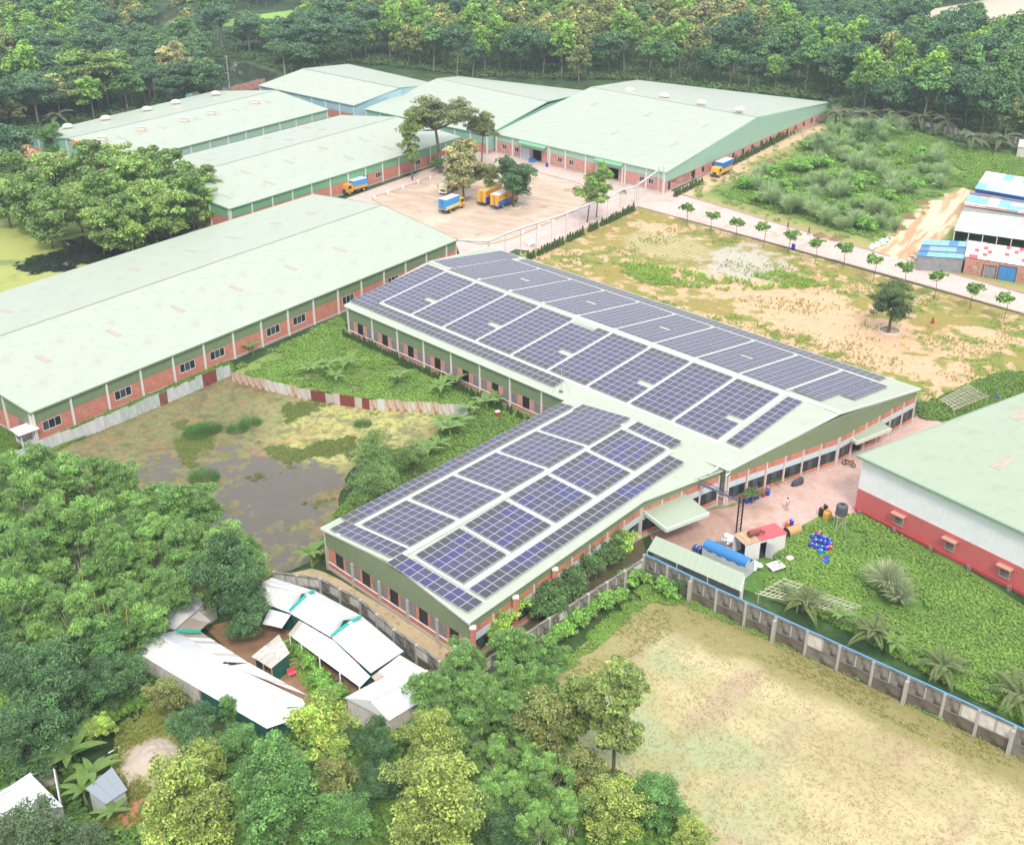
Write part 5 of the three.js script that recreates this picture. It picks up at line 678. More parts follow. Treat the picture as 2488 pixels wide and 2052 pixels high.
drum('orange red drum beside a blue one near the container', Y4(683, 1612), mat(C(0.6, 0.14, 0.05), 0.5)); drum('blue drum beside the orange red one near the container', Y4(724, 1594), M.blue); drum('black drum left of the yellow tank', Y4(1030, 1480), M.black, null, { s: 1.1, cap: M.yellow }); drum('dark drum behind the yellow tank', Y4(1075, 1440), M.black, null, { s: 1.0 });
{ const p = Y4(1090, 1528), t = thing('yellow_tank', 'ochre plastic tank beside two black drums', 'tank', p); part('body', new THREE.LatheGeometry([[0.001, 0], [0.52, 0], [0.54, 0.05], [0.54, 1.0], [0.44, 1.22], [0.2, 1.32], [0.2, 1.42], [0.001, 1.42]].map(q => new THREE.Vector2(...q)), 22), mat(C(0.60, 0.33, 0.06), 0.5), t); part('lid', cyl(0.23, 0.23, 0.06, 16, 0, 1.4, 0), M.orange, t);
  const q = R2c(965, 1530), w = thing('water_tank', 'dark grey water tank on a tall thin stand by the pale hall', 'water tank', q); part('body', new THREE.LatheGeometry([[0.001, 2.2], [0.68, 2.2], [0.7, 2.25], [0.7, 2.6], [0.66, 2.63], [0.7, 2.66], [0.7, 3.0], [0.66, 3.03], [0.7, 3.06], [0.7, 3.4], [0.62, 3.52], [0.25, 3.62], [0.001, 3.62]].map(k => new THREE.Vector2(...k)), 26), mat(C(0.085, 0.095, 0.11), 0.6), w); part('lid', cyl(0.26, 0.24, 0.1, 16, 0, 3.6, 0), M.black, w); for (const x of [-0.5, 0.5]) for (const z of [-0.5, 0.5]) part('leg', bar(V(x * 1.1, 0, z * 1.1), V(x, 2.15, z), 0.05, 0.05, 6), M.galvGreen, w); part('platform', box(1.3, 0.08, 1.3, 0, 2.16, 0), M.wood, w); for (const s of [-1, 1]) part('brace', bar(V(s * 0.52, 0.4, 0.52), V(-s * 0.5, 1.9, 0.5), 0.025), M.galv, w); }
[[800, 1600], [830, 1592], [858, 1605], [885, 1612], [812, 1628], [845, 1630], [875, 1640], [905, 1648], [790, 1650], [820, 1662], [852, 1668], [882, 1672], [905, 1630], [848, 1690], [868, 1612]].forEach(([x, y], i) => i === 13 ? drum('light blue drum at the front of the drum cluster', R2c(x, y), M.blueLight) : drum('blue drum in the cluster on the grass behind the container', R2c(x, y), M.blue, 'blue drums in the cluster', { can: i % 3 === 0 })); drum('red drum in the blue drum cluster', R2c(905, 1668), M.red); drum('red lidded drum at the back of the blue cluster', R2c(836, 1578), M.red); drum('blue drum lying on its side before the cluster', R2c(895, 1712), M.blue, null, { lie: 0.6 }); drum('second blue drum lying in the grass, nearest the camera', R2c(900, 1738), M.blue, null, { lie: 0.2 });
[[762, 500], [820, 520], [790, 535], [742, 515]].forEach(([x, y], i) => drum(['leftmost rear', 'right', 'front middle', 'leftmost'][i] + ' dark blue drum behind the pale roofed lean to', Z4(x, y), mat(C(0.03, 0.07, 0.25), 0.5), 'dark blue drums behind the lean to')); drum('small blue bucket on the grass near the bamboo frame', S(2423, 972), M.blue, null, { s: 0.8 }); drum('blue bin below the young street trees', S(1927.5, 606), M.blue, null, { s: 1.3 }); drum('blue bin by the loading hall wall', S(1329, 405), M.blue, null, { s: 1.1 }); drum('blue barrel in the farm courtyard', S(796, 1697), M.blue, null, { can: 1, s: 1.2 }); { const p = S(1293, 394), t = thing('blue_crate', 'blue crate at the loading hall left door', 'crate', p, 0.75); part('body', rbox(1.5, 1.0, 1.0, 0.05, 0, 0.5, 0), M.blueLight, t); part('rim', [box(1.54, 0.08, 1.04, 0, 1.0, 0)], M.blue, t); } { const p = S(1209, 1018), t = thing('red_cabinet', 'red cabinet with white top on the grassy bank', 'cabinet', p, 0.7); part('body', rbox(0.62, 1.15, 0.5, 0.04, 0, 0.62, 0), M.red, t); part('top', rbox(0.7, 0.14, 0.58, 0.04, 0, 1.25, 0), M.white, t); part('legs', [box(0.08, 0.12, 0.08, -0.22, 0.04, 0), box(0.08, 0.12, 0.08, 0.22, 0.04, 0)], M.steelDark, t).userData.kind = 'stuff'; }
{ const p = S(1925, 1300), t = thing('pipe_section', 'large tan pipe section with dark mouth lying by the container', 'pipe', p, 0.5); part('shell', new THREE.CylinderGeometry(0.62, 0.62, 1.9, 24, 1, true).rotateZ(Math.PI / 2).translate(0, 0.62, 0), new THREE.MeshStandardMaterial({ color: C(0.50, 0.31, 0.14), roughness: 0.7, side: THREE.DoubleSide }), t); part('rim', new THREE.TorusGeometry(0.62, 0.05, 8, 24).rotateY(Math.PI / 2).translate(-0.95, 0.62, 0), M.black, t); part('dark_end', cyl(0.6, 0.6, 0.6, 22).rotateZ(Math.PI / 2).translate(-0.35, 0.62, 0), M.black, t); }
{ const r = rng(11); for (const [x, y, n, w, l, lb, a] of [[815, 1525, 7, 0.5, 2.4, 'stack of pale plywood boards on the yard edge', 0.5], [735, 1560, 4, 0.3, 2.6, 'loose planks beside the large pipe section', -0.6], [890, 1585, 9, 0.09, 2.2, 'slatted wooden pallet beside the drum cluster', 0.5]]) { const t = thing(n === 9 ? 'pallet' : 'board_stack', lb, n === 9 ? 'pallet' : 'boards', R2c(x, y), a); for (let i = 0; i < n; i++) { const m = part(n === 9 ? 'slat' : 'board', box(l * (0.85 + 0.25 * r()), 0.03, n === 9 ? 0.1 : w * (1.0 + 1.2 * r())), r() < 0.7 ? M.woodPale : M.wood, t); m.position.set((r() - 0.5) * (n === 9 ? 0.1 : 1.0), n === 9 ? 0.16 : 0.05 + i * 0.035, n === 9 ? (i - 4) * 0.2 : (r() - 0.5) * 1.6); m.rotation.y = n === 9 ? 0 : (r() - 0.5) * 0.5; } if (n === 9) for (const k of [-0.9, 0, 0.9]) part('bearer', box(0.1, 0.1, 1.8, k, 0.08, 0), M.wood, t); } }
{ // site container with the silencer on its roof
  const a = Z4(1345, 640, 0), b = Z4(1830, 500, 0), d = b.clone().sub(a), L = d.length(), ang = Math.atan2(-d.z, d.x), t = thing('site_container', 'white site container with red and rusty roof in the yard', 'container', a.clone().lerp(b, 0.5), ang); const W = 2.3, H = 2.5;
  const ribs = (n, x0, x1, z) => Array.from({ length: n }, (_, i) => box((x1 - x0) / n * 0.5, H - 0.3, 0.05, x0 + (i + 0.5) * (x1 - x0) / n, H / 2, z));
  part('front_wall', [box(L * 0.36, H, 0.06, -L * 0.32, H / 2, 0), box(L * 0.48, H, 0.06, L * 0.26, H / 2, 0), box(L * 0.16, 0.35, 0.06, -L * 0.06, H - 0.175, 0)], M.plaster, t); part('front_ribs', [...ribs(9, -L * 0.49, -L * 0.15, 0.04), ...ribs(12, L * 0.03, L * 0.49, 0.04)], M.white, t).userData.kind = 'stuff'; part('open_door', box(0.9, 2.0, 0.05).rotateY(-1.1).translate(L * 0.06, 1.05, 0.42), M.galv, t);
  part('back_wall', box(L, H, 0.06, 0, H / 2, -W), M.white, t); part('end_wall', box(0.06, H, W, L / 2, H / 2, -W / 2), M.white, t); part('end_frame', [box(0.1, H, 0.1, -L / 2, H / 2, 0), box(0.1, H, 0.1, -L / 2, H / 2, -W), box(0.1, 0.12, W, -L / 2, H - 0.06, -W / 2)], M.white, t); part('floor', box(L, 0.12, W, 0, 0.08, -W / 2), M.steelDark, t); part('roof', box(L * 0.68, 0.08, W + 0.16, L * 0.18, H + 0.05, -W / 2), M.redRoof, t);
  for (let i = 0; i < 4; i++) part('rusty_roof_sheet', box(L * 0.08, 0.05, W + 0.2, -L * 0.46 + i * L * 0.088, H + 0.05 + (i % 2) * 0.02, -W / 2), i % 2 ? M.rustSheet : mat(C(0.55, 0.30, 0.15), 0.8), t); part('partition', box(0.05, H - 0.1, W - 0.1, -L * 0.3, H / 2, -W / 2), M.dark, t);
  const s = thing('exhaust_silencer', 'brown exhaust silencer lying on the container roof', 'silencer', t.position.clone().add(V(Math.cos(ang) * -L * 0.18 - Math.sin(ang) * W / 2, H + 0.12, -Math.sin(ang) * -L * 0.18 - Math.cos(ang) * W / 2)), ang); part('drum', cyl(0.32, 0.32, 1.35, 18).rotateZ(Math.PI / 2).translate(0.65, 0.34, 0), M.rust, s); part('outlet', cyl(0.2, 0.2, 0.5, 14).rotateZ(Math.PI / 2).translate(1.1, 0.34, 0), M.maroon, s); part('elbow', new THREE.TorusGeometry(0.22, 0.14, 8, 12, 1.57).rotateX(Math.PI / 2).translate(1.05, 0.34, 0.2), M.maroon, s); for (const x of [-0.5, 0.5]) part('saddle', box(0.1, 0.2, 0.6, x, 0.06, 0), M.steelDark, s); part('flange', cyl(0.38, 0.38, 0.06, 18).rotateZ(Math.PI / 2).translate(-0.6, 0.34, 0), M.rust, s); }
{ // lean-to along the wall, blue arched roof and grey screen
  const h = 2.9, a = Z4(165, 485, h), b = Z4(1300, 985, h), c = Z4(1355, 770, h + 0.55), d = Z4(270, 310, h + 0.55); const t = thing('lean_to', 'lean to with pale green ribbed roof behind the blue topped wall', 'shed', flatP(mid(a, b, c, d))); sheetRoof(t, a, b, c, d, 16, 1, [M.roofI], 31); wallQuad(t, 'end_wall', flatP(lp(b, c, 0.05)), flatP(lp(b, c, 0.9)), h, h + 0.4, M.white); wallQuad(t, 'back_wall', flatP(lp(d, a, 0.15)), flatP(lp(c, b, 0.15)), h + 0.3, h + 0.3, M.galv); for (const k of [0, 0.33, 0.66, 1]) { const p = lp(a, b, k); wpart('post', box(0.14, h, 0.14, p.x, h / 2, p.z), M.concrete, t); }
  const e = Z4(880, 560, 0), f = Z4(1400, 800, 0), dd = f.clone().sub(e), L = dd.length(), ang = Math.atan2(-dd.z, dd.x), u = thing('blue_arched_shelter', 'bright blue arched tin shelter behind the lean to', 'shelter', e.clone().lerp(f, 0.5), ang); for (let i = 0; i < 9; i++) { const m = part('arch_sheet', new THREE.CylinderGeometry(0.95 + (i % 2) * 0.03, 0.95 + (i % 2) * 0.03, L / 9 * 1.01, 18, 1, true, 0, Math.PI).rotateZ(Math.PI / 2).rotateX(-Math.PI / 2 + Math.PI).scale(1, 0.8, 1), new THREE.MeshStandardMaterial({ color: C(0.03, 0.19, 0.48), roughness: 0.6, side: THREE.DoubleSide }), u); m.position.set(-L / 2 + (i + 0.5) * L / 9, 1.7, 0); } for (const z of [-0.92, 0.92]) part('side_wall', box(L, 1.72, 0.05, 0, 0.86, z), z > 0 ? M.galv : M.sheetBlue, u); part('end_wall', new THREE.CylinderGeometry(0.9, 0.9, 0.05, 18, 1, false, 0, Math.PI).rotateZ(Math.PI / 2).rotateX(Math.PI / 2).scale(1, 0.8, 1).translate(L / 2 - 0.05, 1.7, 0), M.galv, u); part('end_wall', box(0.05, 1.72, 1.84, L / 2 - 0.06, 0.86, 0), M.galv, u);
  const g0 = Z4(885, 560, 0), g1 = Z4(1120, 555, 0), sc = thing('grey_screen', 'dark grey corrugated screen beside the blue arched shelter', 'screen', g0.clone().lerp(g1, 0.5)); for (let i = 0; i < 6; i++) { const p = lp(g0, g1, i / 6), q = lp(g0, g1, (i + 0.98) / 6); wallQuad(sc, 'sheet', p, q, 2.1, 2.1, M.block, 0.05 + (i % 2) * 0.03); } }
{ // cable tray on its black post, and other bits
  const a = S(1300 + 0.2375 * 1690, 900 + 0.2375 * 1160, 4.6), b = S(1300 + 0.2375 * 2075, 900 + 0.2375 * 1440, 4.6), p = S(1793, 1300, 0), t = thing('cable_bridge', 'dark lattice cable bridge from the hall to a black post in the yard', 'cable bridge', p); for (const y of [0, 0.55]) for (const s of [-0.28, 0.28]) wpart('chord', beam(a.clone().add(V(s * 0.7, y, s * 0.7)), p.clone().setY(4.6 + y).add(V(s * 0.7, 0, s * 0.7)), 0.06), M.steelDark, t); const n = 14; for (let i = 0; i < n; i++) { const q = lp(a, p.clone().setY(4.6), i / n), r = lp(a, p.clone().setY(4.6), (i + 1) / n); wpart('lattice_bar', beam(q, r.clone().add(V(0, 0.55, 0)), 0.035), M.steelDark, t); } wpart('tray', beam(a.clone().add(V(0, 0.05, 0)), p.clone().setY(4.65), 0.5, 0.05), mat(C(0.07, 0.08, 0.13), 0.6), t);
  for (const s of [-0.25, 0.25]) wpart('post', box(0.16, 5.2, 0.16, p.x + s, 2.6, p.z), M.black, t); for (let i = 0; i < 8; i++) wpart('post_lacing', beam(V(p.x - 0.25, i * 0.62, p.z), V(p.x + 0.25, i * 0.62 + 0.6, p.z), 0.04), M.steelDark, t);
  const dn = fAl.at(79, 2, 0.1), rp = thing('drain_pipe', 'white drain pipe running down the near solar roof edge', 'pipe', dn); wpart('pipe', bar(S(1922, 975, 7.4), S(1792, 1098, 5.7), 0.09, 0.09, 8), M.white, rp); wpart('pipe', bar(S(1792, 1098, 5.7), S(1724, 1150, 5.5), 0.09, 0.09, 8), M.white, rp);
  const q0 = S(1773, 1160, 5), dp = thing('down_pipe', 'white down pipe at the joint between hall and wing', 'pipe', S(1776, 1216, 0)); wpart('pipe', bar(S(1776, 1216, 0), S(1776, 1216, 0).setY(4.6), 0.1, 0.1, 8), M.white, dp); wpart('elbow', bar(S(1776, 1216, 0).setY(4.6), S(1765, 1155, 4.9), 0.1, 0.1, 8), M.white, dp);
  const sacks = (lb, p, n, m, s) => { const r = rng(n + 40), t = thing('sack_pile', lb, 'sacks', p); for (let i = 0; i < n; i++) { const ge = new THREE.SphereGeometry(0.42, 12, 8), a = ge.attributes.position; for (let k = 0; k < a.count; k++) { const w = 0.8 + 0.4 * fbm(a.getX(k) * 4 + i * 7, a.getY(k) * 4 + a.getZ(k) * 3, 2); a.setXYZ(k, a.getX(k) * w * 1.2, a.getY(k) * w * 0.55, a.getZ(k) * w); } ge.computeVertexNormals(); const q = part('sack', ge, m, t); q.position.set((r() - 0.5) * s, 0.2 + Math.floor(i / 3) * 0.28, (r() - 0.5) * s); q.rotation.y = r() * 6; } };
  sacks('white sacks piled high beside the container end', Z4(1165, 400, 0), 10, M.white, 1.1); sacks('small heap of white sacks before the container', Z4(1490, 700, 0), 5, M.white, 1.0); sacks('white cloth sacks at the container corner', Z4(1880, 630, 0), 4, M.white, 0.7); sacks('white sacks among the shacks by the road', S(2218, 628, 0), 6, M.plaster, 2.2); sacks('scattered white waste beside the dirt track', S(2274, 453, 0), 5, M.plaster, 1.6);
  const wb = thing('white_board', 'white spotted board lying on bricks near the container', 'board', Z4(1725, 705, 0), 0.5); part('board', box(1.9, 0.06, 1.3, 0, 0.45, 0).rotateX(0.14), M.white, wb); for (const [x, z] of [[-0.7, -0.4], [0.7, -0.4], [-0.7, 0.4], [0.7, 0.4]]) part('brick_support', box(0.3, 0.4, 0.3, x, 0.2, z), M.brickOld, wb); for (const [x, z] of [[-0.4, 0.1], [0.3, 0.3], [0, -0.25], [0.55, -0.15]]) part('spot', box(0.22, 0.012, 0.16, x, 0.487, z).rotateX(0.14), M.black, wb);
  { const t = thing('tin_sheet_pile', 'pale tin sheets dumped beside the road near the track', 'tin sheets', S(2140, 592, 0)), r = rng(8); for (let i = 0; i < 9; i++) { const m = part('tin_sheet', box(2.4, 0.03, 0.8), i % 3 ? M.tin : sheetAqua, t); m.position.set((i - 4) * 0.55 + (r() - 0.5), 0.06 + i * 0.03, -(i - 4) * 0.6 + (r() - 0.5)); m.rotation.set((r() - 0.5) * 0.2, r() * 2, 0); } }
  const heap = (name, lb, cat, p, R, h, m, n, rough = 0.25) => { const ge = new THREE.CircleGeometry(1, 48), seg = 26, pos = [], idx = [], cnt = 40; for (let i = 0; i <= seg; i++) for (let j = 0; j <= cnt; j++) { const k = i / seg, a = j / cnt * 6.2832, e = 1 + 0.22 * (vnoise(Math.cos(a) * 1.6 + n, Math.sin(a) * 1.6) - 0.5), x = Math.cos(a) * k * R * e, z = Math.sin(a) * k * R * e; pos.push(x, h * Math.pow(1 - k, 1.15) * (1 - 0.0) + (1 - k) * rough * (fbm(x * 2.2 + n, z * 2.2, 4) - 0.5) * h * 2 + 0.02 * (1 - k), z); } for (let i = 0; i < seg; i++) for (let j = 0; j < cnt; j++) { const o = i * (cnt + 1) + j; idx.push(o, o + 1, o + cnt + 1, o + 1, o + cnt + 2, o + cnt + 1); } const q = new THREE.BufferGeometry(); q.setAttribute('position', new THREE.Float32BufferAttribute(pos, 3)); q.setIndex(idx); q.computeVertexNormals(); const o = single(name, q, m, lb, cat); o.position.copy(p); return o; };
  heap('sand_heap', 'pale sand heap in the farm clearing', 'sand heap', A3(945, 1215, 0), 3.8, 1.2, mat(C(0.50, 0.42, 0.36), 1), 3); heap('earth_patch', 'low strip of red brown earth beside the white grid', 'earth', A3(800, 1530, 0), 1.7, 0.16, mat(C(0.44, 0.20, 0.11), 1), 9);
  const P3c = (x, y) => S(1658 + 0.3943 * x, 0.3943 * y, 0); [[630, 955], [545, 995], [1400, 1340], [1340, 1405], [1480, 1252], [1615, 1140], [850, 1455], [945, 1475]].forEach(([x, y], i) => heap('brush_pile', ['dry brush pile beside the path, upper of two', 'dry brush pile beside the path, lower of two', 'brown heap at the lower end of the track', 'brown heap nearest the road on the track side', 'brown heap midway along the track', 'brown heap at the bend of the track', 'brown cuttings by the road, left of two', 'brown cuttings by the road, right of two'][i], 'brush pile', P3c(x, y), 1.6, 0.8, mat(C(0.24, 0.15, 0.09), 1), i + 5, 0.5));
  const frame1 = (lb, a, b, c, d, n, m, h) => { const t = thing('vine_trellis', lb, 'trellis', flatP(mid(a, b, c, d))), r = rng(n * 7 + m); const q = (u, v) => lp(lp(a, b, u), lp(d, c, u), v).setY(h + (r() - 0.5) * 0.15); for (let i = 0; i <= n; i++) wpart('pole', bar(q(i / n, -0.06 * r()), q(i / n + (r() - 0.5) * 0.04, 1.05), 0.045, 0.03, 5), M.bamboo, t); for (let j = 0; j <= m; j++) wpart('cross_pole', bar(q(-0.05, j / m), q(1.05, j / m + (r() - 0.5) * 0.05), 0.045, 0.03, 5), M.bamboo, t); for (const [u, v] of [[0, 0], [1, 0], [0, 1], [1, 1], [0.5, 0], [0.5, 1]]) { const p = q(u, v); wpart('leg', bar(V(p.x, 0, p.z), p, 0.05, 0.05, 5), M.bamboo, t); } };
  const c5 = (x, y) => S(1658 + 0.3943 * x, 1368 + 0.3943 * y, 1); frame1('bamboo trellis frame in the weedy lot behind the wall', c5(470, 200), c5(960, 310), c5(1080, 270), c5(640, 110), 16, 6, 1.2); const r2b = (x, y) => S(1658 + 0.3943 * x, 684 + 0.3943 * y, 1.2); frame1('bamboo trellis frame on the grass beyond the solar hall', r2b(1590, 730), r2b(1680, 790), r2b(1880, 710), r2b(1760, 640), 9, 9, 1.3);
  { const t = thing('tree_ring', 'round white kerb ring under the lone round tree', 'planter ring', S(2161, 806, 0)); for (let i = 0; i < 16; i++) { const a = i / 16 * 6.2832, m = part('ring_block', cached('ringb', () => rbox(0.72, 0.42, 0.22, 0.03)), M.plaster, t); m.position.set(Math.cos(a) * 1.75, 0.18, Math.sin(a) * 1.75); m.rotation.y = -a + Math.PI / 2; } const t2 = thing('tree_ring', 'small white kerb ring under the dark court tree', 'planter ring', S(1252, 504, 0.05)); for (let i = 0; i < 12; i++) { const a = i / 12 * 6.2832, m = part('ring_block', cached('ringc', () => rbox(0.62, 0.3, 0.2, 0.03)), M.plaster, t2); m.position.set(Math.cos(a) * 1.15, 0.13, Math.sin(a) * 1.15); m.rotation.y = -a + Math.PI / 2; } }
  { const p = S(2263, 798, 0), t = thing('warning_sign', 'red triangular sign on two thin posts in the grass', 'sign', p, 0.3); const s = new THREE.Shape(); s.moveTo(-0.5, 0.9); s.lineTo(0.5, 0.9); s.lineTo(0.05, 2.2); part('panel', new THREE.ExtrudeGeometry(s, { depth: 0.05, bevelEnabled: false }), mat(C(0.36, 0.05, 0.05), 0.6), t); for (const x of [-0.42, 0.42]) part('post', bar(V(x, 0, -0.05), V(x * 0.4, 1.9, -0.05), 0.035), M.wood, t); }
  { const b = thing('white_bench', 'white concrete bench beside the pipe side hedge', 'bench', S(1292, 597, 0.03), 0.8); part('seat', rbox(2.2, 0.14, 0.6, 0.04, 0, 0.5, 0), M.white, b); part('backrest', rbox(2.2, 0.45, 0.12, 0.04, 0, 0.8, -0.28), M.white, b); for (const x of [-0.8, 0.8]) part('leg', box(0.2, 0.45, 0.5, x, 0.22, 0), M.white, b); }
  const z3 = (x, y) => S(1100 + 0.266 * x, 380 + 0.266 * y, 0.05); const mk = (p, i, lb, gp) => { const t = thing('kerb_marker', lb, 'marker', p, 0.5 + i * 0.1, gp); part('disc', cyl(0.36, 0.36, 0.1, 18).rotateX(Math.PI / 2).translate(0, 0.62, 0), M.white, t); part('stand', rbox(0.3, 0.4, 0.16, 0.03, 0, 0.18, 0), M.white, t); };
  [[640, 715], [790, 668], [918, 615], [1048, 562], [1140, 498]].forEach(([x, y], i) => mk(z3(x, y), i, `white round kerb marker on the pipe side of the court, ${nth(i)} from the left`, 'kerb markers on the pipe side')); const c2 = (x, y) => S(830 + 0.3943 * x, 0.3943 * y, 0.05); [[200, 1228], [285, 1198], [377, 1164], [472, 1130], [546, 1106]].forEach(([x, y], i) => mk(c2(x, y), i, `white round kerb marker on the green shed side of the court, ${nth(i)} from the left`, 'kerb markers on the shed side'));
  // overhead pipe
  { const posts = [[480, 945], [620, 890], [762, 840], [900, 792], [1030, 746], [1158, 690], [1287, 640], [1410, 602], [1530, 522], [1655, 490]], H = 5.3, t = thing('overhead_pipe', 'long silver overhead pipe on thin posts beside the court', 'pipe', z3(900, 792)); const tops = [S(1113, 583, 5.0), S(1187, 586, 5.0), ...posts.map(([x, y]) => z3(x, y).setY(H)), S(1603, 411, 5.6)]; for (let i = 0; i + 1 < tops.length; i++) wpart('pipe_length', bar(tops[i], tops[i + 1], 0.2, 0.2, 12), M.galv, t); posts.forEach(([x, y]) => { const p = z3(x, y); wpart('post', bar(V(p.x, 0, p.z), V(p.x, H, p.z), 0.06, 0.06, 8), M.galv, t); wpart('footing', box(0.4, 0.25, 0.4, p.x, 0.12, p.z), M.concrete, t); }); { const p = S(1187, 640, 0); const q = tops[1]; wpart('post', bar(V(q.x, 0, q.z), V(q.x, 5, q.z), 0.18, 0.18, 10), M.galv, t); const e = S(1603, 474, 0); for (const k of [-0.5, 0.5]) wpart('post', bar(V(e.x + k, 0, e.z), V(e.x + k, 6.8, e.z), 0.09, 0.09, 8), M.galv, t); for (const k of [0.6, 1.2]) { const b = z3(1655 + k * 28, 484); wpart('post', bar(V(b.x, 0, b.z), V(b.x, 6.6, b.z), 0.07, 0.07, 8), M.galv, t); } } }
  for (const [x, y, h, lb] of [[558, 219, 11, 'concrete utility pole in front of the dark pond'], [692, 182, 9, 'concrete utility pole left of the rearmost shed']]) { const p = S(x, y, 0), u = thing('utility_pole', lb, 'utility pole', p); part('pole', cyl(0.22, 0.13, h, 10), M.concrete, u); part('cross_arm', box(1.4, 0.1, 0.1, 0, h - 0.5, 0), M.concrete, u); for (const k of [-0.55, 0, 0.55]) part('insulator', cyl(0.05, 0.05, 0.18, 8, k, h - 0.44, 0), M.plaster, u); }
  const wp = thing('white_pole', 'white pole lying on the grass above the sand heap', 'pole', A3(735, 1140, 0)); wpart('pole', bar(A3(665, 1170, 0.12), A3(805, 1090, 0.12), 0.07, 0.07, 8), M.white, wp); wpart('rest', box(0.2, 0.1, 0.2, A3(735, 1130, 0).x, 0.05, A3(735, 1130, 0).z), M.wood, wp);
  const pr = thing('red_plastic_chair', 'pink red plastic chair lying in the farm courtyard', 'chair', A2(265, 1330, 0), 0.6); part('seat', rbox(0.9, 0.08, 0.5, 0.03, 0, 0.42, 0), mat(C(0.6, 0.1, 0.13), 0.5), pr); part('backrest', rbox(0.9, 0.5, 0.07, 0.03, 0, 0.66, -0.24), mat(C(0.6, 0.1, 0.13), 0.5), pr); for (const x of [-0.38, 0.38]) for (const z of [-0.2, 0.2]) part('leg', box(0.06, 0.42, 0.06, x, 0.21, z), M.woodPale, pr);
  const fw = thing('firewood_heap', 'heap of pale firewood under the veranda edge', 'firewood', A2(470, 1120, 0)), rr = rng(77); for (let i = 0; i < 16; i++) { const m = part('log', cyl(0.05, 0.04, 1.6, 6).rotateZ(Math.PI / 2), M.woodPale, fw); m.position.set((rr() - 0.5) * 1.4, 0.06 + i * 0.025, (rr() - 0.5) * 1.2); m.rotation.set(0, rr() * 3, (rr() - 0.5) * 0.3); }
}
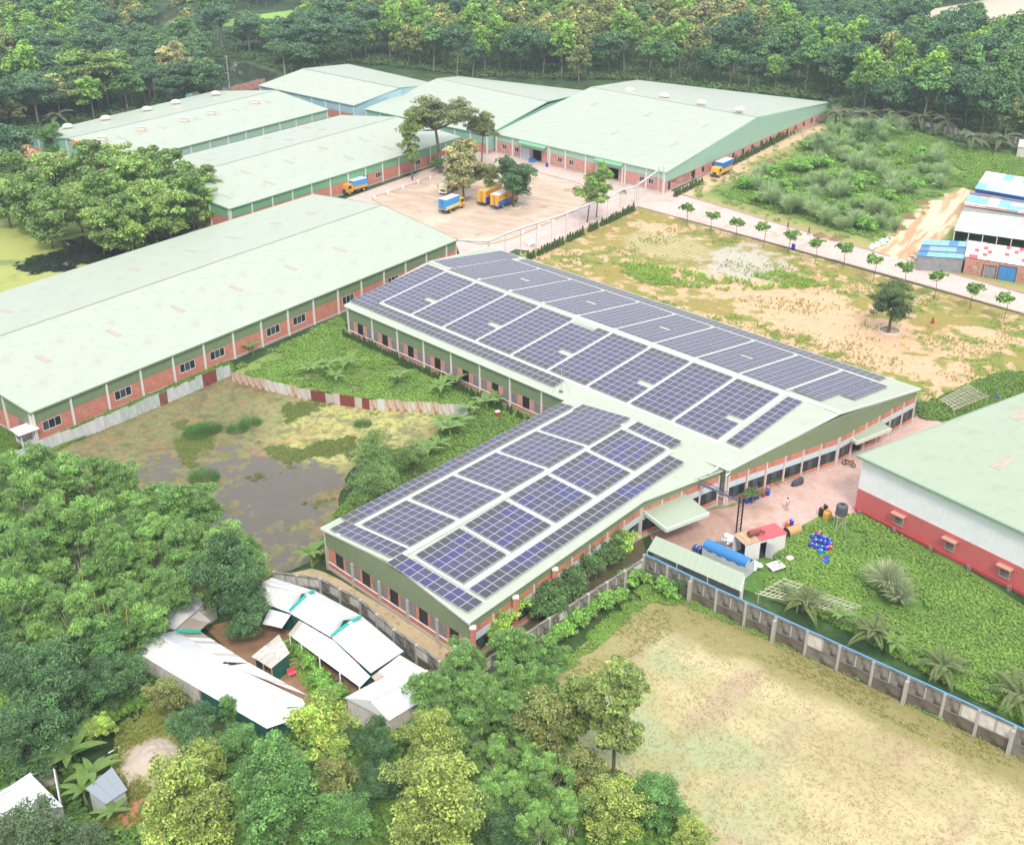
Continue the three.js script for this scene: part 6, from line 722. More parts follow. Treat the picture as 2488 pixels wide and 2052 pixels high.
// ---------- people: one continuous body each, from a smooth field ----------
function person(label, p, turn, o) {
  const res = 56, half = 1.0, mc = new MarchingCubes(res, new THREE.MeshStandardMaterial(), false, false, 60000); mc.isolation = 0;
  const B = []; const J = (a, b, ra, rb) => B.push([V(...a), V(...b), ra, rb]); const st = o.stride ?? 0.12, bend = o.bend ?? 0;
  const hip = [0, bend ? 0.82 : 0.92, 0], ch = bend ? [0, 1.05, 0.32] : [0, 1.33, 0.02], nk = bend ? [0, 1.08, 0.5] : [0, 1.5, 0.02], hd = bend ? [0, 1.06, 0.66] : [0, 1.63, 0.045];
  J([0, hip[1], 0], ch, 0.125, 0.15); J([-0.12, ch[1] + 0.06, ch[2]], [0.12, ch[1] + 0.06, ch[2]], 0.085, 0.085); J(ch, nk, 0.09, 0.05); J([-0.07, hip[1] - 0.03, 0], [0.07, hip[1] - 0.03, 0], 0.11, 0.11);
  J(hd, [hd[0], hd[1] + 0.07, hd[2] - 0.01], 0.082, 0.095); J([0, hd[1] - 0.06, hd[2] + 0.02], [0, hd[1], hd[2] + 0.04], 0.055, 0.07); J([0, hd[1] + 0.0, hd[2] + 0.1], [0, hd[1] + 0.01, hd[2] + 0.105], 0.012, 0.012);
  for (const s of [-1, 1]) { const f = s * st, kn = [s * 0.1, 0.5, f * 0.5 + 0.03], an = [s * 0.1, 0.09, f]; J([s * 0.09, hip[1] - 0.03, 0], kn, 0.092, 0.062); J(kn, an, 0.06, 0.042); J(an, [s * 0.12, 0.045, f + 0.16], 0.045, 0.038);
    const sh = [s * 0.2, ch[1] + 0.06, ch[2]], el = bend ? [s * 0.24, 0.8, 0.38] : [s * 0.25, 1.12, 0.03 - f * 0.3], wr = bend ? [s * 0.2, 0.55, 0.5] : [s * 0.25, 0.87, 0.12 - f * 0.3]; J(sh, el, 0.055, 0.042); J(el, wr, 0.04, 0.03); const fd = [0.0, -0.09, 0.02]; J(wr, [wr[0], wr[1] - 0.06, wr[2] + 0.015], 0.034, 0.034); for (let k = 0; k < 4; k++) J([wr[0], wr[1] - 0.07, wr[2] - 0.02 + k * 0.018], [wr[0] - s * 0.01, wr[1] - 0.155 + Math.abs(k - 1.5) * 0.008, wr[2] - 0.01 + k * 0.018], 0.011, 0.009); J([wr[0] - s * 0.02, wr[1] - 0.03, wr[2] + 0.03], [wr[0] - s * 0.03, wr[1] - 0.09, wr[2] + 0.06], 0.012, 0.01); }
  const q = V(), sub = V(); for (let z = 0; z < res; z++) for (let y = 0; y < res; y++) for (let x = 0; x < res; x++) { q.set((x / res * 2 - 1) * half, (y / res * 2 - 1) * half + 0.92, (z / res * 2 - 1) * half); let d = 9; for (const [a, b, ra, rb] of B) { const ab = sub.copy(b).sub(a), l2 = ab.lengthSq() || 1e-6, t = clamp((ab.x * (q.x - a.x) + ab.y * (q.y - a.y) + ab.z * (q.z - a.z)) / l2), dx = q.x - a.x - ab.x * t, dy = q.y - a.y - ab.y * t, dz = q.z - a.z - ab.z * t, e = Math.sqrt(dx * dx + dy * dy + dz * dz) - lerp(ra, rb, t), k = 0.03, h = clamp(0.5 + 0.5 * (d - e) / k); d = lerp(d, e, h) - k * h * (1 - h); } mc.field[x + y * res + z * res * res] = -d; }
  mc.update(); const n = mc.count, pos = new Float32Array(n * 3), nor = new Float32Array(n * 3), col = new Float32Array(n * 3); for (let i = 0; i < n; i++) { const x = mc.positionArray[i * 3] * half, y = mc.positionArray[i * 3 + 1] * half + 0.92, z = mc.positionArray[i * 3 + 2] * half; pos.set([x, y, z], i * 3); nor.set([mc.normalArray[i * 3], mc.normalArray[i * 3 + 1], mc.normalArray[i * 3 + 2]], i * 3);
    const head = Math.hypot(x - hd[0], y - hd[1] - 0.03, z - hd[2]) < 0.15, hair = head && (y > hd[1] + 0.045 || z < hd[2] - 0.03), arm = Math.abs(x) > 0.2 && y < (bend ? 0.9 : 1.18) && y > 0.5, c = hair ? [0.012, 0.01, 0.009] : head || arm ? [0.22, 0.115, 0.07] : y < 0.07 ? [0.03, 0.025, 0.02] : y < hip[1] + 0.06 && (!bend || z < 0.25) ? o.legs : o.top; col.set(c, i * 3); }
  const ge = new THREE.BufferGeometry(); ge.setAttribute('position', new THREE.BufferAttribute(pos, 3)); ge.setAttribute('normal', new THREE.BufferAttribute(nor, 3)); ge.setAttribute('color', new THREE.BufferAttribute(col, 3));
  const t = thing('person', label, 'person', p, turn); part('body', ge, new THREE.MeshStandardMaterial({ vertexColors: true, roughness: 0.8 }), t); for (const s of [-1, 1]) { part('eye', new THREE.SphereGeometry(0.014, 8, 6).translate(s * 0.032, hd[1] + 0.02, hd[2] + 0.092), M.black, t); part('ear', new THREE.SphereGeometry(0.026, 8, 6).scale(0.5, 1, 0.7).translate(s * 0.092, hd[1] + 0.01, hd[2] + 0.0), mat(C(0.22, 0.115, 0.07), 0.8), t); } part('mouth', box(0.04, 0.008, 0.01, 0, hd[1] - 0.045, hd[2] + 0.088), mat(C(0.2, 0.06, 0.05), 0.8), t); return t; }
person('man in white shirt and beige trousers standing in the paved yard', S(1911, 1238, 0.03), 0.5, { top: [0.62, 0.60, 0.54], legs: [0.40, 0.36, 0.28], stride: 0.06 });
person('person in dark clothes by the loading hall near corner', S(1644, 478, 0.03), 0.4, { top: [0.03, 0.03, 0.035], legs: [0.02, 0.02, 0.025] }); person('person in dark clothes walking on the far edge of the road, left of two', S(1914, 557, 0.03), 1.2, { top: [0.06, 0.05, 0.05], legs: [0.03, 0.03, 0.035], stride: 0.22 }); person('person in dark clothes walking on the far edge of the road, right of two', S(1965, 570, 0.03), 1.2, { top: [0.05, 0.04, 0.04], legs: [0.025, 0.025, 0.03], stride: 0.22 }); person('person beside a young tree on the road, in brown clothes', S(2070, 612, 0.03), -0.8, { top: [0.16, 0.08, 0.05], legs: [0.05, 0.04, 0.04] });
person('person in purple top bending forward in the farm courtyard', S(820, 1672, 0.02), 1.2, { top: [0.14, 0.02, 0.20], legs: [0.16, 0.12, 0.12], bend: 1 });
// ---------- vegetation: prototypes ----------
const LB_LEAF = 2.35;
function leafBuf() { const P = [], N = [], K = [], I = []; return { P, N, K, I,
  leaf(p, t, n, l, w, c) { const s = n.clone().cross(t).normalize().multiplyScalar(w / 2), h = t.clone().multiplyScalar(l / 2), o = P.length / 3, f = n.clone().multiplyScalar(w * 0.18);
    for (const q of [p.clone().sub(h), p.clone().add(s).add(f), p.clone().add(h), p.clone().sub(s).add(f)]) { P.push(q.x, q.y, q.z); K.push(c[0], c[1], c[2]); } I.push(o, o + 1, o + 2, o, o + 2, o + 3); },
  geo() { const ge = new THREE.BufferGeometry(); ge.setAttribute('position', new THREE.Float32BufferAttribute(P, 3)); ge.setAttribute('color', new THREE.Float32BufferAttribute(K, 3)); ge.setIndex(I); ge.computeVertexNormals(); return ge; } }; }
const rdir = (r) => { const y = r() * 2 - 1, a = r() * 6.2832, s = Math.sqrt(1 - y * y); return V(s * Math.cos(a), y, s * Math.sin(a)); };
function fillLobe(b, r, c0, R0, n, o, tone) { // a bough: several sprays of leaves around its rim
  const K = 9; for (let q = 0; q < K; q++) {
    const e = rdir(r); if (e.y < -0.2) e.y *= -0.7; const c = c0.clone().addScaledVector(e, R0 * (q ? 0.62 + 0.28 * r() : 0.15)), R = R0 * (0.30 + 0.22 * r()), tq = tone * (0.72 + 0.56 * r()), m = Math.round(n / K * (q ? 1 : 0.8));
    c.y = c0.y + (c.y - c0.y) * (o.flat ?? 0.85);
    for (let i = 0; i < m; i++) {
      const d = rdir(r); if (d.y < -0.3 && r() < 0.75) { i -= 0.5; continue; }
      const k = r() < 0.12 ? r() * 0.7 : 0.7 + 0.45 * r() * r() + 0.1 * r(), p = c.clone().addScaledVector(d, R * k); p.y = c.y + (p.y - c.y) * (o.flat ?? 0.8);
      const nn = d.clone().multiplyScalar(0.55).add(V(0, 0.5, 0)).addScaledVector(rdir(r), 0.6).normalize(); let t = rdir(r); t.addScaledVector(nn, -t.dot(nn)); if (o.droop) t.add(d.clone().setY(-o.droop)); t.addScaledVector(nn, -t.dot(nn)).normalize();
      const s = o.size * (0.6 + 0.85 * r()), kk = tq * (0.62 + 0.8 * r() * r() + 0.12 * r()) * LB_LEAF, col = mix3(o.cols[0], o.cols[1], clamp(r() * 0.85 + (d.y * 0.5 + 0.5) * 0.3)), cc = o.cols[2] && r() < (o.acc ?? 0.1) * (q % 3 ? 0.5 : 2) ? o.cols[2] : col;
      b.leaf(p, t, nn, s, s * (o.asp ?? 0.6), [cc[0] * kk, cc[1] * kk, cc[2] * kk]);
    }
  }
}
function makeTree(name, o, seed) {
  const r = rng(seed), t = new THREE.Group(); t.name = name; const H = o.H, R0 = o.R, ry = o.ry ?? o.R * 0.8, cy = H - ry, lobes = [];
  const n = o.lobes ?? 14;
  for (let i = 0; i < n; i++) { const d = rdir(r); if (!o.full && d.y < -0.55) d.y *= -0.5; const k = i === 0 ? 0 : 0.45 + 0.4 * r(); lobes.push([V(d.x * R0 * k, cy + d.y * ry * k * (o.lean ?? 1), d.z * R0 * k), R0 * (o.lobeR ?? 0.4) * (0.7 + 0.6 * r())]); }
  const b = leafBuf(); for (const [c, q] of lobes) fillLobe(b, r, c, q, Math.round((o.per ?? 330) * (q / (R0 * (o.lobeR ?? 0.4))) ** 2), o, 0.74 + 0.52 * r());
  const w = []; const tr = o.trunkR ?? H * 0.018, top = V((r() - 0.5) * R0 * 0.25, cy * (o.fork ?? 0.7), (r() - 0.5) * R0 * 0.25), mid = V(top.x * 0.3 + (r() - 0.5) * 0.3, top.y * 0.5, top.z * 0.4);
  w.push(bar(V(0, -0.1, 0), mid, tr * 1.25, tr, 7), bar(mid, top, tr, tr * 0.75, 7)); for (const [c] of lobes) { const m = top.clone().lerp(c, 0.5).add(V((r() - 0.5) * 0.6, -0.25, (r() - 0.5) * 0.6)); w.push(bar(top, m, tr * 0.5, tr * 0.3, 5), bar(m, c.clone().add(V(0, 0.2, 0)), tr * 0.3, tr * 0.1, 5)); }
  if (o.stems) for (let i = 0; i < o.stems; i++) { const a = r() * 6.28, q = V(Math.cos(a) * 0.8, 0, Math.sin(a) * 0.8), l = lobes[i % n][0]; w.push(bar(q, l, tr * 0.6, tr * 0.25, 5)); }
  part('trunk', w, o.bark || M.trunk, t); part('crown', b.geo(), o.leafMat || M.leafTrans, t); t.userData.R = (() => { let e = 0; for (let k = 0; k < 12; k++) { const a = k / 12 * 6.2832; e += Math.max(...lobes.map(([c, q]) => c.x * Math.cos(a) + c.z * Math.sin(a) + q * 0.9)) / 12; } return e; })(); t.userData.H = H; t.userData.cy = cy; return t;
}
const G = { // linear leaf colours
  dark: [[0.024, 0.07, 0.024], [0.062, 0.13, 0.042]], mid: [[0.038, 0.105, 0.026], [0.10, 0.20, 0.052]], fresh: [[0.085, 0.17, 0.025], [0.17, 0.28, 0.045]], olive: [[0.075, 0.105, 0.028], [0.16, 0.19, 0.055], [0.26, 0.20, 0.06]],
  yellow: [[0.12, 0.185, 0.034], [0.27, 0.305, 0.075], [0.07, 0.125, 0.028]], grey: [[0.038, 0.074, 0.034], [0.085, 0.13, 0.058]], lime: [[0.12, 0.20, 0.03], [0.22, 0.30, 0.06], [0.28, 0.22, 0.05]], bamboo: [[0.042, 0.108, 0.024], [0.135, 0.24, 0.058]], blue: [[0.028, 0.075, 0.035], [0.055, 0.12, 0.05]], cream: [[0.075, 0.12, 0.035], [0.15, 0.19, 0.06], [0.31, 0.265, 0.14]], dry: [[0.26, 0.14, 0.08], [0.42, 0.27, 0.17]], fern: [[0.06, 0.14, 0.03], [0.14, 0.25, 0.06]] };
const T = {
  yellow: makeTree('yellow_tree', { H: 13, R: 5, ry: 6, full: 1, lobes: 36, lobeR: 0.4, per: 680, size: 0.3, asp: 0.62, cols: G.yellow, acc: 0.2 }, 1),
  green: makeTree('broadleaf_tree', { H: 13, R: 5, ry: 6, full: 1, lobes: 30, lobeR: 0.35, per: 680, size: 0.31, asp: 0.55, cols: G.mid }, 2),
  dark: makeTree('mango_tree', { H: 10, R: 4.6, ry: 4.6, full: 1, lobes: 28, lobeR: 0.36, per: 600, size: 0.34, asp: 0.4, droop: 0.4, cols: G.dark }, 3),
  olive: makeTree('broadleaf_tree', { H: 9, R: 4, ry: 3.6, lobes: 20, lobeR: 0.36, per: 420, size: 0.3, cols: G.olive, acc: 0.12 }, 4),
  grey: makeTree('broadleaf_tree', { H: 9.5, R: 4.4, ry: 3.8, lobes: 24, lobeR: 0.33, per: 420, size: 0.3, asp: 0.5, cols: G.grey }, 40),
  lime: makeTree('lime_green_tree', { H: 12, R: 4, ry: 4.6, lobes: 26, lobeR: 0.34, per: 380, size: 0.32, cols: G.lime, acc: 0.08 }, 5),
  loose: makeTree('slender_tree', { H: 16, R: 3.1, ry: 6.8, lobes: 32, lobeR: 0.4, per: 460, size: 0.34, full: 1, cols: [[0.07, 0.125, 0.03], [0.17, 0.225, 0.055], [0.22, 0.2, 0.06]], acc: 0.08, fork: 1.0, trunkR: 0.17 }, 6),
  bamboo: makeTree('bamboo_clump', { H: 11, R: 4.2, ry: 4.4, lobes: 26, lobeR: 0.32, per: 720, size: 0.42, asp: 0.24, droop: 0.9, cols: G.bamboo, bark: M.bamboo, stems: 14, trunkR: 0.08 }, 7),
  bamboo2: makeTree('bamboo_clump', { H: 12, R: 4.5, ry: 4, lobes: 28, lobeR: 0.3, per: 720, size: 0.4, asp: 0.26, droop: 1.1, cols: [[0.05, 0.12, 0.027], [0.15, 0.255, 0.06]], bark: M.bamboo, stems: 14, trunkR: 0.08 }, 8),
  grove: makeTree('rosewood_tree', { H: 11.5, R: 4.6, ry: 5.5, full: 1, lobes: 34, lobeR: 0.33, per: 400, size: 0.42, asp: 0.7, cols: [[0.09, 0.16, 0.038], [0.205, 0.29, 0.075]], trunkR: 0.16 }, 9),
  grove2: makeTree('rosewood_tree', { H: 12, R: 4.2, ry: 5.8, full: 1, lobes: 32, lobeR: 0.34, per: 400, size: 0.42, asp: 0.7, cols: [[0.072, 0.145, 0.036], [0.165, 0.255, 0.065]], trunkR: 0.15 }, 10),
  f1: makeTree('forest_tree', { H: 15.5, R: 5.2, ry: 6.3, lobes: 24, lobeR: 0.36, per: 200, size: 0.66, asp: 0.7, cols: G.mid, bark: M.trunkPale, trunkR: 0.2 }, 11),
  f2: makeTree('forest_tree', { H: 15, R: 4.9, ry: 6.3, lobes: 24, lobeR: 0.36, per: 200, size: 0.66, asp: 0.7, cols: G.fresh, bark: M.trunkPale, trunkR: 0.19 }, 12),
  f3: makeTree('forest_tree', { H: 16.5, R: 5.4, ry: 6.5, lobes: 26, lobeR: 0.36, per: 200, size: 0.66, asp: 0.7, cols: G.blue, bark: M.trunkPale, trunkR: 0.22 }, 13),
  f4: makeTree('forest_tree', { H: 14, R: 5.1, ry: 5.6, lobes: 24, lobeR: 0.36, per: 200, size: 0.66, asp: 0.7, cols: G.olive, bark: M.trunkPale, trunkR: 0.2 }, 14),
  f5: makeTree('forest_tree', { H: 12.5, R: 5.6, ry: 5, lobes: 26, lobeR: 0.36, per: 200, size: 0.66, asp: 0.7, cols: G.dark, trunkR: 0.22 }, 15),
  cream: makeTree('flowering_teak', { H: 16, R: 4, ry: 5.2, lobes: 20, lobeR: 0.32, per: 230, size: 0.5, asp: 0.8, cols: G.cream, acc: 0.55, trunkR: 0.2 }, 16),
  cream2: makeTree('flowering_teak', { H: 15, R: 5.2, ry: 7, full: 1, lobes: 40, lobeR: 0.34, per: 560, size: 0.42, asp: 0.8, cols: G.cream, acc: 0.5, trunkR: 0.22 }, 29),
  rain: makeTree('spreading_tree', { H: 15, R: 9, ry: 4, lobes: 44, lobeR: 0.2, per: 210, size: 0.55, asp: 0.7, flat: 0.5, cols: [[0.06, 0.125, 0.025], [0.14, 0.21, 0.045]], trunkR: 0.35 }, 17),
  tall: makeTree('tall_open_tree', { H: 23, R: 8.2, ry: 6.4, lobes: 40, lobeR: 0.27, per: 560, size: 0.44, asp: 0.6, cols: [[0.065, 0.11, 0.03], [0.16, 0.18, 0.055], [0.04, 0.08, 0.025]], acc: 0.25, trunkR: 0.32, fork: 0.8 }, 18),
  round: makeTree('jackfruit_tree', { H: 11.5, R: 5, ry: 4.8, full: 1, lobes: 30, lobeR: 0.36, per: 640, size: 0.38, asp: 0.6, cols: G.dark, trunkR: 0.26 }, 19),
  lollipop: makeTree('round_tree', { H: 9, R: 4.2, ry: 3.7, full: 1, lobes: 38, lobeR: 0.33, per: 520, size: 0.28, asp: 0.55, cols: [[0.03, 0.065, 0.022], [0.065, 0.105, 0.032]], trunkR: 0.24, fork: 0.9 }, 20),
  open: makeTree('yard_tree', { H: 9, R: 3.9, ry: 3.4, lobes: 26, lobeR: 0.3, per: 360, size: 0.32, asp: 0.6, cols: [[0.08, 0.15, 0.03], [0.17, 0.25, 0.05]], trunkR: 0.13, fork: 0.85 }, 21),
  young: makeTree('young_tree', { H: 3.1, R: 1.0, ry: 0.85, lobes: 9, lobeR: 0.42, per: 46, size: 0.36, asp: 0.6, cols: [[0.055, 0.13, 0.022], [0.12, 0.22, 0.04]], trunkR: 0.035, fork: 0.9 }, 22),
  young2: makeTree('young_tree', { H: 2.7, R: 0.95, ry: 0.6, lobes: 8, lobeR: 0.42, per: 46, size: 0.36, asp: 0.6, cols: [[0.05, 0.11, 0.022], [0.10, 0.19, 0.035]], trunkR: 0.035, fork: 0.9 }, 23),
  shrub: makeTree('mango_sapling', { H: 4.4, R: 2.2, ry: 2.1, lobes: 13, lobeR: 0.42, per: 200, size: 0.34, asp: 0.34, droop: 0.5, cols: [[0.035, 0.085, 0.025], [0.08, 0.15, 0.04]], trunkR: 0.09 }, 24),
  shrubY: makeTree('mango_sapling', { H: 4, R: 1.8, ry: 1.8, lobes: 11, lobeR: 0.42, per: 170, size: 0.36, asp: 0.36, droop: 0.5, cols: [[0.06, 0.13, 0.025], [0.22, 0.32, 0.05]], trunkR: 0.09 }, 25),
  bush: makeTree('leafy_bush', { H: 2.2, R: 1.7, ry: 1.2, lobes: 11, lobeR: 0.45, per: 130, size: 0.3, asp: 0.6, cols: [[0.07, 0.16, 0.025], [0.15, 0.28, 0.05]], trunkR: 0.05 }, 26),
  dry: makeTree('bare_reddish_tree', { H: 12, R: 3.6, ry: 4.6, lobes: 18, lobeR: 0.28, per: 55, size: 0.42, asp: 0.6, cols: G.dry, trunkR: 0.16, fork: 0.9 }, 27),
  feather: makeTree('feathery_tree', { H: 7, R: 4.2, ry: 2.9, lobes: 22, lobeR: 0.34, per: 420, size: 0.3, asp: 0.3, droop: 0.4, cols: [[0.05, 0.105, 0.024], [0.12, 0.19, 0.05]], trunkR: 0.14 }, 28),
};
// palms and bananas: every frond and leaf is a part
function strip(len, n, wid, bend, fold, c0, c1, r, gaps) {
  const b = leafBuf(); let p = V(0, 0, 0), a = bend[0]; const st = len / n;
  for (let i = 0; i < n; i++) { const k = (i + 0.5) / n; a += (bend[1] - bend[0]) / n; const d = V(Math.cos(a), Math.sin(a), 0), q = p.clone().addScaledVector(d, st); const w = wid * Math.sin(Math.PI * Math.pow(clamp(0.06 + k * 0.92), gaps ? 0.55 : 0.8)), up = V(-d.y, d.x, 0);
    for (const s of [-1, 1]) if (gaps) { const m = p.clone().lerp(q, 0.5), t = V(d.x * 0.55, d.y * 0.55 - fold, s * 0.9).normalize(); b.leaf(m.clone().addScaledVector(t, w / 2), t, up.clone().add(V(0, 0.3, 0)).addScaledVector(t, -up.dot(t)).normalize(), w, st * 1.25, mix3(c0, c1, r())); }
      else { const e0 = V(0, -fold * w, s * w), o = b.P.length / 3, cc = mix3(c0, c1, 0.3 + 0.5 * r()); const w2 = wid * Math.sin(Math.PI * Math.pow(clamp(0.06 + (i + 1) / n * 0.92), 0.8)), wp = wid * Math.sin(Math.PI * Math.pow(clamp(0.06 + i / n * 0.92), 0.8)); for (const [x, ww] of [[p, 0], [q, 0], [q, w2], [p, wp]]) { b.P.push(x.x, x.y - fold * ww, x.z + s * ww); b.K.push(...cc); } b.I.push(o, o + 1, o + 2, o, o + 2, o + 3); }
    p = q; }
  return b.geo();
}
function makePalm(name, o, seed) { const r = rng(seed), t = new THREE.Group(); t.name = name; const h = o.trunk;
  part('trunk', h > 0.4 ? [bar(V(0, -0.1, 0), V(0.1, h * 0.5, 0), o.tr * 1.25, o.tr, 8), bar(V(0.1, h * 0.5, 0), V(0, h, 0.05), o.tr, o.tr * 0.85, 8)] : cyl(o.tr, o.tr * 0.8, Math.max(h, 0.3), 8), o.bark || M.trunk, t);
  const gs = [0, 1, 2].map(i => strip(o.len * (0.85 + 0.15 * i), o.n ?? 14, o.wid, [o.up[0] - 0.25 * i, o.up[1]], o.fold, o.cols[0], o.cols[1], r, o.gaps));
  for (let i = 0; i < o.fronds; i++) { const m = part(o.leafName, gs[i % 3], M.leafTrans, t); m.position.y = h - 0.05 + (i % 3) * 0.02; m.rotation.set(0, i * 2.4 + r() * 0.5, 0); m.rotation.order = 'YXZ'; m.rotation.z = (r() - 0.35) * 0.5; m.scale.setScalar(0.85 + 0.3 * r()); }
  return t; }
Object.assign(T, {
  palm: makePalm('young_coconut_palm', { trunk: 1.4, tr: 0.2, len: 4.2, wid: 0.85, up: [1.15, -0.55], fold: 0.25, fronds: 13, gaps: true, leafName: 'frond', cols: [[0.09, 0.14, 0.035], [0.20, 0.25, 0.075]] }, 31),
  palmBig: makePalm('coconut_palm', { trunk: 2.6, tr: 0.22, len: 4.6, wid: 0.95, up: [0.9, -0.9], fold: 0.5, fronds: 15, gaps: true, leafName: 'frond', cols: [[0.09, 0.13, 0.05], [0.19, 0.22, 0.10]] }, 32),
  areca: makePalm('areca_palm', { trunk: 9, tr: 0.1, len: 2.4, wid: 0.6, up: [0.9, -0.7], fold: 0.4, fronds: 9, gaps: true, leafName: 'frond', bark: M.trunkPale, cols: [[0.06, 0.12, 0.03], [0.13, 0.2, 0.05]] }, 33),
  banana: makePalm('banana_plant', { trunk: 1.7, tr: 0.14, len: 2.5, wid: 0.36, up: [1.2, -0.35], fold: 0.25, fronds: 9, n: 8, leafName: 'leaf', bark: mat(C(0.22, 0.26, 0.08), 0.8), cols: [[0.10, 0.22, 0.035], [0.22, 0.36, 0.07]] }, 34),
  fernPalm: makePalm('garden_palm', { trunk: 0.9, tr: 0.08, len: 1.5, wid: 0.42, up: [1.2, -0.4], fold: 0.3, fronds: 10, n: 9, gaps: true, leafName: 'frond', cols: [[0.06, 0.13, 0.03], [0.13, 0.22, 0.05]] }, 35),
});
// tall reed clump
function reeds(name, n, h, spread, cols, seed, base = 0.12) { const r = rng(seed), b = leafBuf(), t = new THREE.Group(); t.name = name; for (let i = 0; i < n; i++) { const a = r() * 6.283, lean = r() * spread, H = h * (0.7 + 0.5 * r()), k0 = Math.sqrt(r()) * h * base, p0 = V(Math.cos(a) * k0, 0, Math.sin(a) * k0), d1 = V(Math.cos(a) * lean * 0.5, 1, Math.sin(a) * lean * 0.5).normalize(), m = p0.clone().addScaledVector(d1, H * 0.6), d2 = V(Math.cos(a) * lean * 1.8, 0.8 - lean * 0.6, Math.sin(a) * lean * 1.8).normalize(); const nn = V(-Math.sin(a), 0.2, Math.cos(a)).normalize(), c = mix3(cols[0], cols[1], r()); b.leaf(p0.clone().lerp(m, 0.5), d1, V(Math.cos(a), 0.3, Math.sin(a)).cross(d1).normalize(), H * 0.62, h * 0.03, c); b.leaf(m.clone().addScaledVector(d2, H * 0.22), d2, nn.clone().addScaledVector(d2, -nn.dot(d2)).normalize().cross(d2).normalize(), H * 0.5, h * 0.03, c); } part('blades', b.geo(), M.leafTrans, t); return t; }
T.reed = reeds('tall_grass_clump', 260, 2.6, 0.75, [[0.27, 0.40, 0.16], [0.50, 0.62, 0.33]], 41);
T.reedBig = reeds('pampas_grass', 420, 3.2, 1.0, [[0.24, 0.31, 0.15], [0.50, 0.56, 0.32]], 42);
T.rush = reeds('dark_reed_patch', 1500, 0.8, 0.7, [[0.05, 0.17, 0.025], [0.11, 0.30, 0.04]], 43, 2.2);
T.weed = (() => { const r = rng(44), b = leafBuf(); for (let i = 0; i < 26; i++) { const d = rdir(r); d.y = Math.abs(d.y); b.leaf(V(d.x * 0.38, d.y * 0.28 + 0.04, d.z * 0.38), rdir(r), V(d.x * 0.5 + (r() - 0.5) * 0.5, 1, d.z * 0.5 + (r() - 0.5) * 0.5).normalize(), 0.24, 0.16, mix3([0.8, 0.8, 0.8], [1.2, 1.2, 1.1], r())); } return b.geo(); })();
T.tuft = (() => { const r = rng(45), b = leafBuf(); for (let i = 0; i < 22; i++) { const a = r() * 6.28, d = V(Math.cos(a) * 0.5, 1, Math.sin(a) * 0.5).normalize(), h = 0.25 + 0.35 * r(); b.leaf(V(Math.cos(a) * 0.14 * r(), h / 2, Math.sin(a) * 0.14 * r()).addScaledVector(d, 0.05), d, V(Math.sin(a), 0.2, -Math.cos(a)).cross(d).normalize(), h, 0.045, mix3([0.8, 0.8, 0.8], [1.25, 1.2, 1.1], r())); } return b.geo(); })();
T.cone = (() => { const r = rng(46), b = leafBuf(), t = new THREE.Group(); for (let i = 0; i < 420; i++) { const k = Math.pow(r(), 1.4), a = r() * 6.28, q = 0.42 * (1 - k) * (0.75 + 0.35 * r()) + 0.05, d = V(Math.cos(a), 0.6, Math.sin(a)).normalize(); b.leaf(V(Math.cos(a) * q, 0.12 + k * 1.65, Math.sin(a) * q), V(d.x * 0.5, 1, d.z * 0.5).addScaledVector(rdir(r), 0.4).normalize(), V(d.x, 0.1, d.z).addScaledVector(rdir(r), 0.5).normalize(), 0.22, 0.12, mix3([0.06, 0.15, 0.03], [0.13, 0.26, 0.055], r())); } part('trunk', cyl(0.05, 0.03, 0.6, 6), M.trunk, t); part('foliage', b.geo(), M.leafTrans, t); return t; })();

// ---------- vegetation: placing ----------
const rv = rng(500);
// rows of height h from the top of the list, counted left to right
function rowLabel(L, i, what, h, from) { const y0 = Math.min(...L.map(p => p[1])), row = p => Math.floor((p[1] - y0) / h), k = row(L[i]), m = L.filter(p => row(p) === k).sort((a, b) => a[0] - b[0]); return `${what}, ${nth(k)} row ${from}, ${nth(m.indexOf(L[i]))} from left`; }
const depthAt = (p) => { const c = Math.cos(PITCH), s = Math.sin(PITCH); return -p.z * c - (p.y - CAM_H) * s; };
// a tree whose crown shows centred at (x, y) with radius rp, both in 2105-wide picture units
function treeAt(kind, x, y, rp, label, group, cat = 'tree', hs = 1, name) {
  const T0 = T[kind]; let s = 1, p = g(x, y, 6); for (let i = 0; i < 4; i++) { const m = rp * depthAt(p) / (2800 * 2105 / 2488); s = m / T0.userData.R; p = g(x, y, T0.userData.cy * s * hs); }
  const o = clone(T0, name || T0.name, V(p.x, 0, p.z), rv() * 6.28, V(s, s * hs, s)); o.userData = {}; return tag(o, label, cat, group);
}
// a tree with its crown centred at (x, y), radius rp, and its foot at (bx, by)
function treeOn(kind, x, y, rp, bx, by, label, name) { const T0 = T[kind], p = g(bx, by), s = rp * depthAt(V(p.x, 8, p.z)) / (2800 * 2105 / 2488) / T0.userData.R; let lo = 0.5, hi = 40; const row = h => { const c = Math.cos(PITCH), q = Math.sin(PITCH), fw = -p.z * c - (h - CAM_H) * q, up = (h - CAM_H) * c - p.z * q; return (1026 - 2800 * up / fw) * 2105 / 2488; }; for (let i = 0; i < 40; i++) { const m = (lo + hi) / 2; if (row(m) > y) lo = m; else hi = m; } const hs = lo / (T0.userData.cy * s); const o = clone(T0, name || T0.name, V(p.x, 0, p.z), rv() * 6.28, V(s, s * hs, s)); o.userData = {}; return tag(o, label, 'tree'); }
function plantAt(kind, x, y, s, label, group, cat, name, h = 0) { const p = g(x, y, h); const o = clone(T[kind], name || T[kind].name, V(p.x, 0, p.z), rv() * 6.28, s); o.userData = {}; return tag(o, label, cat, group); }
